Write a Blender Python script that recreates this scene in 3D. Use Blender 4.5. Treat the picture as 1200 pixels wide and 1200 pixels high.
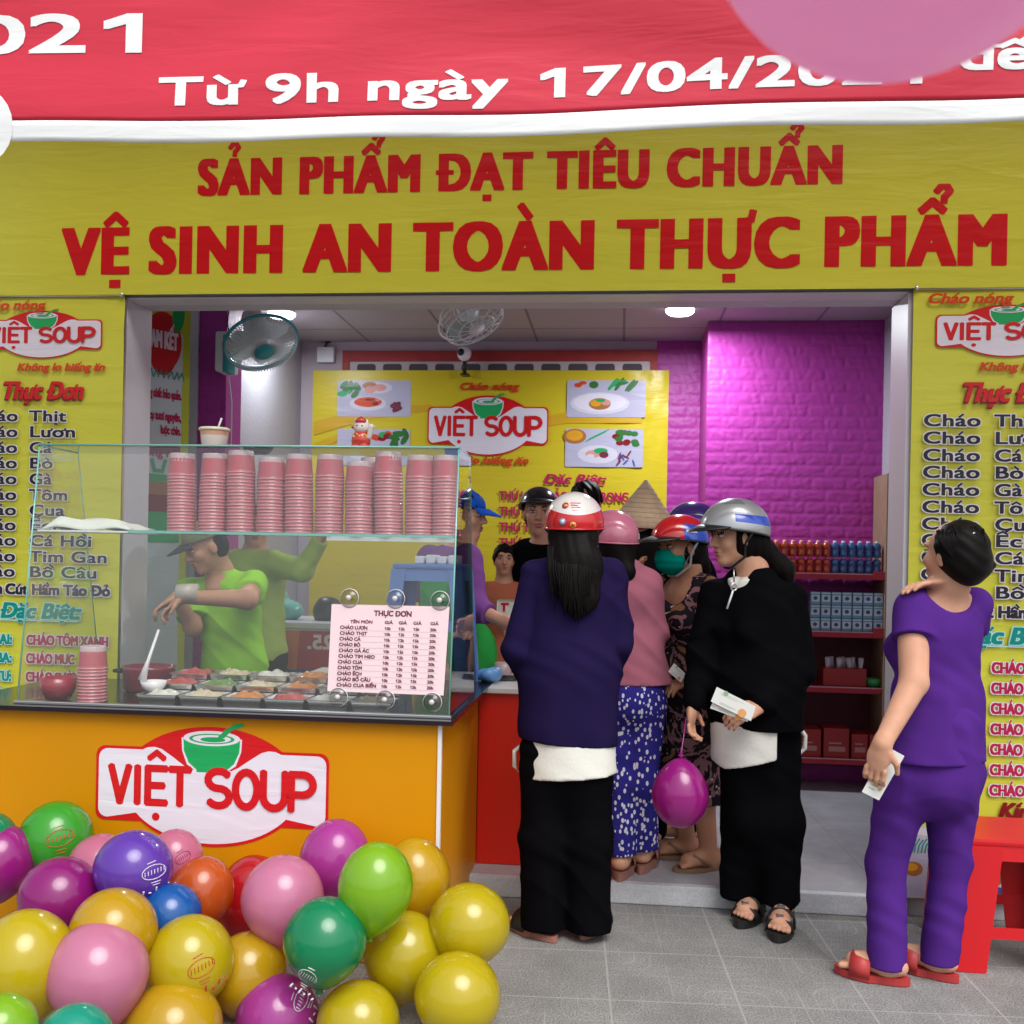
import bpy, bmesh, math, random, unicodedata
import numpy as np
from mathutils import Vector, Matrix
random.seed(7)
for o in list(bpy.data.objects): bpy.data.objects.remove(o)
SC = bpy.context.scene
COL = SC.collection
R = math.radians
V = Vector
# ---------------------------------------------------------------- camera
CAM = V((0.0, -4.41, 1.45))
ROT = Matrix.Rotation(R(6.0), 3, 'Z') @ Matrix.Rotation(R(90), 3, 'X') @ Matrix.Rotation(R(1.1), 3, 'Z')
cam = bpy.data.cameras.new('camera'); camo = bpy.data.objects.new('camera', cam); COL.objects.link(camo)
cam.lens = 36; cam.sensor_width = 36; cam.shift_y = 55/1200; cam.clip_end = 500; cam.clip_start = .02
camo.matrix_world = Matrix.Translation(CAM) @ ROT.to_4x4()
cam.dof.use_dof = True; cam.dof.focus_distance = 4.0; cam.dof.aperture_fstop = 5.6
SC.camera = camo
# ---------------------------------------------------------------- sky, sun, exposure
world = bpy.data.worlds.new('World'); SC.world = world; world.use_nodes = True
wn = world.node_tree.nodes; wl = world.node_tree.links
bg = wn['Background']
sky = wn.new('ShaderNodeTexSky'); sky.sky_type = 'NISHITA'; sky.sun_disc = False
SUN_EL, SUN_AZ = 56.0, 150.0
sky.sun_elevation = R(SUN_EL); sky.sun_rotation = R(SUN_AZ); sky.air_density = 1.0; sky.dust_density = 4.0; sky.ozone_density = 1.0
hs = wn.new('ShaderNodeHueSaturation'); hs.inputs['Saturation'].default_value = .30
wl.new(sky.outputs[0], hs.inputs['Color']); wl.new(hs.outputs[0], bg.inputs['Color']); bg.inputs['Strength'].default_value = .14
sun = bpy.data.lights.new('sun', 'SUN'); suno = bpy.data.objects.new('sun', sun); COL.objects.link(suno)
sun.energy = 1.2; sun.angle = R(38); sun.color = (1, .97, .92)
_sd = V((math.sin(R(SUN_AZ))*math.cos(R(SUN_EL)), math.cos(R(SUN_AZ))*math.cos(R(SUN_EL)), math.sin(R(SUN_EL))))
suno.rotation_euler = _sd.to_track_quat('Z', 'Y').to_euler(); suno.location = (3, -8, 9)
SC.view_settings.view_transform = 'Standard'; SC.view_settings.look = 'None'
SC.view_settings.exposure = 0.50; SC.view_settings.gamma = 1
SC.cycles.use_denoising = True; SC.cycles.max_bounces = 8; SC.cycles.transparent_max_bounces = 24
SC.cycles.caustics_reflective = False; SC.cycles.caustics_refractive = False; SC.cycles.sample_clamp_indirect = 6

def ray(px, py):
    return ROT @ V(((px-600)/1200, (655-py)/1200, -1))
def P(px, py, Y):
    d = ray(px, py); return CAM + d*((Y-CAM.y)/d.y)
def PZ(px, py, z):
    d = ray(px, py); return CAM + d*((z-CAM.z)/d.z)
def PX(px, py, X):
    d = ray(px, py); return CAM + d*((X-CAM.x)/d.x)

# ---------------------------------------------------------------- materials
def lin(h):
    h = h.lstrip('#'); c = [int(h[i:i+2], 16)/255 for i in (0, 2, 4)]
    return tuple(x/12.92 if x <= .04045 else ((x+.055)/1.055)**2.4 for x in c)
MATS = {}
def mat(name, col, rough=.5, metal=0, coat=0, bump=None, var=0, varscale=6, spec=.5, emit=None, trans=0, sheen=0, sss=0):
    if name in MATS: return MATS[name]
    if isinstance(col, str): col = lin(col)
    m = bpy.data.materials.new(name); m.use_nodes = True; MATS[name] = m
    nt = m.node_tree; n = nt.nodes; b = n['Principled BSDF']
    b.inputs['Base Color'].default_value = (*col, 1); b.inputs['Roughness'].default_value = rough
    b.inputs['Metallic'].default_value = metal; b.inputs['Coat Weight'].default_value = coat; b.inputs['Coat Roughness'].default_value = .03
    b.inputs['Specular IOR Level'].default_value = spec; b.inputs['Sheen Weight'].default_value = sheen
    if sss: b.inputs['Subsurface Weight'].default_value = sss; b.inputs['Subsurface Radius'].default_value = (.02, .008, .005); b.inputs['Subsurface Scale'].default_value = .6
    if trans: b.inputs['Transmission Weight'].default_value = trans
    if emit: b.inputs['Emission Color'].default_value = (*emit[0], 1); b.inputs['Emission Strength'].default_value = emit[1]
    g = None
    if var or bump:
        g = n.new('ShaderNodeNewGeometry')
    if var:
        t = n.new('ShaderNodeTexNoise'); t.inputs['Scale'].default_value = varscale; t.inputs['Detail'].default_value = 5
        nt.links.new(g.outputs['Position'], t.inputs['Vector'])
        mx = n.new('ShaderNodeMix'); mx.data_type = 'RGBA'
        mx.inputs['A'].default_value = (*[c*(1-var) for c in col], 1); mx.inputs['B'].default_value = (*[min(1, c*(1+var)) for c in col], 1)
        nt.links.new(t.outputs['Fac'], mx.inputs['Factor']); nt.links.new(mx.outputs['Result'], b.inputs['Base Color'])
    if bump:
        t = n.new('ShaderNodeTexNoise'); t.inputs['Scale'].default_value = bump[0]; t.inputs['Detail'].default_value = 4
        nt.links.new(g.outputs['Position'], t.inputs['Vector'])
        bu = n.new('ShaderNodeBump'); bu.inputs['Strength'].default_value = bump[1]; bu.inputs['Distance'].default_value = bump[2]
        nt.links.new(t.outputs['Fac'], bu.inputs['Height']); nt.links.new(bu.outputs['Normal'], b.inputs['Normal'])
    return m
def vinyl(name, col, rough=.33):
    """printed banner sheet: satin, with long shallow wrinkles common to the sheet and its print"""
    if name in MATS: return MATS[name]
    m = mat(name, col, rough, var=.06, varscale=2.5, spec=.3)
    nt = m.node_tree; n = nt.nodes; b = n['Principled BSDF']
    g = n.new('ShaderNodeNewGeometry'); mp = n.new('ShaderNodeMapping'); mp.inputs['Scale'].default_value = (.8, 1, 4.5); mp.inputs['Rotation'].default_value = (0, .18, 0)
    t = n.new('ShaderNodeTexNoise'); t.inputs['Scale'].default_value = 3.2; t.inputs['Detail'].default_value = 3; t.inputs['Distortion'].default_value = .6
    nt.links.new(g.outputs['Position'], mp.inputs['Vector']); nt.links.new(mp.outputs[0], t.inputs['Vector'])
    bu = n.new('ShaderNodeBump'); bu.inputs['Strength'].default_value = .22; bu.inputs['Distance'].default_value = .02
    nt.links.new(t.outputs['Fac'], bu.inputs['Height']); nt.links.new(bu.outputs['Normal'], b.inputs['Normal'])
    return m
def translucent(m, col, fac):
    nt = m.node_tree; q = nt.nodes
    if any(x.type == 'BSDF_TRANSLUCENT' for x in q): return m
    o = [x for x in q if x.type == 'OUTPUT_MATERIAL'][0]; t = q.new('ShaderNodeBsdfTranslucent'); t.inputs['Color'].default_value = (*col, 1); mx = q.new('ShaderNodeMixShader'); mx.inputs[0].default_value = fac
    nt.links.new(q['Principled BSDF'].outputs[0], mx.inputs[1]); nt.links.new(t.outputs[0], mx.inputs[2]); nt.links.new(mx.outputs[0], o.inputs[0]); return m
def cloth(name, col, rough=.9, var=.12, sheen=0):
    return mat(name, col, rough, var=var, varscale=9, bump=(300, .12, .0015), spec=.03, sheen=sheen)
def glassmat(name, tint, refl=1.0):
    if name in MATS: return MATS[name]
    m = bpy.data.materials.new(name); m.use_nodes = True; MATS[name] = m
    nt = m.node_tree; n = nt.nodes; n.clear()
    o = n.new('ShaderNodeOutputMaterial'); mx = n.new('ShaderNodeMixShader'); tr = n.new('ShaderNodeBsdfTransparent'); gl = n.new('ShaderNodeBsdfGlossy')
    g = n.new('ShaderNodeNewGeometry'); dt = n.new('ShaderNodeVectorMath'); dt.operation = 'DOT_PRODUCT'; nt.links.new(g.outputs['Incoming'], dt.inputs[0]); nt.links.new(g.outputs['Normal'], dt.inputs[1])
    def M(op, x, y=0):
        q = n.new('ShaderNodeMath'); q.operation = op
        for i, k in enumerate((x, y)):
            if isinstance(k, (int, float)): q.inputs[i].default_value = k
            else: nt.links.new(k, q.inputs[i])
        return q
    fr = M('ADD', M('MULTIPLY', M('POWER', M('SUBTRACT', 1, M('ABSOLUTE', dt.outputs['Value']).outputs[0]).outputs[0], 5).outputs[0], .9).outputs[0], .035)
    mu = n.new('ShaderNodeMath'); mu.operation = 'MULTIPLY'; mu.inputs[1].default_value = refl
    tr.inputs['Color'].default_value = (*tint, 1); gl.inputs['Roughness'].default_value = .01
    nt.links.new(fr.outputs[0], mu.inputs[0]); nt.links.new(mu.outputs[0], mx.inputs[0])
    nt.links.new(tr.outputs[0], mx.inputs[1]); nt.links.new(gl.outputs[0], mx.inputs[2]); nt.links.new(mx.outputs[0], o.inputs[0])
    return m
# ---------------------------------------------------------------- objects
ORI = {}
def tag(o, label=None, cat=None, group=None, kind=None):
    for k, v in (('label', label), ('category', cat), ('group', group), ('kind', kind)):
        if v: o[k] = v
    return o
def thing(name, loc, label, cat, group=None):
    o = bpy.data.objects.new(name, None); o.empty_display_size = .1; o.location = V(loc); COL.objects.link(o)
    ORI[o] = V(loc); return tag(o, label, cat, group)
class MB:
    """collects faces with material slots, in world coordinates"""
    def __init__(s): s.v = []; s.f = []; s.m = []; s.mats = []; s.sm = []
    def mi(s, m):
        if m not in s.mats: s.mats.append(m)
        return s.mats.index(m)
    def add(s, vs, fs, m, smooth=False):
        b = len(s.v); i = s.mi(m)
        s.v += [tuple(x) for x in vs]; s.f += [tuple(b+k for k in f) for f in fs]; s.m += [i]*len(fs); s.sm += [smooth]*len(fs)
    def box(s, lo, hi, m, bev=0):
        (x0, y0, z0), (x1, y1, z1) = lo, hi
        if bev:
            bm = bmesh.new(); bmesh.ops.create_cube(bm, size=1)
            for v in bm.verts: v.co = V(((x0+x1)/2+v.co.x*(x1-x0), (y0+y1)/2+v.co.y*(y1-y0), (z0+z1)/2+v.co.z*(z1-z0)))
            bmesh.ops.bevel(bm, geom=bm.edges[:], offset=bev, segments=2, affect='EDGES', profile=.7)
            bm.verts.index_update(); s.add([v.co for v in bm.verts], [[v.index for v in f.verts] for f in bm.faces], m); bm.free(); return
        s.add([(x0, y0, z0), (x1, y0, z0), (x1, y1, z0), (x0, y1, z0), (x0, y0, z1), (x1, y0, z1), (x1, y1, z1), (x0, y1, z1)],
              [(0, 3, 2, 1), (4, 5, 6, 7), (0, 1, 5, 4), (1, 2, 6, 5), (2, 3, 7, 6), (3, 0, 4, 7)], m)
    def hexa(s, b4, t4, m):
        s.add(list(b4)+list(t4), [(0, 3, 2, 1), (4, 5, 6, 7), (0, 1, 5, 4), (1, 2, 6, 5), (2, 3, 7, 6), (3, 0, 4, 7)], m)
    def slab(s, q, th, m):
        """quad q (4 points, order round) given thickness th behind its normal"""
        q = [V(p) for p in q]; n = (q[1]-q[0]).cross(q[3]-q[0]).normalized()*th
        s.hexa([p-n for p in q], q, m)
    def tube(s, pts, r, m, n=8, closed=False, caps=True):
        pts = [V(p) for p in pts]; N = len(pts); rs = r if isinstance(r, (list, tuple)) else [r]*N
        vs = []; up = V((0, 0, 1))
        t0 = (pts[1]-pts[0]).normalized()
        if abs(t0.dot(up)) > .95: up = V((1, 0, 0))
        u = (up - t0*up.dot(t0)).normalized()
        for i, p in enumerate(pts):
            if closed: t = pts[(i+1) % N]-pts[i-1]
            else: t = pts[min(i+1, N-1)]-pts[max(i-1, 0)]
            t.normalize(); u = u - t*u.dot(t)
            if u.length < 1e-6: u = t.orthogonal()
            u.normalize(); w = t.cross(u)
            for k in range(n):
                a = 2*math.pi*k/n; vs.append(p+(u*math.cos(a)+w*math.sin(a))*rs[i])
        fs = []
        for i in range(N if closed else N-1):
            j = (i+1) % N
            for k in range(n):
                fs.append((i*n+k, i*n+(k+1) % n, j*n+(k+1) % n, j*n+k))
        if not closed and caps: fs += [tuple(range(n))[::-1], tuple((N-1)*n+k for k in range(n))]
        s.add(vs, fs, m, True)
    def lathe(s, prof, o, m, ax=V((0, 0, 1)), n=24, mfun=None, caps=True):
        ax = V(ax).normalized(); u = ax.orthogonal().normalized(); w = ax.cross(u); o = V(o)
        vs = []
        for (r, h) in prof:
            for k in range(n):
                a = 2*math.pi*k/n; vs.append(o+ax*h+(u*math.cos(a)+w*math.sin(a))*r)
        b0 = len(s.v); s.v += [tuple(x) for x in vs]
        for i in range(len(prof)-1):
            s.f += [(b0+i*n+k, b0+i*n+(k+1) % n, b0+(i+1)*n+(k+1) % n, b0+(i+1)*n+k) for k in range(n)]; s.m += [s.mi(mfun(i) if mfun else m)]*n; s.sm += [True]*n
        if caps:
            for i, fl in ((0, True), (len(prof)-1, False)):
                if prof[i][0] > 1e-5:
                    f = tuple(range(n)); s.add(vs[i*n:(i+1)*n], [f[::-1] if fl else f], mfun(min(i, len(prof)-2)) if mfun else m)
    def sphere(s, c, r, m, nu=20, nv=12, Rm=None):
        r = V(r) if not isinstance(r, (int, float)) else V((r, r, r)); vs = []; c = V(c)
        for i in range(nv+1):
            th = math.pi*i/nv
            for k in range(nu):
                a = 2*math.pi*k/nu; p = V((math.sin(th)*math.cos(a)*r.x, math.sin(th)*math.sin(a)*r.y, math.cos(th)*r.z))
                vs.append(c+(Rm @ p if Rm else p))
        s.add(vs, [(i*nu+k, (i+1)*nu+k, (i+1)*nu+(k+1) % nu, i*nu+(k+1) % nu) for i in range(nv) for k in range(nu)], m, True)
    def build(s, name, parent=None, local=False):
        me = bpy.data.meshes.new(name); off = V((0, 0, 0))
        if parent is not None and not local: off = ORI[parent]
        me.from_pydata([V(p)-off for p in s.v], [], s.f); 
        for m in s.mats: me.materials.append(m)
        me.polygons.foreach_set('material_index', s.m); me.polygons.foreach_set('use_smooth', s.sm); me.update()
        o = bpy.data.objects.new(name, me); COL.objects.link(o)
        if parent is not None: o.parent = parent
        ORI[o] = off
        return o
def frame3(f, up=V((0, 0, 1))):
    """matrix with columns right, forward, up"""
    f = V(f).normalized(); r = f.cross(V(up)).normalized(); u = r.cross(f)
    return Matrix((r, f, u)).transposed()
# ---------------------------------------------------------------- lettering
CH = sorted(set('ABCDEGHIJKLMNOPRSTUVXYabcdeghijklmnopqrstuvxy0123456789:/.,%'))
GL = {}
def load_glyphs():
    obs = {}
    def mk(t):
        c = bpy.data.curves.new('t', 'FONT'); c.body = t; c.size = 1; c.resolution_u = 4; o = bpy.data.objects.new('t', c); COL.objects.link(o); return o
    base = mk('HH')
    for ch in CH: obs[ch] = (mk(ch), mk('H'+ch+'H'))
    dg = bpy.context.evaluated_depsgraph_get(); dg.update()
    def pull(o):
        me = bpy.data.meshes.new_from_object(o.evaluated_get(dg))
        vs = [(v.co.x, v.co.y) for v in me.vertices]; fs = [tuple(p.vertices) for p in me.polygons]; bpy.data.meshes.remove(me); return vs, fs
    hh = max(v[0] for v in pull(base)[0])
    for ch, (a, b) in obs.items():
        vs, fs = pull(a); adv = max(v[0] for v in pull(b)[0])-hh
        GL[ch] = (vs, fs, adv)
    for o in [base]+[x for t in obs.values() for x in t]:
        c = o.data; bpy.data.objects.remove(o); bpy.data.curves.remove(c)
load_glyphs()
_v, _f, _a = GL['1']; _x0 = min(p[0] for p in _v); _tp = max(p[1] for p in _v); _n = len(_v); GL['1'] = ([(p[0]+.12, p[1]) for p in _v]+[(_x0+.13, _tp), (_x0-.06, _tp-.14), (_x0-.06, _tp-.24), (_x0+.13, _tp-.12)], _f+[(_n, _n+1, _n+2, _n+3)], _a+.12)
CAPH = max(v[1] for v in GL['H'][0]); XH = max(v[1] for v in GL['x'][0])
def line2(pts, w):
    out = []
    for (a, b) in zip(pts, pts[1:]):
        dx, dy = b[0]-a[0], b[1]-a[1]; L = math.hypot(dx, dy) or 1; nx, ny = -dy/L*w/2, dx/L*w/2; ex, ey = dx/L*w*.3, dy/L*w*.3
        out.append([(a[0]+nx-ex, a[1]+ny-ey), (a[0]-nx-ex, a[1]-ny-ey), (b[0]-nx+ex, b[1]-ny+ey), (b[0]+nx+ex, b[1]+ny+ey)])
    return out
def layout(s, sp=0, shear=0):
    """list of (polygons as (verts, faces)) per letter in em units, and the total width"""
    x = 0; out = []; last = 0
    for ch in s:
        if ch == ' ': x += .27+sp; continue
        bar = ch in 'đĐ'
        d = unicodedata.normalize('NFD', {'đ': 'd', 'Đ': 'D'}.get(ch, ch)); b = d[0]; marks = d[1:]
        vs, fs, adv = GL[b]
        polys = [(list(vs), list(fs))]
        x0, x1 = min(v[0] for v in vs), max(v[0] for v in vs); top = max(v[1] for v in vs); cx = (x0+x1)/2
        if b == 'i': top = XH+.02
        W = .085
        def st(pts, w=W):
            for q in line2(pts, w): polys.append((q, [(0, 1, 2, 3)]))
        if bar:
            if b == 'D': st([(x0-.09, CAPH/2), (x0+.24, CAPH/2)], .075)
            else: st([(x1-.22, top-.14), (x1+.09, top-.14)], .065)
        y = top+.075; stacked = False
        if '\u0302' in marks: st([(cx-.17, y), (cx, y+.13), (cx+.17, y)]); stacked = True
        if '\u0306' in marks: st([(cx-.15, y+.13), (cx-.08, y+.03), (cx+.08, y+.03), (cx+.15, y+.13)]); stacked = True
        mx, my = (cx+.17, y+.12) if stacked else (cx, y)
        if '\u0301' in marks: st([(mx-.06, my), (mx+.08, my+.16)])
        if '\u0300' in marks: st([(mx+.06, my), (mx-.08, my+.16)])
        if '\u0309' in marks: st([(mx-.10, my+.15), (mx-.04, my+.215), (mx+.06, my+.215), (mx+.105, my+.15), (mx+.02, my+.07), (mx+.01, my)], .065)
        if '\u0303' in marks: st([(cx-.16, my+.02), (cx-.07, my+.09), (cx+.06, my+.03), (cx+.16, my+.1)])
        if '\u0323' in marks: st([(cx-.05, -.16), (cx+.05, -.16)], .11)
        if '\u031b' in marks: st([(x1-.05, top-.03), (x1+.06, top-.01), (x1+.09, top+.1)], .075)
        out.append([([(p[0]+x+p[1]*shear, p[1]) for p in pv], pf) for pv, pf in polys])
        last = x+x1; x += adv+sp
    return out, last
class Print:
    """flat printing on a surface frame: O origin, U right, Wv up, N towards the viewer"""
    def __init__(s, O, U=(1, 0, 0), Wv=(0, 0, 1), N=(0, -1, 0), d0=.0012):
        s.O, s.U, s.W, s.N = V(O), V(U), V(Wv), V(N); s.d = d0; s.mb = MB()
    def at(s, x, z, d): return s.O+s.U*x+s.W*z+s.N*d
    def poly(s, pts, m, step=.00007):
        s.d += step; s.mb.add([s.at(x, z, s.d) for x, z in pts], [tuple(range(len(pts)))], m)
    def ell(s, cx, cz, rx, rz, m, n=28, rot=0, a0=0, a1=2*math.pi):
        c, q = math.cos(rot), math.sin(rot); full = abs(a1-a0) > 6.28
        pts = [(cx+rx*math.cos(a)*c-rz*math.sin(a)*q, cz+rx*math.cos(a)*q+rz*math.sin(a)*c) for a in [a0+(a1-a0)*k/(n if full else n-1) for k in range(n)]]
        s.poly(pts, m)
    def rrect(s, x0, z0, x1, z1, r, m):
        pts = []
        for (cx, cz, a) in ((x1-r, z0+r, -90), (x1-r, z1-r, 0), (x0+r, z1-r, 90), (x0+r, z0+r, 180)):
            pts += [(cx+r*math.cos(R(a+15*k)), cz+r*math.sin(R(a+15*k))) for k in range(7)]
        s.poly(pts, m)
    def stroke(s, pts, w, m):
        for q in line2(pts, w*.999):
            s.poly(q, m, .00003)
        for p in pts: s.ell(p[0], p[1], w/2, w/2, m, 12); s.d -= .00005
    def text(s, t, x0, x1, zb, cap, m, bold=(0, 0), shear=0, halo=None, sp=0, drift=0, flip=False, keep=False):
        d_in = s.d
        L, W = layout(t, sp, shear); sx = (x1-x0)/max(W, .01); sy = cap/CAPH
        def put(bx, bz, mm):
            offs = [(0, 0)]
            if bx or bz: offs += [(bx*i*.9, bz*k*.9) for i in ((-1, 0, 1) if bx < .012 else (-1, -.66, -.33, 0, .33, .66, 1)) for k in (-1, 0, 1) if i or k]
            for ox, oz in offs:
                for i, let in enumerate(L):
                    for q, (vs, fs) in enumerate(let):
                        dd = s.d+.00002*(i % 2)+.00001*q
                        mk = .35 if q else 1; s.mb.add([s.at((x1-(a*sx)+ox*mk) if flip else x0+a*sx+ox*mk, zb+b*sy+oz*mk+drift*(a*sx), dd) for a, b in vs], fs, mm)
                s.d += .00006
        if halo: put(bold[0]+halo[1], bold[1]+halo[1], halo[0])
        put(bold[0], bold[1], m)
        if not keep: s.d = d_in
    def build(s, name, parent): return s.mb.build(name, parent)
# ---------------------------------------------------------------- soft-bodied meshes from distance fields (people, clothes, figurine)
class Sdf:
    def __init__(s, vox=.006): s.vox = vox; s.p = []; s.c = []
    def cone(s, a, b, ra, rb, k=.02, sq=None, flat=0, sub=False):
        s.p.append(('c', np.array(a, np.float32), np.array(b, np.float32), ra, rb, k, sq, flat, sub)); return s
    def ell(s, c, r, Rm=None, k=.02, sub=False):
        s.p.append(('e', np.array(c, np.float32), np.array(r, np.float32), Rm, None, k, None, 0, sub)); return s
    def cut(s, p, n): s.c.append((V(p), V(n).normalized())); return s
    def mesh(s, name, m, parent=None, fold=None):
        vox = s.vox; lo = np.full(3, 1e9); hi = -lo; bb = []
        for q in s.p:
            if q[0] == 'c':
                r = max(q[3], q[4]); l = np.minimum(q[1], q[2])-r; h = np.maximum(q[1], q[2])+r
            else:
                r = max(q[2]); l = q[1]-r; h = q[1]+r
            bb.append((l, h))
            if not q[8]: lo = np.minimum(lo, l); hi = np.maximum(hi, h)
        pad = .03+2*vox; lo -= pad; hi += pad
        n = np.ceil((hi-lo)/vox).astype(int)+1
        ax = [(lo[i]+vox*np.arange(n[i])).astype(np.float32) for i in range(3)]
        D = np.full(n, 1.0, np.float32)
        for q, (l, h) in zip(s.p, bb):
            mg = q[5]+.02+2*vox
            i0 = np.clip(np.floor((l-mg-lo)/vox).astype(int), 0, n-1); i1 = np.clip(np.ceil((h+mg-lo)/vox).astype(int)+1, 1, n)
            if (i1 <= i0).any(): continue
            sl = tuple(slice(a, b) for a, b in zip(i0, i1))
            X = ax[0][sl[0]][:, None, None]; Y = ax[1][sl[1]][None, :, None]; Z = ax[2][sl[2]][None, None, :]
            if q[0] == 'c':
                a, b = q[1].copy(), q[2].copy(); px, py, pz = X-a[0], Y-a[1], Z-a[2]; ba = b-a
                flatd = None
                if q[7]:
                    L = np.linalg.norm(ba)+1e-9; flatd = (px*ba[0]+py*ba[1]+pz*ba[2])/L-L
                if q[6] is not None:
                    f, sc = q[6]; g = 1/sc-1
                    t = (px*f[0]+py*f[1]+pz*f[2])*g; px, py, pz = px+t*f[0], py+t*f[1], pz+t*f[2]
                    t = float(ba @ np.array(f, np.float32))*g; ba = ba+t*np.array(f, np.float32)
                hh = np.clip((px*ba[0]+py*ba[1]+pz*ba[2])/(float(ba @ ba)+1e-12), 0, 1)
                d = np.sqrt((px-hh*ba[0])**2+(py-hh*ba[1])**2+(pz-hh*ba[2])**2)-(q[3]+(q[4]-q[3])*hh)
                if flatd is not None: d = np.maximum(d, flatd)
            else:
                c, r = q[1], q[2]; px, py, pz = X-c[0], Y-c[1], Z-c[2]
                if q[3] is not None:
                    M = q[3]; px, py, pz = [px*M[0][i]+py*M[1][i]+pz*M[2][i] for i in range(3)]
                k0 = np.sqrt((px/r[0])**2+(py/r[1])**2+(pz/r[2])**2); k1 = np.sqrt((px/r[0]**2)**2+(py/r[1]**2)**2+(pz/r[2]**2)**2)
                d = k0*(k0-1)/(k1+1e-6)
            k = q[5]; A = D[sl]
            if q[8]:
                h_ = np.clip(.5-.5*(A+d)/k, 0, 1); D[sl] = A*(1-h_)+(-d)*h_+k*h_*(1-h_)
            else:
                h_ = np.clip(.5+.5*(A-d)/k, 0, 1); D[sl] = A*(1-h_)+d*h_-k*h_*(1-h_)
        X = ax[0][:, None, None]; Y = ax[1][None, :, None]; Z = ax[2][None, None, :]
        if fold is not None: D += fold(X, Y, Z).astype(np.float32)
        for p, nn in s.c:
            D = np.maximum(D, ((X-p.x)*nn.x+(Y-p.y)*nn.y+(Z-p.z)*nn.z).astype(np.float32))
        ins = D < 0
        cs = np.zeros(np.array(n)-1, np.int8)
        for a in (0, 1):
            for b in (0, 1):
                for c in (0, 1): cs += ins[a:n[0]-1+a, b:n[1]-1+b, c:n[2]-1+c]
        ci = np.argwhere((cs > 0) & (cs < 8)); N = len(ci)
        idx = np.full(cs.shape, -1, np.int32); idx[ci[:, 0], ci[:, 1], ci[:, 2]] = np.arange(N)
        cor = [(a, b, c) for a in (0, 1) for b in (0, 1) for c in (0, 1)]
        val = [D[ci[:, 0]+a, ci[:, 1]+b, ci[:, 2]+c] for a, b, c in cor]
        acc = np.zeros((N, 3)); cnt = np.zeros(N)
        for i in range(8):
            for j in range(i+1, 8):
                if sum(abs(x-y) for x, y in zip(cor[i], cor[j])) != 1: continue
                cr = (val[i] < 0) != (val[j] < 0); t = np.where(cr, val[i]/(val[i]-val[j]+1e-12), 0)
                acc += np.where(cr[:, None], np.array(cor[i])+t[:, None]*(np.array(cor[j])-np.array(cor[i])), 0); cnt += cr
        pts = lo+vox*(ci+acc/cnt[:, None])
        F = []
        for x in range(3):
            u, w = (x+1) % 3, (x+2) % 3
            A = np.moveaxis(ins, (x, u, w), (0, 1, 2)); I = np.moveaxis(idx, (x, u, w), (0, 1, 2))
            e = np.argwhere(A[:-1, 1:-1, 1:-1] != A[1:, 1:-1, 1:-1])
            if not len(e): continue
            i, j, k = e[:, 0], e[:, 1]+1, e[:, 2]+1
            q = np.stack([I[i, j-1, k-1], I[i, j, k-1], I[i, j, k], I[i, j-1, k]], 1)
            fl = ~A[i, j, k]; q[fl] = q[fl][:, ::-1]; F.append(q)
        F = np.concatenate(F); F = F[(F >= 0).all(1)]
        off = np.array(ORI[parent]) if parent is not None else np.zeros(3)
        me = bpy.data.meshes.new(name); me.vertices.add(N); me.vertices.foreach_set('co', (pts-off).astype(np.float32).ravel())
        me.loops.add(F.size); me.loops.foreach_set('vertex_index', F.ravel().astype(np.int32))
        me.polygons.add(len(F)); me.polygons.foreach_set('loop_start', np.arange(0, F.size, 4, dtype=np.int32))
        me.update(calc_edges=True); me.validate()
        me.polygons.foreach_set('use_smooth', np.ones(len(me.polygons), bool)); me.materials.append(m)
        o = bpy.data.objects.new(name, me); COL.objects.link(o)
        if parent is not None: o.parent = parent
        ORI[o] = V(off); return o
def folds(amp, fx=14, fz=9, ph=0, vert=False):
    """cloth folds: sharp-crested ridges that come and go"""
    def ridge(q): return (1-np.abs(np.sin(q)))**1.6-.36
    def f(X, Y, Z):
        msk = .45+.55*np.sin(5.3*X+4.1*Y+7.7*Z+2*np.sin(3*Z+ph)+ph*3)
        m2 = .45+.55*np.sin(-6.1*X+3.1*Y+5.7*Z+2*np.sin(4*X+ph)+ph*5)
        if vert:
            a = ridge(13*X+9*Y+1.6*np.sin(3.5*Z+ph)+ph)*m2*1.1+ridge(19*Z+9*X+6*Y+2*np.sin(7*X+ph)+ph)*msk*.6
        else:
            a = ridge(15*Z+11*X+5*Y+1.8*np.sin(5*X+3*Z+ph)+ph)*msk+ridge(12*X-9*Z+6*Y+1.5*np.sin(6*Z+ph)+2*ph)*m2*.8
        return -amp*1.15*a+amp*.18*np.sin(41*X+37*Z+29*Y+3*np.sin(17*Z+ph))
    return f
# ================================================================ materials of the place
YEL = vinyl('sign_yellow', (.62, .61, .055)); RED = vinyl('print_red', (.60, .010, .014)); BANRED = vinyl('banner_red', (.64, .034, .065)); BANWHITE = vinyl('banner_white', (.90, .92, .92))
PWHITE = vinyl('print_white', (.74, .70, .78)); PBLACK = vinyl('print_black', (.02, .02, .03)); PTEAL = vinyl('print_teal', (.0, .26, .22)); PCRIM = vinyl('print_crimson', (.45, .012, .075))
PGREEN = vinyl('print_green', (.015, .36, .10)); PDKRED = vinyl('print_dark_red', (.22, .004, .008)); PORANGE = vinyl('print_orange_red', (.62, .06, .012))
PCYAN = vinyl('print_cyan', (.42, .70, .72)); PLEAF = vinyl('print_leaf', (.03, .16, .03)); PPLATE = vinyl('print_plate', (.62, .60, .70)); PCLOTH = vinyl('print_tablecloth', (.46, .45, .58))
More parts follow.
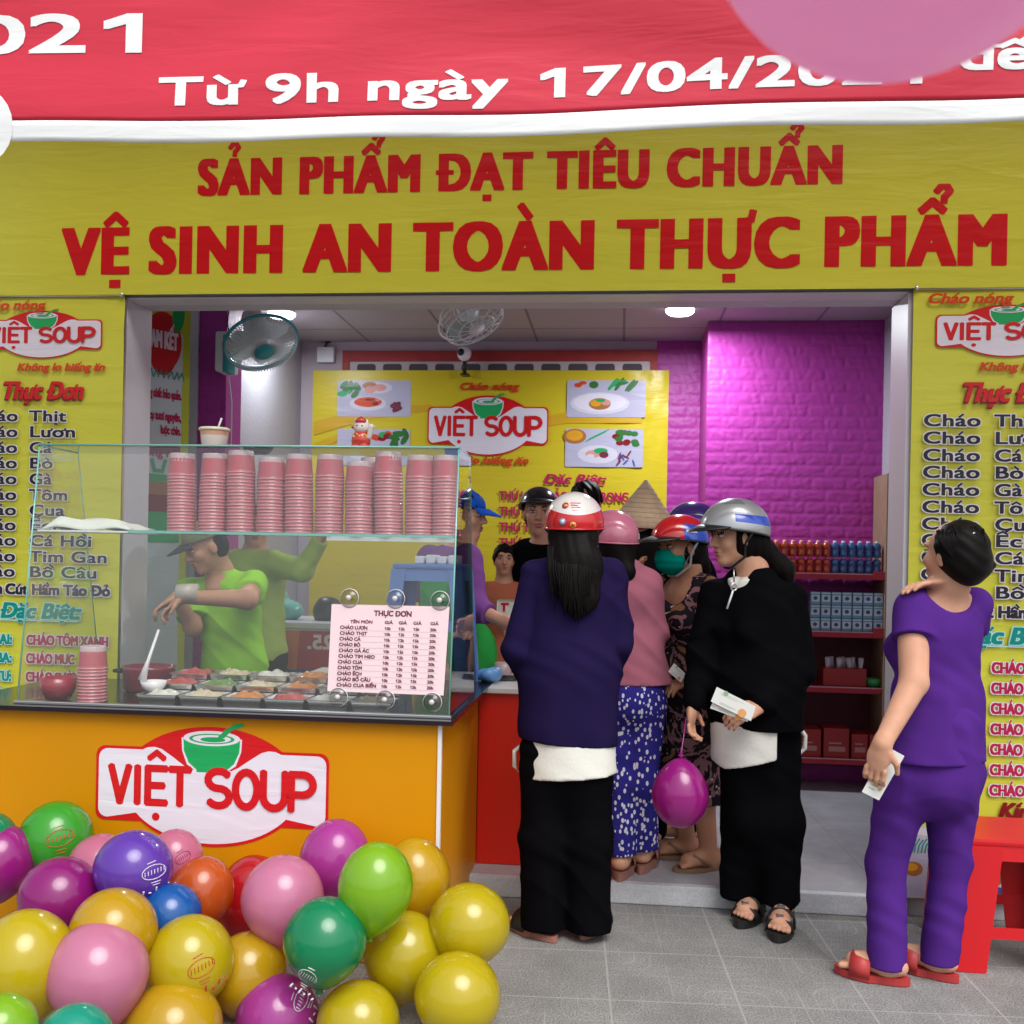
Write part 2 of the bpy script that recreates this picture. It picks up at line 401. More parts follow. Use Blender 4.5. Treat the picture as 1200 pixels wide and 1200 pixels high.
PBROWN = vinyl('print_brown', (.38, .15, .05)); PGOLD = vinyl('print_gold', (.70, .33, .02)); PPLUM = vinyl('print_plum', (.17, .025, .06)); PPINK = vinyl('print_pink', (.66, .30, .26)); PBLUE = vinyl('print_blue', (.06, .09, .35))
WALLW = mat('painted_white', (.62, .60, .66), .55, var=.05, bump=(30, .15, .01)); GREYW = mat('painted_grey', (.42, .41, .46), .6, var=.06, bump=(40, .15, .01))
MAG = mat('magenta_foam', (.41, .038, .32), .5, var=.08, varscale=14, bump=(55, .25, .006), spec=.45)
STEEL = mat('steel', (.62, .62, .62), .28, 1); BLACKP = mat('black_plastic', (.012, .012, .014), .35); WHITEP = mat('white_plastic', (.74, .75, .76), .35)
def ground_mat(name, base, line, tile, rings, speck):
    m = mat(name, base, .72, spec=.3); nt = m.node_tree; n = nt.nodes; L = nt.links; b = n['Principled BSDF']
    g = n.new('ShaderNodeNewGeometry'); sp = n.new('ShaderNodeSeparateXYZ'); L.new(g.outputs['Position'], sp.inputs[0])
    def M(op, a, bb=None, c=None):
        q = n.new('ShaderNodeMath'); q.operation = op
        for i, x in enumerate((a, bb, c)):
            if x is None: continue
            if isinstance(x, (int, float)): q.inputs[i].default_value = x
            else: L.new(x, q.inputs[i])
        return q.outputs[0]
    rx = M('ADD', M('MULTIPLY', sp.outputs[0], .99), M('MULTIPLY', sp.outputs[1], .05)); ry = M('SUBTRACT', sp.outputs[1], M('MULTIPLY', sp.outputs[0], .05))
    u = M('ABSOLUTE', M('SUBTRACT', M('FRACT', M('ADD', M('DIVIDE', rx, tile), 50.13)), .5)); v = M('ABSOLUTE', M('SUBTRACT', M('FRACT', M('ADD', M('DIVIDE', ry, tile), 50.4)), .5))
    edge = M('GREATER_THAN', M('MAXIMUM', u, v), .5-.0035/tile)
    fac = edge
    if rings:
        p = M('POWER', M('ADD', M('POWER', M('SUBTRACT', .5, u), 5), M('POWER', M('SUBTRACT', .5, v), 5)), .2)
        for r in (.12, .25, .38): fac = M('MAXIMUM', fac, M('MULTIPLY', M('COMPARE', p, r, .006), .7))
        fac = M('MAXIMUM', fac, M('COMPARE', u, .0, .005))
        fac = M('MAXIMUM', fac, M('COMPARE', v, .0, .005))
    nz = n.new('ShaderNodeTexNoise'); nz.inputs['Scale'].default_value = 2.9; nz.inputs['Roughness'].default_value = .65; nz.inputs['Detail'].default_value = 6; L.new(g.outputs['Position'], nz.inputs['Vector'])
    vo = n.new('ShaderNodeTexNoise'); vo.inputs['Scale'].default_value = 170; vo.inputs['Detail'].default_value = 2; L.new(g.outputs['Position'], vo.inputs['Vector'])
    m1 = n.new('ShaderNodeMix'); m1.data_type = 'RGBA'; m1.inputs['A'].default_value = (*[c*.50 for c in base], 1); m1.inputs['B'].default_value = (*[c*1.45 for c in base], 1); L.new(nz.outputs['Fac'], m1.inputs['Factor'])
    rp = n.new('ShaderNodeMapRange'); rp.inputs[1].default_value = .35; rp.inputs[2].default_value = .68; rp.inputs[3].default_value = 1-speck; rp.inputs[4].default_value = 1+speck; L.new(vo.outputs['Fac'], rp.inputs[0])
    m2 = n.new('ShaderNodeVectorMath'); m2.operation = 'SCALE'; L.new(m1.outputs['Result'], m2.inputs[0]); L.new(rp.outputs[0], m2.inputs['Scale'])
    m3 = n.new('ShaderNodeMix'); m3.data_type = 'RGBA'; L.new(m2.outputs[0], m3.inputs['A']); m3.inputs['B'].default_value = (*line, 1)
    cl = n.new('ShaderNodeClamp'); L.new(M('MULTIPLY', M('SUBTRACT', nz.outputs['Fac'], .40), 2.6), cl.inputs[0]); L.new(M('MAXIMUM', M('MULTIPLY', edge, .55), M('MULTIPLY', fac, cl.outputs[0])), m3.inputs['Factor']); L.new(m3.outputs['Result'], b.inputs['Base Color'])
    bu = n.new('ShaderNodeBump'); bu.inputs['Strength'].default_value = .5; bu.inputs['Distance'].default_value = .003; L.new(M('SUBTRACT', vo.outputs['Fac'], M('MULTIPLY', fac, .8)), bu.inputs['Height']); L.new(bu.outputs['Normal'], b.inputs['Normal'])
    return m
PAVE = ground_mat('pavement_tile', (.232, .232, .228), (.40, .40, .385), .42, True, .42)
SHOPT = ground_mat('shop_floor_tile', (.40, .40, .43), (.30, .29, .29), .60, False, .04); SHOPT.node_tree.nodes['Principled BSDF'].inputs['Roughness'].default_value = .25
STEPM = ground_mat('step_stone', (.50, .51, .54), (.40, .4, .4), 1.2, False, .10)
ASPH = mat('asphalt', (.05, .05, .052), .9, var=.2, varscale=30)
# ================================================================ ground
FL = .085
XL = P(147, 500, 0).x; XR = P(1064, 500, 0).x; ZL = P(600, 346, 0).z
g = MB(); g.box((-9, -5.2, -.3), (9, .9, 0), PAVE); tag(g.build('pavement'), kind='structure')
g = MB(); g.box((-200, -200, -.4), (200, 200, -.12), ASPH); tag(g.build('road'), kind='structure')
BWX = P(352, 500, 2.85).x
g = MB(); g.box((BWX-.2, -.005, .003), (XR+.6, 3.2, FL), SHOPT); tag(g.build('shop_floor'), kind='structure')
g = MB(); g.box((XL-.02, -.05, .002), (XR+.02, -.006, FL+.001), STEPM, .006); tag(g.build('doorstep'), kind='structure')
# ================================================================ the shop building
SIDE = BWX; CEIL = 3.0; BACK = 2.85
shop = thing('shop_building', (0, 0, 0), 'open-fronted porridge shop with white door frame and magenta foam brick walls inside', 'shop')
w = MB(); w.box((-7, 0, 0), (XL, .24, 4.6), WALLW); w.box((XR, 0, 0), (7, .24, 4.6), WALLW); w.box((XL, 0, ZL), (XR, .24, 4.6), WALLW); w.build('outer_wall', shop)
w = MB(); w.box((XL+.001, -.012, ZL-.006), (XR-.013, .105, ZL-.001), mat('frame_white', (.72, .70, .76), .4)); w.box((XR-.012, -.012, FL), (XR+.006, .245, ZL-.0075), mat('frame_white', (.72, .70, .76), .4)); w.build('door_frame', shop)
w = MB(); w.box((SIDE-.5, .241, 0), (SIDE-.35, 1.12, 3.3), GREYW); w.box((SIDE-.5, 1.121, 0), (SIDE, BACK+.15, 3.3), GREYW); w.build('side_wall', shop)
w = MB(); w.box((SIDE, BACK, 0), (XR+.6, BACK+.15, 3.3), mat('back_wall_paint', (.50, .42, .47), .6, var=.05)); w.build('back_wall', shop)
w = MB(); w.box((XR+.45, .24, 0), (XR+.6, BACK, 3.3), GREYW); w.build('side_wall', shop)
def ceil_mat():
    m = mat('ceiling_tile', (.40, .36, .40), .7); nt = m.node_tree; n = nt.nodes
    g = n.new('ShaderNodeNewGeometry'); br = n.new('ShaderNodeTexBrick'); br.offset = 0; br.inputs['Scale'].default_value = 1; br.inputs['Brick Width'].default_value = .61; br.inputs['Row Height'].default_value = .61
    br.inputs['Mortar Size'].default_value = .009; br.inputs['Color1'].default_value = (.42, .38, .41, 1); br.inputs['Color2'].default_value = (.38, .35, .39, 1); br.inputs['Mortar'].default_value = (.20, .17, .20, 1)
    nt.links.new(g.outputs['Position'], br.inputs['Vector']); nt.links.new(br.outputs['Color'], n['Principled BSDF'].inputs['Base Color']); return m
w = MB(); w.box((SIDE-.1, .241, CEIL), (XR+.6, BACK, CEIL+.1), ceil_mat()); w.build('ceiling', shop)
w = MB(); [w.box((x-.03, -1.24, 3.86), (x+.03, -.002, 3.92), STEEL) for x in (-3.2, 0, 3.0)]; w.box((-3.4, -1.24, 3.805), (3.2, -1.19, 3.855), STEEL); w.build('banner_rail', shop); w = MB(); w.box((-5, -.62, 3.93), (5, -.002, 4.0), mat('shade_awning_white', (.62, .62, .62), .7)); w.build('shade_awning', shop)  # out-of-view roof, cut to half depth to shade the header sign
# magenta back section and frontal foam-brick wall
def foam(x0, x1, z0, z1, Y, side=None):
    """foam brick panel: real relief; each brick a rough raised cushion"""
    st = .011; nx = int((x1-x0)/st)+1; nz = int((z1-z0)/st)+1
    xs = np.linspace(x0, x1, nx); zs = np.linspace(z0, z1, nz); X, Z = np.meshgrid(xs, zs)
    rh, bw = .077, .215
    row = np.floor(Z/rh); u = np.mod(X+bw*.5*np.mod(row, 2)+.02*np.sin(row*1.7), bw); v = np.mod(Z, rh)
    du = np.minimum(u, bw-u); dv = np.minimum(v, rh-v)
    e = np.clip(np.minimum(du, dv*1.0)/.013, 0, 1); rng = np.random.RandomState(3)
    nzv = (np.sin(31*X+7*np.sin(23*Z)+row*5)*np.sin(57*Z+5*np.sin(19*X))+.6*np.sin(83*X+41*Z+3*np.sin(29*X)))*.0022
    H = e*(.0048+nzv*.8)+rng.randn(nz, nx)*.0002
    vs = [(x, Y-h, z) for x, z, h in zip(X.ravel(), Z.ravel(), H.ravel())]
    fs = [(j*nx+i, j*nx+i+1, (j+1)*nx+i+1, (j+1)*nx+i) for j in range(nz-1) for i in range(nx-1)]
    m = MB(); m.add(vs, fs, MAG, True); return m
BX = P(828, 500, 2.25).x
m = foam(BX, XR+.45, FL, CEIL, 2.25); m.box((BX, 2.251, FL), (XR+.45, BACK-.002, CEIL-.001), MAG); m.build('brick_panel_wall', shop)
m = foam(P(768, 500, BACK).x, BX, FL, CEIL-.001, BACK-.003); m.build('brick_panel_wall', shop)
PX0, PX1 = P(232, 500, 1.12).x, P(264, 500, 1.12).x
m = MB(); q = foam(PX0, PX1, FL, CEIL-.001, 1.12); m = q; m.box((PX0, 1.121, FL), (PX1, 1.35, CEIL-.001), MAG); m.build('brick_panel_pillar', shop)
m = MB(); a = P(219, 500, 1.10).x; m.box((a, 1.10, FL), (PX0-.001, 1.34, CEIL-.001), WALLW); m.build('white_pilaster', shop)
# ventilation blocks with red border above the inner banner
def vent():
    cream = mat('vent_cream', (.56, .48, .49), .6, var=.1); redt = mat('vent_red', (.36, .03, .025), .6, var=.25, varscale=12); dark = mat('vent_dark', (.07, .06, .07), .7)
    a = P(402, 405, BACK-.02); b = P(771, 405, BACK-.02); m = MB(); zt = P(600, 411, BACK-.02).z
    x0, x1 = a.x, b.x; y = BACK-.03
    m.box((x0, y, zt-.075), (x1, BACK-.001, zt), redt); m.box((x0, y, zt-.3), (x0+.05, BACK-.001, zt-.076), redt); m.box((x1-.05, y, zt-.3), (x1, BACK-.001, zt-.076), redt)
    m.box((x0+.051, y+.012, zt-.3), (x1-.051, BACK-.001, zt-.076), cream)
    f = m.build('vent_frame', shop)
    n = 11; st = (x1-x0-.16)/n
    for r in range(2):
        for i in range(n):
            c = x0+.08+st*(i+.5)+(0 if r == 0 else st*.45); zc = zt-.125-r*.14
            if c+st*.36 < x1-.055: pr = Print((0, y+.012, 0), d0=.001); pr.rrect(c-st*.36, zc-.032, c+st*.36, zc+.032, .02, dark); pr.build('vent_slot', shop)
vent()
# ================================================================ logo printing
def logo(pr, cx, cz, w, zs=1.0):
    if zs != 1:
        W0 = pr.W; pr.W = W0*zs; logo(pr, cx, cz/zs, w); pr.W = W0; return
    red, wht, grn = RED, PWHITE, PGREEN
    def outline(g):
        pts = []; A, B = .384+g, .242+g; tx, t0, t1 = .5+g, .147+g, .147+g
        ax = A*math.sqrt(max(0, 1-(t1/B)**2)); r = .04
        def arc(x, z, a0): return [(x+r*math.cos(R(a0+18*k)), z+r*math.sin(R(a0+18*k))) for k in range(6)]
        a1 = math.acos(ax/A)
        pts += arc(tx-r, t1-r, 0); pts += [(A*math.cos(t), B*math.sin(t)) for t in np.linspace(a1, math.pi-a1, 25)]
        pts += arc(-tx+r, t1-r, 90); pts += arc(-tx+r, -t0+r, 180)
        pts += [(A*math.cos(t), B*math.sin(t)) for t in np.linspace(math.pi+a1, 2*math.pi-a1, 25)]; pts += arc(tx-r, -t0+r, 270)
        return pts
    S = lambda pts: [(cx+w*x, cz+w*z) for x, z in pts]
    pr.poly(S(outline(.012)), red)
    # white field: tabs, lower oval, upper edge dipping under the bowl
    a1 = math.acos(.794)
    low = [(.384*math.cos(t), .242*math.sin(t)) for t in np.linspace(math.pi+a1*.82, 2*math.pi-a1*.82, 25)]
    r = .04
    def arc(x, z, a0): return [(x+r*math.cos(R(a0+18*k)), z+r*math.sin(R(a0+18*k))) for k in range(6)]
    topl = [(-.305, .147), (-.28, .158), (-.25, .160), (-.22, .152), (-.17, .12), (-.12, .085), (-.09, .07)]
    pts = arc(.46, .107, 0)+[(-x, z) for x, z in topl]+topl[::-1]+arc(-.46, .107, 90)+arc(-.46, -.107, 180)+low+arc(.46, -.107, 270)
    pr.poly(S(pts), wht)
    bowl = lambda g: [((.125+g)*math.cos(t), .20+(.145+g)*math.sin(t)*(1 if math.sin(t) < 0 else .0)) for t in np.linspace(math.pi, 2*math.pi, 22)]
    bw = lambda g: [(-(.125+g), .205), (-(.122+g), .15), (-(.10+g), .10-g), (-.065, .07-g), (.065, .07-g), (.10+g, .10-g), (.122+g, .15), (.125+g, .205)]
    pr.poly(S(bw(.008)), wht); pr.poly(S(bw(0)), grn); pr.poly(S([(-.065, .072), (-.065, .06), (.065, .06), (.065, .072)]), grn)
    pr.ell(cx, cz+w*.205, w*.125, w*.032, wht); pr.ell(cx, cz+w*.203, w*.1, w*.022, grn); pr.ell(cx, cz+w*.203, w*.085, w*.017, wht); pr.ell(cx+w*.005, cz+w*.2, w*.055, w*.011, grn)
    pr.poly(S([(.02, .205), (.055, .208), (.085, .24), (.14, .262), (.135, .275), (.10, .268), (.06, .245)]), grn)
    t = .032
    def letters(x0, x1, word):
        n = sum({'I': .32}.get(c, 1) for c in word); gap = .028; u = (x1-x0-gap*(len(word)-1)-t)/n; x = x0+t/2
        for c in word:
            W = u*{'I': .32}.get(c, 1)
            h, b = .068, -.082+.005; T = h; M = (T+b)/2
            a, e, mc = x, x+W, x+W/2
            el = lambda rx, rz, ccx, ccz, d0, d1, k=12: [(ccx+rx*math.cos(R(d0+(d1-d0)*i/k)), ccz+rz*math.sin(R(d0+(d1-d0)*i/k))) for i in range(k+1)]
            P_ = {'V': [[(a, T), (mc, b), (e, T)]], 'I': [[(mc, T), (mc, b)]], 'E': [[(e, T), (a, T), (a, b), (e, b)], [(a, M), (e-.012, M)]], 'T': [[(a, T), (e, T)], [(mc, T), (mc, b)]],
                  'O': [el(W/2, (T-b)/2, mc, M, 0, 360, 24)], 'U': [[(a, T)]+el(W/2, .05, mc, b+.05, 180, 360)+[(e, T)]],
                  'S': [el(W/2, (T-M)/2, mc, (T+M)/2, 40, 270)+el(W/2, (M-b)/2, mc, (M+b)/2, 90, -140)],
                  'P': [[(a, b), (a, T), (a+W*.5, T)]+el(W*.5, (T-M+.012)/2, a+W*.5, (T+M-.012)/2, 90, -90)+[(a, M-.012)]]}[c]
            for s_ in P_: pr.stroke(S(s_), w*t, red)
            if c == 'E':
                pr.stroke(S([(mc-.03, T+.045), (mc, T+.068), (mc+.03, T+.045)]), w*t*.8, red); pr.ell(cx+w*mc, cz+w*(b-.06), w*.017, w*.017, red)
            x += W+gap+(.006 if c in 'IT' else 0)
    letters(-.458, -.088, 'VIET'); letters(-.028, .462, 'SOUP')
# ================================================================ yellow header sign
def plane_text(pr, Y, t, p0, p1, cap_top, m, **k):
    """p0=(px,py) baseline at the left end, p1=px of the right end, cap_top = py of the capitals' top at the left end (pixels measured on the photograph, converted to metres on the sign)"""
    a = P(p0[0], p0[1], Y); b = P(p1, p0[1], Y); c = P(p0[0], cap_top, Y)
    pr.text(t, a.x, b.x, a.z, c.z-a.z, m, **k)
HB = 2.598; YH = -.04
hs_ = thing('header_sign', (0, YH, HB), 'long yellow header banner with two lines of big red capitals above the shop opening', 'sign')
h = MB()
nx, nz = 160, 24; vs = []
for j in range(nz+1):
    for i in range(nx+1):
        x = -4.2+8.0*i/nx; z = HB+1.1*j/nz; e = min(j, 3)/3*.12
        vs.append((x, YH+e*.004*math.sin(3*x+2*math.sin(2.3*z+x))+e*.0025*math.sin(14*x+9*z), z))
h.add(vs, [(j*(nx+1)+i, j*(nx+1)+i+1, (j+1)*(nx+1)+i+1, (j+1)*(nx+1)+i) for j in range(nz) for i in range(nx)], YEL, True)
h.box((-4.2, YH+.012, HB+.01), (3.8, -.001, HB+1.1), STEEL); h.build('sign_sheet', hs_)
pr = Print((0, YH, 0), d0=.0012)
plane_text(pr, YH, 'SẢN PHẨM ĐẠT TIÊU CHUẨN', (233, 228.5), 983, 188, RED, bold=(.015, .005), sp=.08)
plane_text(pr, YH, 'VỆ SINH AN TOÀN THỰC PHẨM', (76, 321), 1174, 269, RED, bold=(.020, .006), sp=.08)
pr.build('lettering', hs_)
# ================================================================ red promotion banner hanging from the canopy edge
YB = -1.2
bn = thing('promotion_banner', (0, YB, 2.8), 'red promotion banner with white border and opening date hanging from the canopy edge', 'banner')
def bwave(x, z):
    k = max(0, 1-abs(z-3.05)/.9)
    return .010*math.sin(2.1*x+3*z)+.006*math.sin(9*z+1.3*x+1.5*math.sin(1.7*x))+.004*math.sin(17*z-2.5*x+2*math.sin(3*x))
zb0 = P(600, 147, YB).z-.026
def bsag(x): return .005*math.sin(2.4*x+.6)+.005*math.sin(5.3*x)
x0, x1 = -3.4, 3.2; nx, nz = 220, 60; vs = []
for j in range(nz+1):
    for i in range(nx+1):
        x = x0+(x1-x0)*i/nx; z = zb0+1.0*j/nz; f = 1-j/nz
        vs.append((x, YB+bwave(x, z), z+bsag(x)*f))
rowf = lambda j: [(j*(nx+1)+i, j*(nx+1)+i+1, (j+1)*(nx+1)+i+1, (j+1)*(nx+1)+i) for i in range(nx)]
h = MB(); strip = 4
h.add(vs, sum([rowf(j) for j in range(strip)], []), BANWHITE, True); h.add(vs, sum([rowf(j) for j in range(strip, nz)], []), BANRED, True); o = h.build('banner_sheet', bn)
sm = o.modifiers.new('thickness', 'SOLIDIFY'); sm.thickness = .002; sm.offset = 0
pr = Print((0, YB, 0), d0=.003)
plane_text(pr, YB, '2021', (-108, 69), 164, 27, BANWHITE, bold=(.008, .005))
plane_text(pr, YB, 'Từ 9h ngày 17/04/2021', (188, 124), 1076, 92.5, BANWHITE, bold=(.006, .004), sp=.02)
plane_text(pr, YB, 'đến', (1120, 84), 1245, 52, BANWHITE, bold=(.006, .004))
c = P(-24, 157, YB)
for r_ in range(13, 0, -1):
    for k_ in range(24): a0, a1 = k_*math.pi/12, (k_+1)*math.pi/12; pr.mb.add([pr.at(c.x+.01*q_*math.cos(t_), c.z+.01+.01*q_*math.sin(t_), .004) for q_, t_ in ((r_, a0), (r_, a1), (r_-1, a1), (r_-1, a0))], [(0, 1, 2, 3)] if r_ > 1 else [(0, 1, 2)], BANWHITE)
pr.mb.v = [(x, y+bwave(x, z), z+bsag(x)*max(0, 1-(z-zb0))) for x, y, z in pr.mb.v]
pr.build('lettering', bn)
# ================================================================ the two menu signs
YM = -.03
XM = {'L': XL-.76, 'R': XR+.004}
def mtxt(t, sd, p0, p1, pt, m, **k):
    a = P(p0[0], p0[1], YM); b = P(p1, p0[1], YM); c = P(p0[0], pt, YM)
    return (t, a.x-XM[sd], b.x-XM[sd], a.z, c.z-a.z, m, k)
K = lambda **k: k
def menu_items():
    L = []
    L.append(mtxt('Cháo nóng', 'R', (1085, 356), 1184, 345, PORANGE, bold=(.003, .002), shear=.25))
    L.append(mtxt('Không lo biếng ăn', 'L', (21, 434.5), 123, 426.5, PORANGE, bold=(.0025, .002), shear=.25))
    for q in range(4):
        L.append(mtxt('Thực Đơn', 'L', (3-q*.5, 467.5+q*.6), 97-q*.5, 448+q*.6, [RED, PDKRED, PDKRED, PDKRED][3-q] if False else (PDKRED if q < 3 else RED), bold=(.0045, .003), shear=.3, keep=True))
    L[-4:] = L[-4:][::-1]; L[-4:] = [(*x[:5], (RED if i == 3 else PDKRED), x[6]) for i, x in enumerate(L[-4:])]
    rows = [('Thịt', 494, 79), ('Lươn', 512.5, 89), ('Cá', 531, 62), ('Bò', 549, 63), ('Gà', 567.5, 62), ('Tôm', 586, 80), ('Cua', 604, 77), ('Ếch', 621.5, 75), ('Cá Hồi', 639.5, 108), ('Tim Gan', 658, 126), ('Bồ Câu', 676, 114)]
    hl = (PWHITE, .004)
    for t, y, e in rows:
        it = mtxt(t, 'L', (36, y), e, y-12.3, PBLACK, bold=(.0032, .0015), halo=hl, sp=.03); L.append(it)
        a = mtxt('Cháo', 'R', (1081, 500), 1147, 486, PBLACK, bold=(.0032, .0015), halo=hl, sp=.03)
        L.append((a[0], a[1], a[2], it[3], it[4], a[5], a[6]))
    it = mtxt('Cút Hầm Táo Đỏ', 'L', (8, 695.5), 130, 684, PBLACK, bold=(.004, .003), halo=hl); L.append(it)
    L.append(('Chim', .08, .21, it[3], it[4], PBLACK, K(bold=(.004, .003), halo=hl)))
    L.append(mtxt('Đặc Biệt:', 'L', (2, 723), 94, 706, PTEAL, bold=(.005, .003), shear=.22, halo=(PCYAN, .005)))
    days = ['THỨ HAI:', 'THỨ BA:', 'THỨ TƯ:', 'THỨ NĂM:', 'THỨ SÁU:', 'THỨ BẢY:', 'CHỦ NHẬT:']; what = ['CHÁO TÔM XANH', 'CHÁO MỰC', 'CHÁO SƯỜN', 'CHÁO LƯƠN', 'CHÁO CUA', 'CHÁO BỒ CÂU', 'CHÁO CÁ HỒI']
    y0, st = P(1163, 788, YM).z, (P(1163, 788, YM).z-P(1163, 931, YM).z)/6
    cap = P(1163, 776, YM).z-P(1163, 788, YM).z; xi = P(33, 750, YM).x-XM['L']
    endx = {'CHÁO TÔM XANH': P(128, 750, YM).x-XM['L']}
    for i, (d, c) in enumerate(zip(days, what)):
        wd = .0325*len(d)*.82; L.append((d, .262-wd, .262 if i < 6 else .262, y0-st*i, cap, PTEAL, K(bold=(.003, .002), halo=(PCYAN, .004))))
        L.append((c, xi, endx.get(c, xi+.0285*len(c)), y0-st*i, cap, PCRIM, K(bold=(.0035, .002), halo=(PWHITE, .004))))
    a = mtxt('Kính mời', 'R', (1168, 957), 1262, 940, PDKRED, bold=(.005, .003), shear=.3); L.append(a)
    return L
MI = menu_items()
def menu_sign(sd, label):
    X = XM[sd]; zt = 2.594; zb = P(1075, 1053, YM).z
    r = thing('menu_sign', (X+.38, YM, zb), label, 'sign', 'yellow menu signs either side of the opening')
    m = MB(); nx, nz = 30, 70; vs = []
    for j in range(nz+1):
        for i in range(nx+1):
            u, v = i/nx, j/nz; rr = math.hypot(u-1, (v-1)*3); k = math.exp(-rr*5)
            vs.append((X+.76*u, YM+.0012*math.sin(9*u+6*v)+k*.005*math.sin(70*math.atan2(1-v, (1-u)*.3+.01)*.3), zb+(zt-zb)*v))
    m.add(vs, [(j*(nx+1)+i, j*(nx+1)+i+1, (j+1)*(nx+1)+i+1, (j+1)*(nx+1)+i) for j in range(nz) for i in range(nx)], YEL, True)
    m.box((X+.002, YM+.01, zb+.002), (X+.758, -.001, zt-.002), STEEL); m.build('sign_sheet', r)
    m = MB(); m.tube([(X, YM-.004, zt+.002), (X+.76, YM-.004, zt+.002)], .005, STEEL)
    for e in (X+.01, X+.75): m.sphere((e, YM-.008, zt+.004), .011, STEEL, 10, 6)
    m.build('hanging_rail', r)
    pr = Print((X, YM, 0), d0=.003)
    # food photographs along the foot
    fz = P(1075, 968, YM).z
    pr.rrect(.0, zb+.004, .76, fz, .005, PCLOTH); pr.ell(.2, fz-.02, .2, .02, PPLATE); pr.ell(.5, zb+.12, .2, .1, PPLATE)
    q = P(1070, 1018, YM); bx = q.x-XM['R']; pr.ell(bx, q.z, .038, .03, PBROWN); pr.ell(bx-.008, q.z+.007, .026, .016, PGOLD)
    q = P(1076, 990, YM); bx = q.x-XM['R']
    for k in range(5): pr.stroke([(bx-.03+.014*k, q.z-.03), (bx-.025+.014*k, q.z), (bx-.01+.014*k, q.z+.02+.005*(k % 2))], .006, PTEAL)
    q = P(1190, 1027, YM); bx = q.x-XM['R']
    for k in range(9): pr.ell(bx-.02+.035*(k % 4)+.01*(k//4), q.z+.03-.03*(k//4), .038, .02, [PLEAF, PGREEN, PLEAF][k % 3], 12, rot=k)
    q = P(1166, 1025, YM); bx = q.x-XM['R']; pr.ell(bx, q.z, .035, .045, PBROWN); pr.ell(bx-.002, q.z+.02, .03, .012, PGOLD); pr.ell(bx-.02, q.z-.05, .03, .014, PPLATE); pr.rrect(bx, q.z-.075, bx+.04, q.z-.05, .004, PBLUE)
    a = P(1098, 387, YM).x-XM['R']; b = P(118.5, 400, YM).x-XM['L']
    logo(pr, (a+b)/2, P(1150, 388, YM).z, b-a, .76)
    for t, q0, q1, zz, cp, mm, kk in MI: pr.text(t, q0, q1, zz, cp, mm, **kk)
    pr.stroke([(.2, P(40, 727, YM).z), (.575, P(40, 727, YM).z)], .005, PCYAN)
    pr.build('lettering', r)
menu_sign('L', 'yellow menu sign behind the glass food case, its lower half hidden by the counter')
menu_sign('R', 'yellow menu sign behind the woman in purple and the red stool')
# ================================================================ yellow banner on the back wall
YI = BACK-.06
bi = thing('inner_banner', (P(575, 600, YI).x, YI, 1.2), 'yellow banner with food photos and logo on the back wall inside the shop', 'banner')
x0, x1 = P(367, 436, YI).x, P(784, 436, YI).x; zt = P(600, 434, YI).z; zb = zt-1.95
m = MB(); nx, nz = 60, 40; vs = []
for j in range(nz+1):
    for i in range(nx+1):
        u, v = i/nx, j/nz; dx, dz = (1-u)*(x1-x0), abs(v-.86)*(zt-zb); rr = math.hypot(dx, dz); an = math.atan2(dz*(1 if v < .86 else -1), dx+.02)
        vs.append((x0+(x1-x0)*u, YI-.02*math.exp(-rr*3.5)*math.sin(an*16)*min(1, rr*6)+.003*math.sin(6*u+3*v), zb+(zt-zb)*v))
m.add(vs, [(j*(nx+1)+i, j*(nx+1)+i+1, (j+1)*(nx+1)+i+1, (j+1)*(nx+1)+i) for j in range(nz) for i in range(nx)], vinyl('inner_banner_yellow', (.62, .50, .02)), True)
m.box((x0+.01, YI+.02, zb), (x1-.01, YI+.025, zt-.01), STEEL); m.build('banner_sheet', bi)
pr = Print((0, YI, 0), d0=.004)
def itxt(t, p0, p1, pt, mm, **k): plane_text(pr, YI, t, p0, p1, pt, mm, **k)
SW = vinyl('print_ochre', (.60, .36, .02))
q = lambda x, y: (P(x, y, YI).x, P(x, y, YI).z)
pr.poly([q(368, 510), q(368, 494), q(430, 478), q(505, 474), q(505, 482), q(430, 492)], SW); pr.poly([q(640, 500), q(640, 488), q(665, 483), q(752, 483), q(752, 496), q(665, 496)], SW); pr.poly([q(368, 530), q(368, 520), q(400, 508), q(440, 500), q(400, 515)], SW)
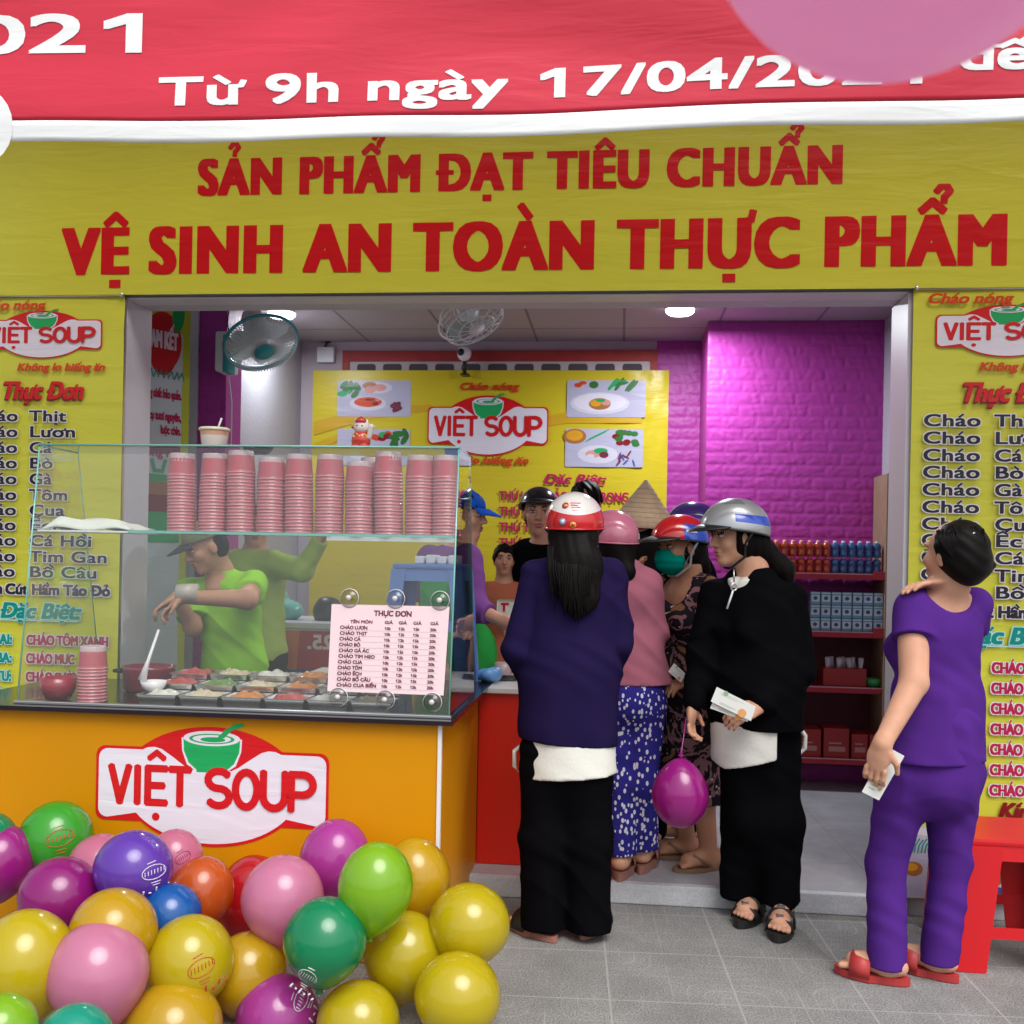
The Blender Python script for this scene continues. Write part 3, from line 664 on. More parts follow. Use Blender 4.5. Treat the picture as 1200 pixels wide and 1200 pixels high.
def photo(xa, ya, xb, yb, kind):
    (X0, Z0), (X1, Z1) = q(xa, yb), q(xb, ya); W, H = X1-X0, Z1-Z0
    E_ = lambda cx, cz, rx, rz, m, **k: pr.ell(X0+W*cx, Z0+H*cz, W*rx, H*rz, m, 16, **k)
    pr.rrect(X0, Z0, X1, Z1, .012, PCLOTH)
    rnd = random.Random(kind)
    if kind == 1:
        for k in range(9): E_(.06+.24*rnd.random(), .62+.3*rnd.random(), .07, .08, rnd.choice([PLEAF, PLEAF, PGREEN]), rot=rnd.random()*3)
        E_(.55, .8, .2, .16, PPLATE); E_(.44, .86, .1, .1, PBROWN); E_(.45, .75, .08, .1, PPINK); E_(.58, .8, .09, .1, PPINK); E_(.42, .36, .25, .2, PPLATE); E_(.42, .4, .19, .14, PORANGE)
        for k in range(6): E_(.3+.24*rnd.random(), .33+.14*rnd.random(), .04, .03, rnd.choice([PPINK, PORANGE, PDKRED]))
        for k in range(5): E_(.75+.14*rnd.random(), .1+.2*rnd.random(), .07, .08, PPLUM, rot=k)
    elif kind == 2:
        E_(.5, .3, .34, .2, PPLATE); E_(.52, .33, .2, .12, PBROWN)
        for k in range(7): E_(.5+.2*rnd.random(), .72+.15*rnd.random(), .06, .08, rnd.choice([PORANGE, PDKRED, PGREEN]))
        for k in range(7): E_(.75+.2*rnd.random(), .6+.3*rnd.random(), .08, .08, PLEAF, rot=k)
    elif kind == 3:
        E_(.42, .38, .38, .3, PPLATE); E_(.42, .4, .34, .24, vinyl('print_plate_light', (.72, .70, .78))); E_(.42, .36, .14, .16, PBROWN); E_(.5, .4, .06, .08, PPINK); E_(.37, .38, .07, .09, PGOLD); E_(.43, .45, .06, .04, PGREEN)
        for k in range(8): E_(.5+.35*rnd.random(), .84+.1*rnd.random(), .1, .05, rnd.choice([PLEAF, PGREEN]), rot=rnd.random())
        E_(.14, .87, .05, .06, PORANGE); E_(.2, .93, .05, .05, PORANGE); E_(.34, .88, .06, .1, PLEAF)
    else:
        E_(.12, .8, .15, .2, PBROWN); E_(.12, .82, .11, .14, PGOLD); E_(.42, .33, .26, .24, PPLATE); E_(.36, .34, .1, .1, PPINK); E_(.46, .42, .09, .08, PGREEN); E_(.5, .32, .06, .09, PPLUM); E_(.33, .28, .05, .06, PPLATE)
        for k in range(4): pr.stroke([(X0+W*(.26+.02*k), Z0+H*(.66+.03*k)), (X0+W*(.5+.02*k), Z0+H*(.9+.03*k))], .006, PGREEN)
        for k in range(14): E_(.62+.34*rnd.random(), .6+.33*rnd.random(), .05, .07, rnd.choice([PPLUM, PORANGE, PLEAF, PDKRED, PLEAF]))
        for k in range(9): E_(.66+.28*rnd.random(), .08+.32*rnd.random(), .05, .025, rnd.choice([PPLUM, PBLUE]), rot=rnd.random()*3)
photo(395, 446, 482, 488, 1); photo(395, 503, 481, 545, 2); photo(664, 446, 757, 489, 3); photo(662, 503, 754, 547, 4)
itxt('Cháo nóng', (538, 457), 607, 449, PORANGE, bold=(.004, .003), shear=.25)
a, b = q(503, 500), q(641, 500); logo(pr, (a[0]+b[0])/2, q(572, 499)[1], b[0]-a[0])
itxt('Không lo biếng ăn', (503, 543), 618, 535, PORANGE, bold=(.004, .003), shear=.25)
itxt('Đặc Biệt:', (637, 567), 708, 556, PCRIM, bold=(.004, .003), shear=.25)
for i, (t, e) in enumerate((('THỨ HAI: CHÁO CANH RỌNG', 736), ('THỨ BA: CHÁO TÔM', 700), ('THỨ TƯ: CHÁO MỰC', 703), ('THỨ NĂM: CHÁO SƯỜN', 720), ('THỨ SÁU: CHÁO CUA', 710), ('THỨ BẢY: CHÁO CÁ', 700))):
    itxt(t, (585, 586+18.3*i), e, 576+18.3*i, PCRIM, bold=(.004, .003))
pr.build('lettering', bi)
# ================================================================ standing commitment banner at the left inside
cbA = P(160, 500, .62); cbB = P(221, 500, .86); U = V((cbB.x-cbA.x, cbB.y-cbA.y, 0)); CW = U.length; U.normalize(); Nn = V((U.y, -U.x, 0))
st = thing('commitment_banner', (cbA+cbB)/2*1.0-V((0, 0, (cbA.z+cbB.z)/2-FL)), 'narrow green and white banner with red tomato shape standing inside left of the opening', 'banner')
O = V((cbA.x, cbA.y, 0)); zt = 2.75
m = MB(); m.slab([O+V((0, 0, FL+.05)), O+U*CW+V((0, 0, FL+.05)), O+U*CW+V((0, 0, zt)), O+V((0, 0, zt))], .004, vinyl('banner_pale', (.55, .62, .66))); m.build('banner_sheet', st)
pr = Print(O, U, (0, 0, 1), Nn, .001)
lime = vinyl('print_lime', (.50, .55, .03)); pz = lambda y: P(195, y, .74).z
pr.poly([(0, pz(388)), (CW, pz(388)), (CW, zt), (0, zt)], lime); pr.poly([(CW*.86, FL+.06), (CW, FL+.06), (CW, pz(388)), (CW*.86, pz(388))], lime)
pr.ell(CW*.47, pz(400), CW*.36, .155, RED); pr.ell(CW*.47, pz(412), CW*.27, .125, RED); pr.ell(CW*.76, pz(367), .035, .09, PGREEN, rot=-.1)
pr.text('CAM KẾT', CW*.13, CW*.75, pz(408), .085, PWHITE, bold=(.004, .004))
for k in range(7): pr.stroke([(CW*(.2+.1*k), pz(440+3*(k % 2))), (CW*(.25+.1*k), pz(434)), (CW*(.29+.1*k), pz(443))], .006, PTEAL)
for t, y, a_ in (('không chất bảo quản.', 466, .05), ('dầu cụ tươi nguyên,', 492, .05), ('luộc chín.', 508, .45), ('nóng hổi', 535, .05)): pr.text(t, CW*a_, CW*.84, pz(y), .042, PCRIM, bold=(.002, .003))
for k, (ya, yb, mm) in enumerate(((556, 560, PGREEN), (565, 572, PBROWN), (580, 590, PDKRED), (600, 626, PGREEN))): pr.rrect(CW*.05, pz(yb+10), CW*.84, pz(ya), .01, mm)
pr.stroke([(CW*.3, pz(540)), (CW*.35, pz(552)), (CW*.5, pz(552)), (CW*.55, pz(540))], .02, PGREEN)
pr.build('lettering', st)
m = MB(); m.tube([O+U*CW*.5+V((0, .02, FL+.01)), O+U*CW*.5+V((0, .02, zt-.05))], .008, STEEL)
for k in (-1, 1): m.tube([O+U*CW*.5+V((0, .02, FL+.3)), O+U*(CW*.5+k*.2)+V((0, .1, FL+.008))], .007, STEEL)
m.build('stand', st)
# ================================================================ food counter
ORA = mat('counter_orange', (.60, .245, .0), .42, spec=.25, var=.13, varscale=1.7, bump=(90, .05, .003)); GRAN = mat('counter_black_stone', (.016, .010, .014), .15, spec=.6)
YC = -.84; cR = P(517, 848, YC).x; cL = -2.5; TZ = .878; BZ = P(517, 849, YC).z
fc = thing('food_counter', (-1.3, -.4, 0), 'orange food counter with black top and white logo panel on the front', 'counter')
m = MB(); m.box((cL, YC, .004), (cR, -.056, BZ), ORA); m.box((XL+.02, -.055, FL+.003), (cR, .128, BZ), ORA); m.build('body', fc)
m = MB(); m.box((cR-.010, YC-.006, .004), (cR+.004, YC+.01, BZ-.001), WHITEP); m.build('corner_trim', fc)
kR = P(533, 846, YC-.03).x; kY = .32
m = MB(); m.hexa([(cL, YC-.035, BZ+.001), (cR+.045, YC-.035, BZ+.001), (cR+.045, kY, BZ+.001), (cL, kY, BZ+.001)] if False else [(cL, YC-.035, BZ+.001), (cR+.045, YC-.035, BZ+.001), (cR+.045, -.01, BZ+.001), (cL, -.01, BZ+.001)],
     [(cL, YC-.035, TZ), (cR+.045, YC-.035, TZ), (cR+.045, -.01, TZ), (cL, -.01, TZ)], GRAN)
m.box((XL+.02, -.0095, BZ+.001), (cR+.045, kY, TZ), GRAN, .004); m.build('top', fc)
pr = Print((0, YC, 0), d0=.002); a = P(116, 910, YC); b = P(382, 930, YC); logo(pr, (a.x+b.x)/2, P(249, 922, YC).z, b.x-a.x); pr.build('logo_panel', fc)
# ---- glass case
GL1 = glassmat('clear_glass', (.972, .992, .985), 1.5); GED = mat('glass_edge', (.20, .50, .44), .12, spec=.8); WSH = mat('shelf_white', (.78, .80, .80), .3)
yb, yt, rb, rt = -.815, -.70, -.20, -.42
gz0 = TZ+.006; gz1 = P(290, 524, yt).z
xl = (P(21, 811, yb).x+P(46, 522, yt).x)/2; xr = (P(526, 834, yb).x+P(538, 527, yt).x)/2
gc = thing('glass_case', (-1.3, -.5, TZ), 'glass food display case with a cup shelf standing on the orange counter', 'display case')
T = .006
m = MB(); m.slab([(xl, yb, gz0), (xr, yb, gz0), (xr, yt, gz1), (xl, yt, gz1)], T, GL1); m.build('front_pane', gc)
for x in (xl, xr):
    m = MB(); m.hexa([(x-.003, yb+.008, gz0), (x+.003, yb+.008, gz0), (x+.003, rb, gz0), (x-.003, rb, gz0)], [(x-.003, yt+.008, gz1-.001), (x+.003, yt+.008, gz1-.001), (x+.003, rt, gz1-.001), (x-.003, rt, gz1-.001)], GL1); m.build('side_pane', gc)
m = MB(); m.box((xl-.003, yt-.004, gz1+.001), (xr+.003, rt+.02, gz1+.007), GL1); m.build('top_pane', gc)
m = MB(); e = .0035
m.tube([(xl, yb, gz0), (xl, yt, gz1)], e, GED, 6); m.tube([(xr, yb, gz0), (xr, yt, gz1)], e, GED, 6); m.tube([(xl-.003, yt-.006, gz1+.004), (xr+.003, yt-.006, gz1+.004)], .0042, GED, 6)
m.tube([(xr, yt, gz1), (xr, rt, gz1)], e, GED, 6); m.tube([(xl, rb, gz0), (xl, rt, gz1)], .0025, GED, 6); m.tube([(xr, rb, gz0), (xr, rt, gz1)], .003, GED, 6); m.tube([(xl, yt, gz1), (xl, rt, gz1)], .0025, GED, 6); m.build('glass_edge', gc)
m = MB(); m.box((xl-.01, yb-.012, TZ+.0005), (xr+.01, yb+.012, TZ+.012), STEEL, .003); m.build('base_rail', gc)
sz = P(360, 625, -.74).z; sy0 = yb+(yt-yb)*(sz-gz0)/(gz1-gz0)+.012; sy1 = rt-.04; sx0 = P(150, 622, sy0).x
m = MB(); m.box((sx0, sy0+.004, sz-.008), (xr-.006, sy1, sz), GL1); m.box((sx0, sy0, sz-.009), (xr-.006, sy0+.0035, sz+.001), GED)
m.build('cup_shelf', gc)
m = MB(); m.box((P(380, 625, sy0).x, sy0+.03, sz-.024), (xr-.006, sy0+.05, sz-.0085), WSH); m.build('shelf_bracket', gc)
# ---- stacks of pink cups
CUPB = mat('cup_pink', (.72, .18, .22), .3, spec=.5, coat=.3, sss=.0); CUPR = mat('cup_rim', (.80, .43, .47), .3, spec=.6, coat=.4); CUPW = mat('cup_frosted', (.80, .64, .67), .28, spec=.6, coat=.4)
translucent(CUPB, (.75, .25, .28), .35); translucent(CUPR, (.85, .55, .58), .35); translucent(CUPW, (.85, .75, .77), .45)
def cup_mesh():
    m = MB()   # upside down: rim at the foot, base on top
    prof = [(.0555, 0), (.0572, .0015), (.0572, .0035), (.0550, .005), (.0543, .012), (.0525, .030), (.0508, .052), (.0497, .066), (.0490, .070), (.0480, .083), (.0465, .0855), (.038, .0855), (.036, .083), (0.0001, .083)]
    mf = lambda i: CUPR if i < 3 else (CUPB if i < 7 else CUPW)
    m.lathe(prof, (0, 0, 0), CUPB, n=22, mfun=mf, caps=False); return m
proto = cup_mesh().build('cup', None); pm = proto.data; bpy.data.objects.remove(proto)
def cup_stack(x, y, z, n, label, group, lean=0):
    for k in range(n):
        o = bpy.data.objects.new('plastic_cup', pm); COL.objects.link(o)
        o.location = (x+lean*k*.0002+random.uniform(-.0006, .0006), y+random.uniform(-.0006, .0006), z+k*.0124+.0006); o.rotation_euler = (random.uniform(-.012, .012), random.uniform(-.012, .012), random.random()*6)
        o.scale = (.97, .97, 1); tag(o, label, 'cup', group)
ords = ['first', 'second', 'third', 'fourth', 'fifth', 'sixth', 'seventh', 'eighth', 'ninth', 'tenth']
stk = [(208, 530, 0), (244, 530, 0), (278, 528, 0), (313, 537, 0), (347, 532, 0), (382, 531, 0), (418, 539, 0), (453, 528, 0), (489, 533, 0), (521, 534, 0)]
for i, (px, pt, dy) in enumerate(stk):
    y = -.655; p = P(px, 610, y-.04); h = P(px, pt, y-.04).z-sz; n = max(3, int(round((h-.0855)/.0124))+1)
    cup_stack(p.x, y, sz+.0008, n, 'pink plastic cup upside down in the %s stack from left on the glass shelf' % ords[i], 'cups in the %s stack from left' % ords[i], random.uniform(-2.5, 2.5))
p = P(436, 610, -.545); cup_stack(p.x, -.545, sz+.0008, 18, 'pink plastic cup upside down in the stack behind the front row on the shelf', 'cups in the stack behind the row')
p = P(327, 610, -.545); cup_stack(p.x, -.545, sz+.0008, 17, 'pink plastic cup upside down in the hidden stack behind the third and fourth stacks', 'cups in the stack behind the third')
p = P(105, 806, -.72); cup_stack(p.x, -.70, TZ+.001, 11, 'pink plastic cup upside down in the short stack beside the dark red bowl', 'cups in the stack on the counter')
# ---- things on the counter inside the case
p = P(68, 806, -.70)
m = MB(); m.lathe([(.03, 0), (.045, .003), (.062, .04), (.068, .085), (.064, .085), (.057, .04), (.03, .01), (.0001, .008)], (p.x, -.70, TZ+.002), mat('bowl_red', (.30, .015, .04), .25, coat=.4), n=24, caps=False)
tag(m.build('dark_red_bowl'), 'dark red plastic bowl at the left end of the glass case', 'bowl')
pa = P(180, 806, -.66); lad = thing('ladle', (pa.x, -.66, TZ+.04), 'white ladle leaning upright on the food trays near the left of the case', 'ladle')
WL = mat('ladle_white', (.80, .76, .78), .25, coat=.3)
m = MB(); m.lathe([(.0001, 0), (.025, .004), (.042, .02), (.05, .045), (.047, .045), (.039, .022), (.022, .008), (.0001, .004)], (pa.x, -.66, TZ+.035), WL, n=24, caps=False); m.build('ladle_bowl', lad)
h0 = P(168, 790, -.64); h1 = P(186, 738, -.60); m = MB(); m.tube([(h0.x, -.65, TZ+.08), (h0.x+.02, -.645, h0.z+.05), (h1.x, -.6, h1.z)], [.017, .007, .005], WL, 10); m.build('handle', lad)
pw = P(168, 796, -.64); reflection_pot = thing('reflection_pot', (P(175, 770, -.36).x, -.36, TZ+.002), 'dark red balloon reflection built as a vessel at the back of the food trays', 'reflection_pot')  # balloon reflection in the glass, built as a solid vessel
px_ = P(175, 770, -.36).x; m = MB(); m.lathe([(.09, 0), (.1, .01), (.105, .09), (.108, .10), (.1, .1), (.095, .02), (.0001, .012)], (px_, -.36, TZ+.002), mat('reflection_pot_red', (.22, .03, .05), .2, coat=.6), n=28, caps=False); m.build('reflection_pot_wall', reflection_pot)
m = MB(); m.tube([(px_-.108, -.36, TZ+.075), (px_-.14, -.38, TZ+.08), (px_-.14, -.34, TZ+.08), (px_-.107, -.34, TZ+.075)], .008, BLACKP); m.build('handle', reflection_pot)  # part of the vessel standing in for the balloon reflection
FOOD = [mat('food_%s' % n, c, .45, var=.35, varscale=40, bump=(70, .8, .01), coat=.3) for n, c in (('orange', (.55, .20, .05)), ('beige', (.60, .48, .33)), ('red', (.45, .06, .05)), ('green', (.12, .22, .05)), ('white', (.65, .62, .56)), ('brown', (.20, .08, .04)))]
FN = ['orange', 'beige', 'red', 'green', 'white', 'brown']
STB = mat('tray_steel', (.70, .68, .68), .22, 1, bump=(25, .1, .004))
tx0 = P(212, 800, -.55).x
seq = [4, 1, 0, 2, 4, 1, 2, 3, 1, 0, 5, 4, 2, 1, 4, 0, 3, 2]
for r in range(3):
    for c in range(6):
        x = tx0+c*.163; y = -.70+r*.145; dzr = .024*r; k = seq[r*6+c]
        rowname = ['front', 'middle', 'back'][r]
        t = thing('food_tray', (x, y, TZ), 'steel food tray of %s topping, %s from left in the %s row of the case' % (FN[k], ords[c], rowname), 'tray', 'food trays in the glass case')
        a, b, h = .0785, .070, .042+dzr; z = TZ+.001
        m = MB()
        lo = [(x-a+.012, y-b+.012, z), (x+a-.012, y-b+.012, z), (x+a-.012, y+b-.012, z), (x-a+.012, y+b-.012, z)]
        hi = [(x-a+.004, y-b+.004, z+h), (x+a-.004, y-b+.004, z+h), (x+a-.004, y+b-.004, z+h), (x-a+.004, y+b-.004, z+h)]
        ri = [(x-a, y-b, z+h), (x+a, y-b, z+h), (x+a, y+b, z+h), (x-a, y+b, z+h)]
        m.add(lo+hi, [(3, 2, 1, 0)]+[(i, (i+1) % 4, 4+(i+1) % 4, 4+i) for i in range(4)], STB)
        m.add(hi+ri+[(p_[0], p_[1], p_[2]-.004) for p_ in ri], [(i, (i+1) % 4, 4+(i+1) % 4, 4+i) for i in range(4)]+[(4+i, 4+(i+1) % 4, 8+(i+1) % 4, 8+i) for i in range(4)], STB)
        m.build('tray_shell', t)
        n = 10; m = MB(); vs = []
        for j in range(n+1):
            for i in range(n+1):
                u, v = i/n*2-1, j/n*2-1; e = (1-u**4)*(1-v**4)
                vs.append((x+u*(a-.010), y+v*(b-.010), z+h-.022+e*(.024+.010*math.sin(5*u+k)*math.cos(6*v+c)+random.uniform(0, .010))))
        m.add(vs, [(j*(n+1)+i, j*(n+1)+i+1, (j+1)*(n+1)+i+1, (j+1)*(n+1)+i) for j in range(n) for i in range(n)], FOOD[k], True); m.build('topping', t)
# ---- folded white cloth at the shelf's left end
def fcloth():
    x0, x1 = P(62, 612, -.62).x, P(163, 612, -.62).x; m = MB(); n = 24; vs = []; z = sz+.0
    m.box((xl+.01, sy0+.005, sz-.009), (sx0-.004, sy1, sz-.002), WSH)
    for j in range(n+1):
        for i in range(n+1):
            u, v = i/n, j/n; vs.append((x0+(x1-x0)*u, -.70+.22*v, z+.004+(.045-.02*u*u)*min(1, 6*min(u, 1-u)+.1)*min(1, 6*min(v, 1-v)+.1)+.006*math.sin(9*u+5*v)))
    m2 = MB(); m2.add(vs, [(j*(n+1)+i, j*(n+1)+i+1, (j+1)*(n+1)+i+1, (j+1)*(n+1)+i) for j in range(n) for i in range(n)], mat('cloth_white', (.74, .74, .68), .8, bump=(80, .3, .004)), True)
    m.build('side_shelf', gc)
    o = m2.build('folded_cloth'); tag(o, 'folded white cloth lying on the left end of the glass shelf', 'cloth'); s = o.modifiers.new('t', 'SOLIDIFY'); s.thickness = .006
fcloth()
# ---- price card on the front pane
def on_pane(px, py, out=0):
    """point where the sight line meets the sloping front pane"""
    n = V((0, -(gz1-gz0), (yt-yb))).normalized(); o = V((0, yb, gz0)); d = ray(px, py); t = (o-CAM).dot(n)/d.dot(n); return CAM+d*t+n*out
nP = V((0, -(gz1-gz0), (yt-yb))).normalized()
A, B, C_, D_ = on_pane(384, 810, .004), on_pane(520, 815, .004), on_pane(527, 711, .004), on_pane(389, 708, .004)
pc = thing('price_card', (A+B+C_+D_)/4, 'pale pink price list card held on the front glass by six suction cups', 'price list')
PINKC = mat('card_pink', (.80, .62, .66), .4)
m = MB(); m.slab([A, B, C_, D_], .002, PINKC); m.build('card', pc)
Uc = ((B-A)+(C_-D_))/2; cw = Uc.length; Uc.normalize(); Wc = ((D_-A)+(C_-B))/2; ch_ = Wc.length; Wc.normalize()
INK = mat('card_ink', (.16, .02, .05), .5); GRY = mat('card_rule', (.45, .33, .38), .5)
pr = Print(A, Uc, Wc, nP, .0008)
pr.text('THỰC ĐƠN', cw*.36, cw*.68, ch_*.875, ch_*.058, INK, bold=(.0012, .001))
cols = [.455, .575, .70, .845]
pr.text('TÊN MÓN', cw*.16, cw*.35, ch_*.785, ch_*.033, INK, bold=(.0007, .0006))
for c in cols: pr.text('GIÁ', cw*c, cw*(c+.07), ch_*.785, ch_*.033, INK, bold=(.0006, .0005))
rowsC = ['CHÁO LƯƠN', 'CHÁO THỊT', 'CHÁO CÁ', 'CHÁO BÒ', 'CHÁO GÀ ÁC', 'CHÁO TIM HEO', 'CHÁO CUA', 'CHÁO TÔM', 'CHÁO ẾCH', 'CHÁO BỒ CÂU', 'CHÁO CUA BIỂN']
for i, t in enumerate(rowsC):
    z = ch_*(.715-.0655*i); pr.text(t, cw*.075, cw*(.075+.026*len(t)), z, ch_*.036, INK, bold=(.0008, .0006))
    for c, v in zip(cols, ('10k', '12k', '15k', '20k')): pr.text(v, cw*c, cw*(c+.055), z, ch_*.032, INK, bold=(.0006, .0005))
    pr.stroke([(cw*.07, z-ch_*.014), (cw*.93, z-ch_*.014)], .0007, GRY)
pr.build('lettering', pc)
SUC = glassmat('suction_clear', (.80, .80, .80), 1.6); SUM = mat('suction_knob', (.55, .53, .55), .2, spec=.8, coat=.5)
for px, py in ((410, 701), (464, 702), (516, 704), (397, 817), (452, 820), (507, 823)):
    c = on_pane(px, py, .004); m = MB(); m.lathe([(.034, 0), (.033, .003), (.022, .009), (.011, .014), (.0001, .016)], c, SUC, ax=nP, n=20, caps=False); m.lathe([(.034, 0), (.036, .0015), (.033, .0035)], c, SUM, ax=nP, n=20, caps=False); m.lathe([(.010, .012), (.010, .02), (.006, .024), (.0001, .024)], c, SUM, ax=nP, n=14, caps=False); m.build('suction_cup', pc)
# ---- on top of the case: drink and lucky cat
pd_ = P(251, 522, -.60); dz = gz1+.0075; tk = thing('drink_cup', (pd_.x, -.60, dz), 'takeaway cup of peach coloured drink with lid and straw on top of the glass case', 'drink')
DR = mat('drink_peach', (.66, .36, .24), .25, coat=.4); CL = mat('cup_clear', (.74, .66, .60), .2, coat=.5)
m = MB(); m.lathe([(.044, 0), (.047, .004), (.052, .045)], (pd_.x, -.60, dz), CL, n=24, caps=False); m.lathe([(.0521, .045), (.0545, .066)], (pd_.x, -.60, dz), DR, n=24, caps=False); m.lathe([(.0001, .001), (.044, .0)], (pd_.x, -.6, dz), CL, n=24, caps=False); m.build('cup_wall', tk)
m = MB(); m.lathe([(.0555, .064), (.0595, .066), (.0595, .071), (.056, .076), (.0001, .077)], (pd_.x, -.60, dz), mat('lid_cream', (.74, .70, .52), .3), n=24, caps=False); m.build('lid', tk)
m = MB(); m.tube([(pd_.x+.012, -.60, dz+.07), (pd_.x+.028, -.60, dz+.115)], .004, WHITEP); m.build('straw', tk)
pf = P(423, 524, -.58); fx, fy = pf.x, -.58
fg = thing('lucky_cat_figurine', (fx, fy, dz), 'small red and white ceramic cat figurine with raised paw on top of the glass case', 'figurine')
CER = mat('ceramic_red', (.62, .03, .015), .12, coat=1); CEW = mat('ceramic_white', (.78, .70, .66), .12, coat=1); CEG = mat('ceramic_gold', (.75, .45, .06), .15, coat=1)
s = Sdf(.0022); s.ell((fx, fy, dz+.028), (.036, .03, .03)); s.ell((fx, fy, dz+.05), (.03, .026, .022)); s.ell((fx+.02, fy-.02, dz+.008), (.02, .014, .008), k=.006); s.ell((fx-.022, fy-.02, dz+.008), (.02, .014, .008), k=.006); s.cut((fx, fy, dz), (0, 0, -1)); s.mesh('figurine_body', CER, fg)
s = Sdf(.0022); s.ell((fx, fy-.002, dz+.083), (.03, .027, .024)); s.cone((fx-.02, fy, dz+.098), (fx-.024, fy, dz+.115), .009, .003, .006); s.cone((fx+.02, fy, dz+.098), (fx+.022, fy, dz+.114), .009, .003, .006); s.cone((fx+.034, fy-.012, dz+.045), (fx+.042, fy-.015, dz+.085), .009, .012, .006); s.mesh('figurine_head', CEW, fg)
s = Sdf(.002); s.ell((fx, fy-.01, dz+.108), (.022, .018, .012), k=.004); s.ell((fx, fy-.005, dz+.12), (.008, .008, .006), k=.004); s.ell((fx-.028, fy-.01, dz+.085), (.008, .01, .007), k=.003); s.mesh('hat', CER, fg)
m = MB()
for k in range(9): m.sphere((fx+.026*math.sin((k-4)*.4), fy-.027+.008*abs(k-4)/4, dz+.05+.006*math.cos(k*2)), .0045, CEG, 8, 6)
for sx in (-1, 1): m.sphere((fx+sx*.01, fy-.028, dz+.088), .003, BLACKP, 8, 6)
m.build('figurine_trim', fg)
# ================================================================ red service counter inside
REDP = mat('counter_red', (.68, .012, .004), .35, var=.06, varscale=4); TOPW = mat('counter_white_top', (.62, .60, .58), .3, var=.06)
rR = P(706, 900, .13).x
sc_ = thing('service_counter', (rR-.4, .4, FL), 'red service counter with white top behind the woman in the navy jacket', 'counter')
m = MB(); m.box((cR+.003, .132, FL+.003), (rR, .70, .850), REDP); m.build('body', sc_)
m = MB(); m.box((cR+.003, .112, .8505), (rR+.02, .74, .8735), TOPW, .004); m.build('top', sc_)
m = MB(); m.box((cR-.9, .335, FL+.003), (cR+.0025, .70, .85), REDP); m.build('side_section', sc_)
m = MB(); m.box((cR-.9, .33, .8505), (cR+.0025, .74, .8735), TOPW, .004); m.build('side_top', sc_)
tz = .8745
p = P(574, 782, .3); s = Sdf(.004); 
for k in range(7): s.ell((p.x+random.uniform(-.03, .03), .3+random.uniform(-.03, .03), tz+.03+random.uniform(0, .02)), (.035, .03, .03), k=.01)
s.cut((0, 0, tz), (0, 0, -1)); tag(s.mesh('plastic_bag', mat('bag_blue', (.12, .30, .62), .3, coat=.3), fold=folds(.004, 60, 50)), 'crumpled light blue plastic bag on the white counter top', 'bag')
p = P(588, 757, .42); m = MB(); m.lathe([(.03, 0), (.036, .002), (.043, .075), (.041, .075), (.034, .006), (.0001, .005)], (p.x, .5, tz), CUPW, n=20, caps=False); tag(m.build('porridge_cup'), 'filled porridge cup on the white counter left of the navy jacket', 'cup')
p = P(596, 775, .36); m = MB()
for k in range(4): m.tube([(p.x-.07+.01*k, .34+.02*k, tz+.006+.005*k), (p.x+.06, .40+.015*k, tz+.006+.004*k)], .004, BLACKP, 6); m.sphere((p.x-.075+.01*k, .335+.02*k, tz+.008+.005*k), (.016, .012, .005), BLACKP, 10, 6)
tag(m.build('spoon_pile'), 'small pile of dark spoons on the white counter beside the navy jacket', 'spoons', kind='thing')
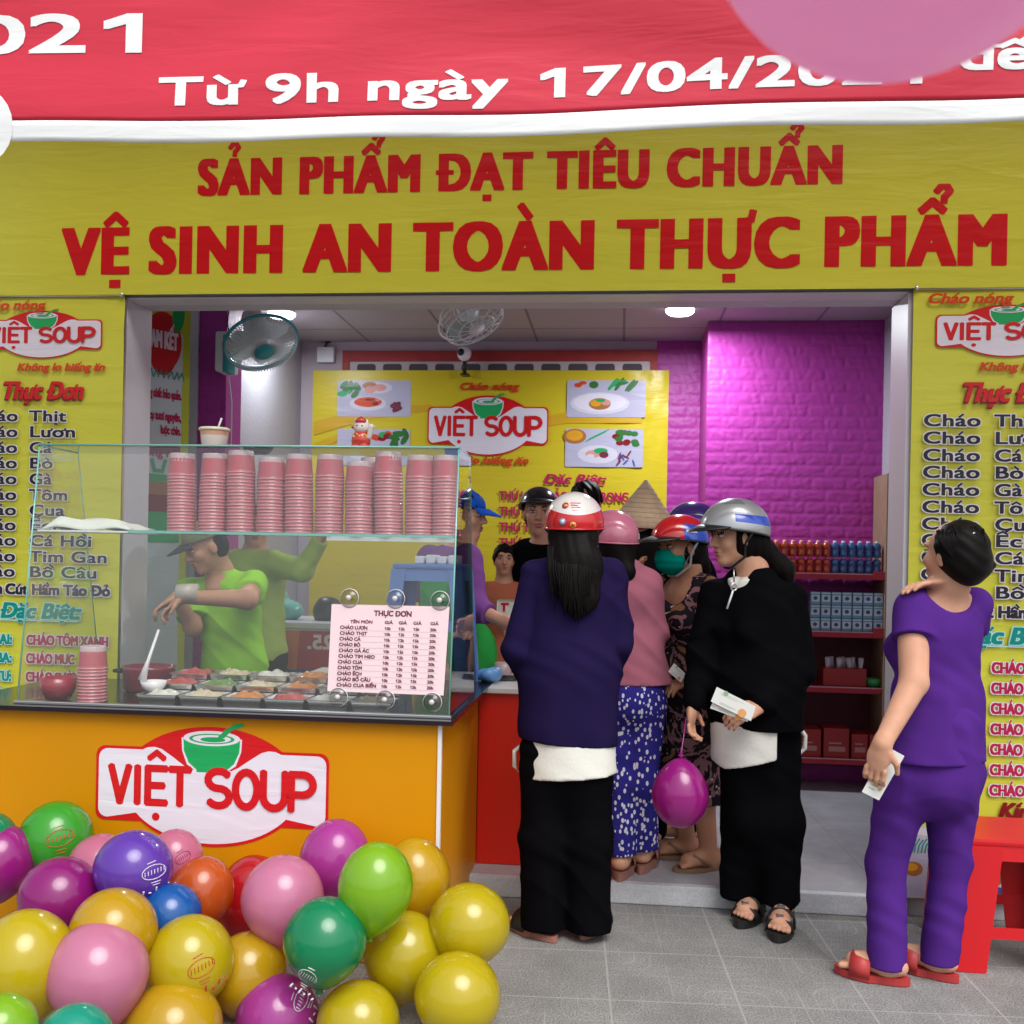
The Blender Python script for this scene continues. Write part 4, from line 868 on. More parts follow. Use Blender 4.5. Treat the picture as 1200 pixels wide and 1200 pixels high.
# ---- light blue plastic stool standing behind the case
def stool(name, c, w, h, col, label, yaw=0, tw=None, parts=True, rails=(.28, .55), legw=.055):
    t = thing(name, c, label, 'stool'); Rz = Matrix.Rotation(yaw, 3, 'Z'); c = V(c); tw = tw or w*.8
    W = lambda x, y, z: c+Rz @ V((x, y, z))
    def hx(b, tt, mm, M): M.hexa([W(*p) for p in b], [W(*p) for p in tt], mm)
    a, b = tw/2, w/2
    m = MB(); bm = MB(); bm.box((-a-.01, -a-.01, h-.022), (a+.01, a+.01, h), col, .008); m.add([W(*v) for v in bm.v], bm.f, col)
    ap = .075; 
    for sx, sy in ((0, 1), (0, -1), (1, 0), (-1, 0)):
        l = a+.004
        if sx == 0: hx([(-l, sy*l-.005, h-ap), (l, sy*l-.005, h-ap), (l, sy*l+.005, h-ap), (-l, sy*l+.005, h-ap)], [(-a, sy*a-.004, h-.021), (a, sy*a-.004, h-.021), (a, sy*a+.006, h-.021), (-a, sy*a+.006, h-.021)], col, m)
        else: hx([(sx*l-.005, -l, h-ap), (sx*l+.005, -l, h-ap), (sx*l+.005, l, h-ap), (sx*l-.005, l, h-ap)], [(sx*a-.004, -a, h-.021), (sx*a+.006, -a, h-.021), (sx*a+.006, a, h-.021), (sx*a-.004, a, h-.021)], col, m)
    m.build('seat', t)
    wd = legw
    at = lambda z: b+(a-b)*z/h
    for sx in (-1, 1):
        for sy in (-1, 1):
            m = MB(); z0, z1 = 0, h-.023
            q = lambda z, k: [(sx*(at(z)+.012), sy*(at(z)+.012), z), (sx*(at(z)+.012-wd*k), sy*(at(z)+.012), z), (sx*(at(z)+.012-wd*k), sy*(at(z)+.004), z), (sx*(at(z)+.004), sy*(at(z)+.004), z)]
            hx(q(z0, .85), q(z1, 1.15), col, m)
            q = lambda z, k: [(sx*(at(z)+.0121), sy*(at(z)+.0121), z), (sx*(at(z)+.0121), sy*(at(z)+.012-wd*k), z), (sx*(at(z)+.004), sy*(at(z)+.012-wd*k), z), (sx*(at(z)+.004), sy*(at(z)+.004), z)]
            hx(q(z0, .85), q(z1, 1.15), col, m); m.build('leg', t)
    for f in rails:
        m = MB(); z0 = h*f-.02; z1 = h*f+.02
        for sx, sy in ((0, 1), (0, -1), (1, 0), (-1, 0)):
            l0, l1 = at(z0)+.006, at(z1)+.006; i = .004
            if sx == 0: hx([(-l0+.02, sy*l0-i, z0), (l0-.02, sy*l0-i, z0), (l0-.02, sy*l0+i, z0), (-l0+.02, sy*l0+i, z0)], [(-l1+.02, sy*l1-i, z1), (l1-.02, sy*l1-i, z1), (l1-.02, sy*l1+i, z1), (-l1+.02, sy*l1+i, z1)], col, m)
            else: hx([(sx*l0-i, -l0+.02, z0), (sx*l0+i, -l0+.02, z0), (sx*l0+i, l0-.02, z0), (sx*l0-i, l0-.02, z0)], [(sx*l1-i, -l1+.02, z1), (sx*l1+i, -l1+.02, z1), (sx*l1+i, l1-.02, z1), (sx*l1-i, l1-.02, z1)], col, m)
        m.build('rail', t)
    return t
p = P(499, 800, .0); hS = P(499, 661, .0).z-TZ
stool('blue_stool', (p.x, .13, TZ+.001), .36, hS, mat('plastic_blue', (.14, .26, .62), .35), 'light blue plastic stool standing on the counter behind the price card', rails=(.5,))
m = MB()
for k in range(4): m.box((p.x-.07+.05*k, .05, TZ+hS+.002), (p.x-.03+.05*k, .2, TZ+hS+.035+.006*(k % 2)), WHITEP, .008)
tag(m.build('tissue_pack'), 'pack of white tissues on top of the light blue stool', 'tissues')
# ---- red stool outside, lower right
rp = P(1124, 1138, -.58)+V((.20, .20, 0)); hR = .47
stool('red_stool', (rp.x, rp.y, .002), .40, hR, mat('plastic_red', (.60, .006, .012), .38, spec=.5), 'red plastic stool at the right edge in front of the menu sign', yaw=R(0), tw=.35, rails=(.30,), legw=.12)
# ---- street reflection in the glass, built as a chest behind the workers
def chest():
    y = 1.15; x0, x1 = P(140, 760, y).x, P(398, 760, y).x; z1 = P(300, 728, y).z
    t = thing('reflection_chest', ((x0+x1)/2, y+.3, FL), 'white and red street reflection built as a chest behind the green-shirted worker', 'reflection_prop')
    m = MB(); m.box((x0, y, FL+.004), (x1, y+.6, z1-.035), mat('reflection_white', (.62, .64, .70), .3), .01); m.build('body', t)
    m = MB(); m.box((x0-.01, y-.012, z1-.034), (x1+.01, y+.61, z1), mat('reflection_white', (.62, .64, .70), .3), .008); m.build('lid', t)  # top of the chest standing in for the street reflection
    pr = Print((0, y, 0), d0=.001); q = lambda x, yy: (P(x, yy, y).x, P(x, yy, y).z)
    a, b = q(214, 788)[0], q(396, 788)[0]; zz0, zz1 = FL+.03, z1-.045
    pr.poly([(a, zz0), (b, zz0), (b, zz1), (a, zz1)], mat('reflected_red', (.42, .012, .02), .35))
    c, d = q(318, 788)[0], q(350, 788)[0]; pr.poly([(c, zz0), (d-.05, zz0), (d, zz1), (c, zz1)], mat('reflected_orange', (.62, .16, .03), .35))
    zb = q(300, 783)[1]; pr.poly([(x0+.02, zb-.03), (b, zb-.03), (b, zb), (a, zb), (x0+.02, zb+.0)], mat('reflected_blue', (.03, .12, .35), .35)); pr.poly([(a-.18, zb), (a, zb), (a, zb+.07)], mat('reflected_blue', (.03, .12, .35), .35))
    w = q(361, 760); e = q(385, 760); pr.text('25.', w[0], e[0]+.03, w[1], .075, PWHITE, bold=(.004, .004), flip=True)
    pr.build('reflected_print', t)
    # things on the reflection chest
    k = P(193, 700, y+.2); m = MB(); m.lathe([(.05, 0), (.055, .004), (.055, .17), (.05, .175), (.0001, .175)], (k.x, y+.2, z1+.001), mat('jar_green', (.30, .32, .18), .3, coat=.4), n=20, caps=False); m.lathe([(.057, .176), (.057, .2), (.0001, .2)], (k.x, y+.2, z1+.001), STEEL, n=20, caps=False); tag(m.build('storage_jar'), 'olive storage jar with steel lid standing on the reflection chest', 'jar')
    k = P(172, 720, y+.3); s = Sdf(.006); s.ell((k.x, y+.25, z1+.06), (.1, .08, .07), k=.02); s.ell((k.x+.06, y+.25, z1+.09), (.05, .06, .06)); s.cut((0, 0, z1+.001), (0, 0, -1)); tag(s.mesh('grey_bag', mat('bag_grey', (.30, .31, .34), .5), fold=folds(.006, 30, 30)), 'crumpled grey plastic bag on the reflection chest beside the olive jar', 'bag')
    k = P(335, 715, y+.3); s = Sdf(.006); s.ell((k.x, y+.25, z1+.05), (.12, .09, .07), k=.02); s.ell((k.x-.03, y+.25, z1+.12), (.06, .06, .06)); s.cut((0, 0, z1+.001), (0, 0, -1)); tag(s.mesh('mint_bag', mat('bag_mint', (.16, .50, .42), .35), fold=folds(.008, 30, 30)), 'crumpled mint green plastic bag on the reflection chest behind the worker', 'bag')
    k = P(388, 712, y+.3); s = Sdf(.006); s.ell((k.x, y+.25, z1+.05), (.09, .09, .09), k=.02); s.cut((0, 0, z1+.001), (0, 0, -1)); tag(s.mesh('dark_bag', mat('bag_dark', (.03, .025, .03), .4), fold=folds(.006, 30, 30)), 'dark bag on the reflection chest just left of the price card', 'bag')
chest()  # stand-in for the street reflection in the glass
# ================================================================ display shelf on the right
SR = mat('shelf_red', (.40, .012, .03), .4); WOOD = mat('shelf_board', (.30, .20, .13), .6, var=.2, varscale=12)
yS = 1.93; q = lambda x, y: P(x, y, yS)
ds = thing('display_shelf', (q(975, 890).x, yS+.13, FL), 'red display shelf of drinks and boxes against the magenta brick wall', 'shelf')
x0, x1 = q(878, 700).x, q(1036, 700).x; zs = [q(975, y).z for y in (672, 740, 805, 889)]
for z in zs:
    m = MB(); m.box((x0, yS, z-.035), (x1, 2.235, z), SR, .003); m.box((x0, yS-.003, z-.004), (x1, yS-.0005, z+.002), mat('shelf_lip', (.55, .30, .34), .4)); m.build('shelf_board', ds)
m = MB(); m.box((x1+.001, yS-.02, FL+.002), (x1+.06, 2.236, q(1040, 555).z), WOOD); m.build('side_board', ds)
m = MB(); m.box((x0-.03, yS, FL+.002), (x0-.002, 2.236, zs[0]+.02), SR); m.build('upright', ds)
m = MB(); m.box((x0, 2.226, FL+.1), (x1, 2.238, zs[1]-.036), mat('shelf_back', (.10, .008, .015), .6)); m.build('back_panel', ds)
m = MB(); pp = q(1029, 674); m.box((pp.x-.03, yS-.012, pp.z-.03), (pp.x+.045, yS-.0035, pp.z+.02), SR, .004); pp = q(1029, 742); m.box((pp.x-.03, yS-.012, pp.z-.03), (pp.x+.045, yS-.0035, pp.z+.03), SR, .004); m.build('price_rail', ds)
def bottle_proto(col, capc, h=.098, r=.0262):
    m = MB(); m.lathe([(.0001, 0), (r*.9, 0), (r, .004), (r, h*.30), (r*.92, h*.34), (r*.92, h*.52), (r, h*.56), (r*.98, h*.78), (r*.5, h*.88), (r*.42, h*.91)], (0, 0, 0), col, n=14, caps=False)
    m.lathe([(r*.46, h*.89), (r*.46, h), (.0001, h)], (0, 0, 0), capc, n=12, caps=False); o = m.build('b'); d = o.data; bpy.data.objects.remove(o); return d
BR = bottle_proto(translucent(mat('drink_red', (.42, .05, .015), .12, coat=.8), (.7, .12, .03), .3), mat('cap_red', (.60, .30, .22), .3)); BB = bottle_proto(translucent(mat('drink_blue', (.05, .12, .30), .12, coat=.8), (.15, .3, .6), .3), mat('cap_pale', (.45, .55, .70), .3))
for r in range(2):
    for c in range(14):
        x = q(901+9.9*c, 650).x; red = c < 8
        for d in range(1):
            o = bpy.data.objects.new('drink_bottle', BR if red else BB); COL.objects.link(o); o.location = (x, yS+.05+.058*d, zs[0]+.001+r*.0985)
            nm = ords[c] if c < 10 else ['eleventh', 'twelfth', 'thirteenth', 'fourteenth'][c-10]
            tag(o, '%s drink bottle with %s cap, %s from left in the %s tier on the top shelf' % (('red', 'red') if red else ('blue', 'pale')+())[:0] if False else '%s drink bottle, %s from left in the %s tier on the top shelf' % ('red' if red else 'blue', nm, ['lower', 'upper'][r]), 'bottle', 'drink bottles on the top shelf')
PK = mat('pack_blue', (.14, .36, .50), .3, coat=.4); PKL = mat('pack_label', (.60, .66, .70), .4); PKD = mat('pack_dark', (.03, .10, .22), .4)
m = MB(); m.box((-.029, -.03, 0), (.029, .03, .078), PK, .006); m.box((-.024, -.0315, .018), (.024, -.0302, .058), PKL); m.sphere((0, -.0318, .04), (.013, .001, .012), PKD, 12, 6); m.box((-.026, -.031, .066), (.026, -.0302, .074), PKL); o = m.build('b'); pkd = o.data; bpy.data.objects.remove(o)
for r in range(3):
    for c in range(7):
        x = q(956+12.4*c, 720).x; o = bpy.data.objects.new('water_pack', pkd); COL.objects.link(o); o.location = (x, yS+.05, zs[1]+.001+r*.0790)
        tag(o, 'blue water pack, %s from left in the %s tier of the second shelf' % (ords[c], ['bottom', 'middle', 'top'][r]), 'pack', 'blue water packs on the second shelf')
BXR = mat('box_red', (.36, .02, .02), .45, var=.15, varscale=20); BXL = mat('box_label', (.50, .22, .20), .5)
a, b = q(966, 790), q(1017, 790); m = MB(); m.box((a.x, yS+.03, zs[2]+.001), (b.x, yS+.2, zs[2]+.11), BXR, .006); t = m.build('snack_box'); tag(t, 'red open box filled with clear plastic cups on the third shelf', 'box')
m = MB()
for k in range(10): m.lathe([(.012, 0), (.018, .06), (.0165, .06), (.011, .004)], (a.x+.03+.022*k, yS+.07+.03*(k % 3), zs[2]+.112), mat('cups_clear', (.55, .52, .55), .2, coat=.5), ax=V((random.uniform(-.4, .4), random.uniform(-.4, 0), 1)), n=10, caps=False)
tag(m.build('clear_cup_heap'), 'heap of small clear plastic cups in the red box on the third shelf', 'cups', kind='thing')
k = q(1027, 797); m = MB(); m.lathe([(.03, 0), (.045, .01), (.05, .05), (.046, .05), (.03, .01)], (k.x, yS+.08, zs[2]+.001), mat('bowl_green', (.05, .42, .12), .35), n=16, caps=False); tag(m.build('green_bowl'), 'green bowl beside the red box on the third shelf', 'bowl')
for i, (xa, xb, h) in enumerate(((930, 963, .17), (966, 996, .18), (999, 1018, .15), (1020, 1034, .15))):
    a, b = q(xa, 870), q(xb, 870); t = thing('red_box', ((a.x+b.x)/2, yS+.1, zs[3]), 'red carton with pale label, %s from left on the bottom shelf' % ords[i], 'box', 'red cartons on the bottom shelf')
    m = MB(); m.box((a.x, yS+.02, zs[3]+.001), (b.x, yS+.2, zs[3]+h), BXR, .005); m.build('carton', t)
    pr = Print((0, yS+.02, 0), d0=.001); w_ = b.x-a.x; pr.rrect(a.x+w_*.2, zs[3]+.04, a.x+w_*.85, zs[3]+.07, .004, BXL); pr.rrect(a.x+w_*.2, zs[3]+.085, a.x+w_*.7, zs[3]+.095, .003, BXL); pr.build('carton_label', t)
# ================================================================ ceiling lamps, fans, camera, box
for i, (px, py, lb) in enumerate(((330, 371, 'round lit ceiling lamp above the white and turquoise wall fan'), (797, 367, 'round lit ceiling lamp beside the magenta brick wall'))):
    c = PZ(px, py-2, CEIL-.03); r = .088; t = thing('ceiling_lamp', (c.x, c.y, CEIL), lb, 'lamp', 'round ceiling lamps')
    m = MB(); m.lathe([(r, 0), (r, -.018)], (c.x, c.y, CEIL-.001), WHITEP, n=28, caps=False); m.build('lamp_housing', t)
    m = MB(); m.lathe([(r*.99, -.018), (r*.97, -.034), (r*.8, -.046), (.0001, -.052)], (c.x, c.y, CEIL-.001), mat('lamp_glow', (.9, .95, 1), .4, emit=((.86, .95, 1), 4)), n=28, caps=False); m.build('diffuser', t)
    l = bpy.data.lights.new('lamp_light', 'AREA'); l.shape = 'DISK'; l.size = .17; l.energy = (11, 27)[i]; l.color = (.90, .95, 1); lo = bpy.data.objects.new('lamp_light', l); COL.objects.link(lo); lo.location = (c.x, c.y, CEIL-.062)
TURQ = mat('fan_turquoise', (.03, .38, .44), .3); FANW = mat('fan_white', (.84, .87, .88), .3); BLADE = translucent(mat('fan_blade_pale', (.72, .84, .87), .25, coat=.5), (.75, .88, .9), .5)
def ring(m, c, n, r, t, mm, k=40):
    n = V(n).normalized(); u = n.orthogonal().normalized(); w = n.cross(u); m.tube([V(c)+(u*math.cos(2*math.pi*i/k)+w*math.sin(2*math.pi*i/k))*r for i in range(k)], t, mm, 6, closed=True)
def spokes(m, c, n, prof, num, t, mm, tw=0):
    n = V(n).normalized(); u = n.orthogonal().normalized(); w = n.cross(u)
    for i in range(num):
        a = 2*math.pi*i/num; m.tube([V(c)+(u*math.cos(a+tw*j)+w*math.sin(a+tw*j))*r+n*h for j, (r, h) in enumerate(prof)], t, mm, 5)
def wall_fan():
    yf = 1.00; mnt = P(264, 415, yf); hd = P(306, 402, yf-.10); n = V((.42, -.42, -.80)).normalized(); r = .198
    t = thing('wall_fan', mnt, 'white and turquoise wall fan tilted down on the magenta pillar', 'fan')
    m = MB(); m.box((mnt.x-.045, yf-.04, mnt.z-.10), (mnt.x+.035, yf+.112, mnt.z+.12), FANW, .02); m.box((mnt.x+.0, yf-.045, mnt.z-.105), (mnt.x+.038, yf+.06, mnt.z+.10), TURQ, .015); m.build('wall_bracket', t)
    m = MB(); back = hd-n*.13; m.tube([mnt+V((.02, -.01, .04)), mnt+V((.09, -.04, .045)), back+n*.02], [.042, .04, .035], FANW, 14); m.build('arm', t)
    m = MB(); m.lathe([(.0001, -.215), (.055, -.21), (.062, -.19), (.066, -.08), (.07, -.06), (.0001, -.055)], hd, FANW, ax=n, n=24, caps=False); m.build('motor', t)
    m = MB(); ring(m, hd, n, r, .009, TURQ); ring(m, hd-n*.008, n, r*.97, .006, TURQ); m.build('guard_ring', t)
    m = MB(); spokes(m, hd, n, [(r, 0), (r*.93, .035), (r*.6, .06), (r*.25, .066)], 72, .0022, FANW); spokes(m, hd, n, [(r, 0), (r*.9, -.035), (r*.5, -.06), (r*.2, -.062)], 60, .0018, FANW); ring(m, hd+n*.05, n, r*.75, .0014, FANW); ring(m, hd+n*.062, n, r*.5, .0014, FANW); m.build('guard', t)
    m = MB(); m.lathe([(.055, .062), (.052, .072), (.0001, .074)], hd, TURQ, ax=n, n=24, caps=False); m.build('guard_badge', t)
    m = MB(); u = n.orthogonal().normalized(); w = n.cross(u)
    for k in range(3):
        a = 2*math.pi*k/3+.4; vs = []; N_ = 10
        for i in range(N_+1):
            for s_ in (-1, 1):
                rr = .03+(r-.05)*i/N_; wd = (.55+.55*math.sin(math.pi*min(1, .2+.75*i/N_)))*s_*.85; vs.append(hd+(u*math.cos(a+wd)+w*math.sin(a+wd))*rr+n*(.012*s_))
        m.add(vs, [(2*i, 2*i+1, 2*i+3, 2*i+2) for i in range(N_)], BLADE, True)
    m.lathe([(.035, -.03), (.035, .03), (.0001, .04)], hd, FANW, ax=n, n=18, caps=False); m.build('blades', t)
    m = MB(); cb = V((mnt.x-.0, yf+.05, mnt.z-.1)); m.tube([cb, cb+V((.002, .05, -.15)), cb+V((.004, .05, -.62))], .004, WHITEP, 6); m.tube([V((mnt.x-.02, yf+.105, mnt.z+.11)), V((mnt.x-.035, yf+.11, mnt.z+.2)), V((mnt.x-.02, yf+.11, mnt.z+.35))], .004, BLACKP, 6); m.build('power_cord', t)
wall_fan()
def ceiling_fan():
    c = P(552, 372, .95); n = V((.45, -.25, -.82)).normalized(); r = .185
    t = thing('ceiling_fan', (c.x, c.y, CEIL), 'white caged orbit fan hanging from the ceiling just behind the lintel', 'fan')
    m = MB(); m.tube([(c.x, c.y, CEIL-.001), (c.x, c.y, CEIL-.06), c-n*.12], .022, FANW); m.build('hanger', t)
    m = MB(); ring(m, c, n, r, .006, FANW); ring(m, c+n*.05, n, r*.88, .0045, FANW); ring(m, c+n*.075, n, r*.55, .004, FANW); ring(m, c-n*.05, n, r*.85, .004, FANW); spokes(m, c, n, [(r, 0), (r*.88, .05), (r*.55, .075), (r*.2, .08)], 14, .0025, FANW, .12); spokes(m, c, n, [(r, 0), (r*.85, -.05), (r*.4, -.08)], 14, .0025, FANW); m.build('guard', t)
    m = MB(); m.lathe([(.0001, .085), (.045, .08), (.045, .07)], c, FANW, ax=n, n=18, caps=False); m.lathe([(.05, -.1), (.055, -.02), (.03, .01), (.0001, .012)], c, FANW, ax=n, n=18, caps=False); m.build('motor', t)
    m = MB(); u = n.orthogonal().normalized(); w = n.cross(u)
    for k in range(3):
        a = 2*math.pi*k/3+.9; vs = []
        for i in range(9):
            for s_ in (-1, 1): vs.append(c+(u*math.cos(a+s_*(.25+.04*i))+w*math.sin(a+s_*(.25+.04*i)))*(.03+.14*i/8)+n*(.014*s_+.02))
        m.add(vs, [(2*i, 2*i+1, 2*i+3, 2*i+2) for i in range(8)], mat('blade_mint', (.48, .60, .58), .35), True)
    m.build('blades', t)
ceiling_fan()
def cctv():
    y = BACK-.14; b = P(544, 434, y); c = P(543, 414, y); t = thing('security_camera', b, 'small white security camera standing on the top edge of the inner banner', 'camera')
    m = MB(); m.tube([(c.x+.008, y+.02, b.z-.02), (c.x+.008, y+.02, c.z-.03)], .014, BLACKP); m.box((c.x-.02, y+.0, b.z-.03), (c.x+.04, BACK-.031, b.z-.02), BLACKP); m.build('stand', t)
    m = MB(); m.sphere(c+V((.006, 0, 0)), (.05, .05, .055), FANW); m.build('housing', t)
    m = MB(); m.lathe([(.026, .038), (.024, .05), (.0001, .052)], c+V((.0, 0, 0)), BLACKP, ax=V((-.25, -1, 0)), n=18, caps=False); m.build('lens', t)
cctv()
p = P(382, 416, BACK-.03); m = MB(); m.box((p.x-.062, BACK-.05, p.z-.055), (p.x+.062, BACK-.001, p.z+.055), FANW, .006); m.tube([(p.x-.01, BACK-.03, p.z+.05), (p.x, BACK-.03, p.z+.09), (p.x+.03, BACK-.02, p.z+.1)], .008, BLACKP); tag(m.build('junction_box'), 'white electrical junction box with dark cable on the back wall', 'box')
# ================================================================ people
SKIN = mat('skin', (.60, .315, .205), .55, var=.14, varscale=22, sss=.10, spec=.3, bump=(320, .25, .0012)); SKIND = mat('skin_tan', (.47, .225, .135), .5, var=.10, varscale=14, sss=.12, spec=.35)
HAIR = mat('hair_black', (.006, .0045, .0045), .5, bump=(120, .3, .003), spec=.09); LIPS = mat('lips', (.42, .10, .09), .4); BROW = mat('eyebrow', (.015, .01, .008), .7); EYEW = mat('eye_white', (.6, .57, .54), .3); EYED = mat('eye_dark', (.012, .008, .006), .15, coat=.6)
NAVY = cloth('cloth_navy', (.016, .010, .050)); BLACKC = cloth('cloth_black', (.0032, .003, .0042)); PINKT = cloth('cloth_pink', (.42, .14, .20)); WHITEC = cloth('cloth_white', (.70, .69, .76), var=.05)
PURP = cloth('cloth_purple', (.078, .022, .205)); LIME = cloth('cloth_lime', (.32, .68, .045)); ORAC = cloth('cloth_orange', (.48, .15, .085)); PURPS = cloth('cloth_violet', (.20, .07, .26)); GREENA = cloth('apron_green', (.04, .42, .08)); TEALM = cloth('mask_teal', (.0, .25, .19))
SOLE = mat('sandal_black', (.012, .011, .011), .5); SOLER = mat('sandal_red', (.42, .035, .035), .5); SOLEB = mat('sandal_brown', (.22, .12, .07), .55); SOLEP = mat('sandal_rose', (.30, .13, .10), .5); STRAPG = mat('strap_grey', (.16, .16, .17), .3, .3)
def pattern_mat(name, kind):
    m = cloth(name, (.05, .05, .3)); nt = m.node_tree; n = nt.nodes; b = n['Principled BSDF']; g = n.new('ShaderNodeNewGeometry')
    mp = n.new('ShaderNodeMapping'); nt.links.new(g.outputs['Position'], mp.inputs['Vector'])
    def vor(sc, f='F1'):
        v = n.new('ShaderNodeTexVoronoi'); v.inputs['Scale'].default_value = sc; nt.links.new(mp.outputs[0], v.inputs['Vector']); return v
    def ramp(src, stops):
        r = n.new('ShaderNodeValToRGB'); r.color_ramp.interpolation = 'CONSTANT'; e = r.color_ramp.elements
        while len(e) < len(stops): e.new(.5)
        for el, (p, c) in zip(e, stops): el.position = p; el.color = (*c, 1)
        nt.links.new(src, r.inputs[0]); return r.outputs[0]
    if kind == 'spots':
        mp.inputs['Scale'].default_value = (1.25, 1, .72); v = vor(46)
        nt.links.new(ramp(v.outputs['Distance'], [(0, (.66, .64, .74)), (.34, (.030, .026, .22))]), b.inputs['Base Color'])
    else:
        nz = n.new('ShaderNodeTexNoise'); nz.inputs['Scale'].default_value = 9; nz.inputs['Detail'].default_value = 3; nz.inputs['Distortion'].default_value = 1.2; nt.links.new(mp.outputs[0], nz.inputs['Vector'])
        c1 = ramp(nz.outputs['Fac'], [(0, (.24, .11, .06)), (.36, (.02, .016, .02)), (.52, (.26, .13, .14)), (.60, (.016, .012, .02)), (.68, (.10, .055, .04))])
        v = vor(34); n2 = n.new('ShaderNodeTexNoise'); n2.inputs['Scale'].default_value = 5; nt.links.new(mp.outputs[0], n2.inputs['Vector'])
        mm = n.new('ShaderNodeMath'); mm.operation = 'MULTIPLY'; a1 = ramp(v.outputs['Distance'], [(0, (1, 1, 1)), (.20, (0, 0, 0))]); a2 = ramp(n2.outputs['Fac'], [(0, (0, 0, 0)), (.53, (1, 1, 1))]); nt.links.new(a1, mm.inputs[0]); nt.links.new(a2, mm.inputs[1])
        mx = n.new('ShaderNodeMix'); mx.data_type = 'RGBA'; nt.links.new(mm.outputs[0], mx.inputs['Factor']); nt.links.new(c1, mx.inputs['A']); mx.inputs['B'].default_value = (.55, .50, .48, 1); nt.links.new(mx.outputs['Result'], b.inputs['Base Color'])
    return m
SPOTS = pattern_mat('cloth_blue_spots', 'spots'); FLORAL = pattern_mat('cloth_dark_floral', 'floral')

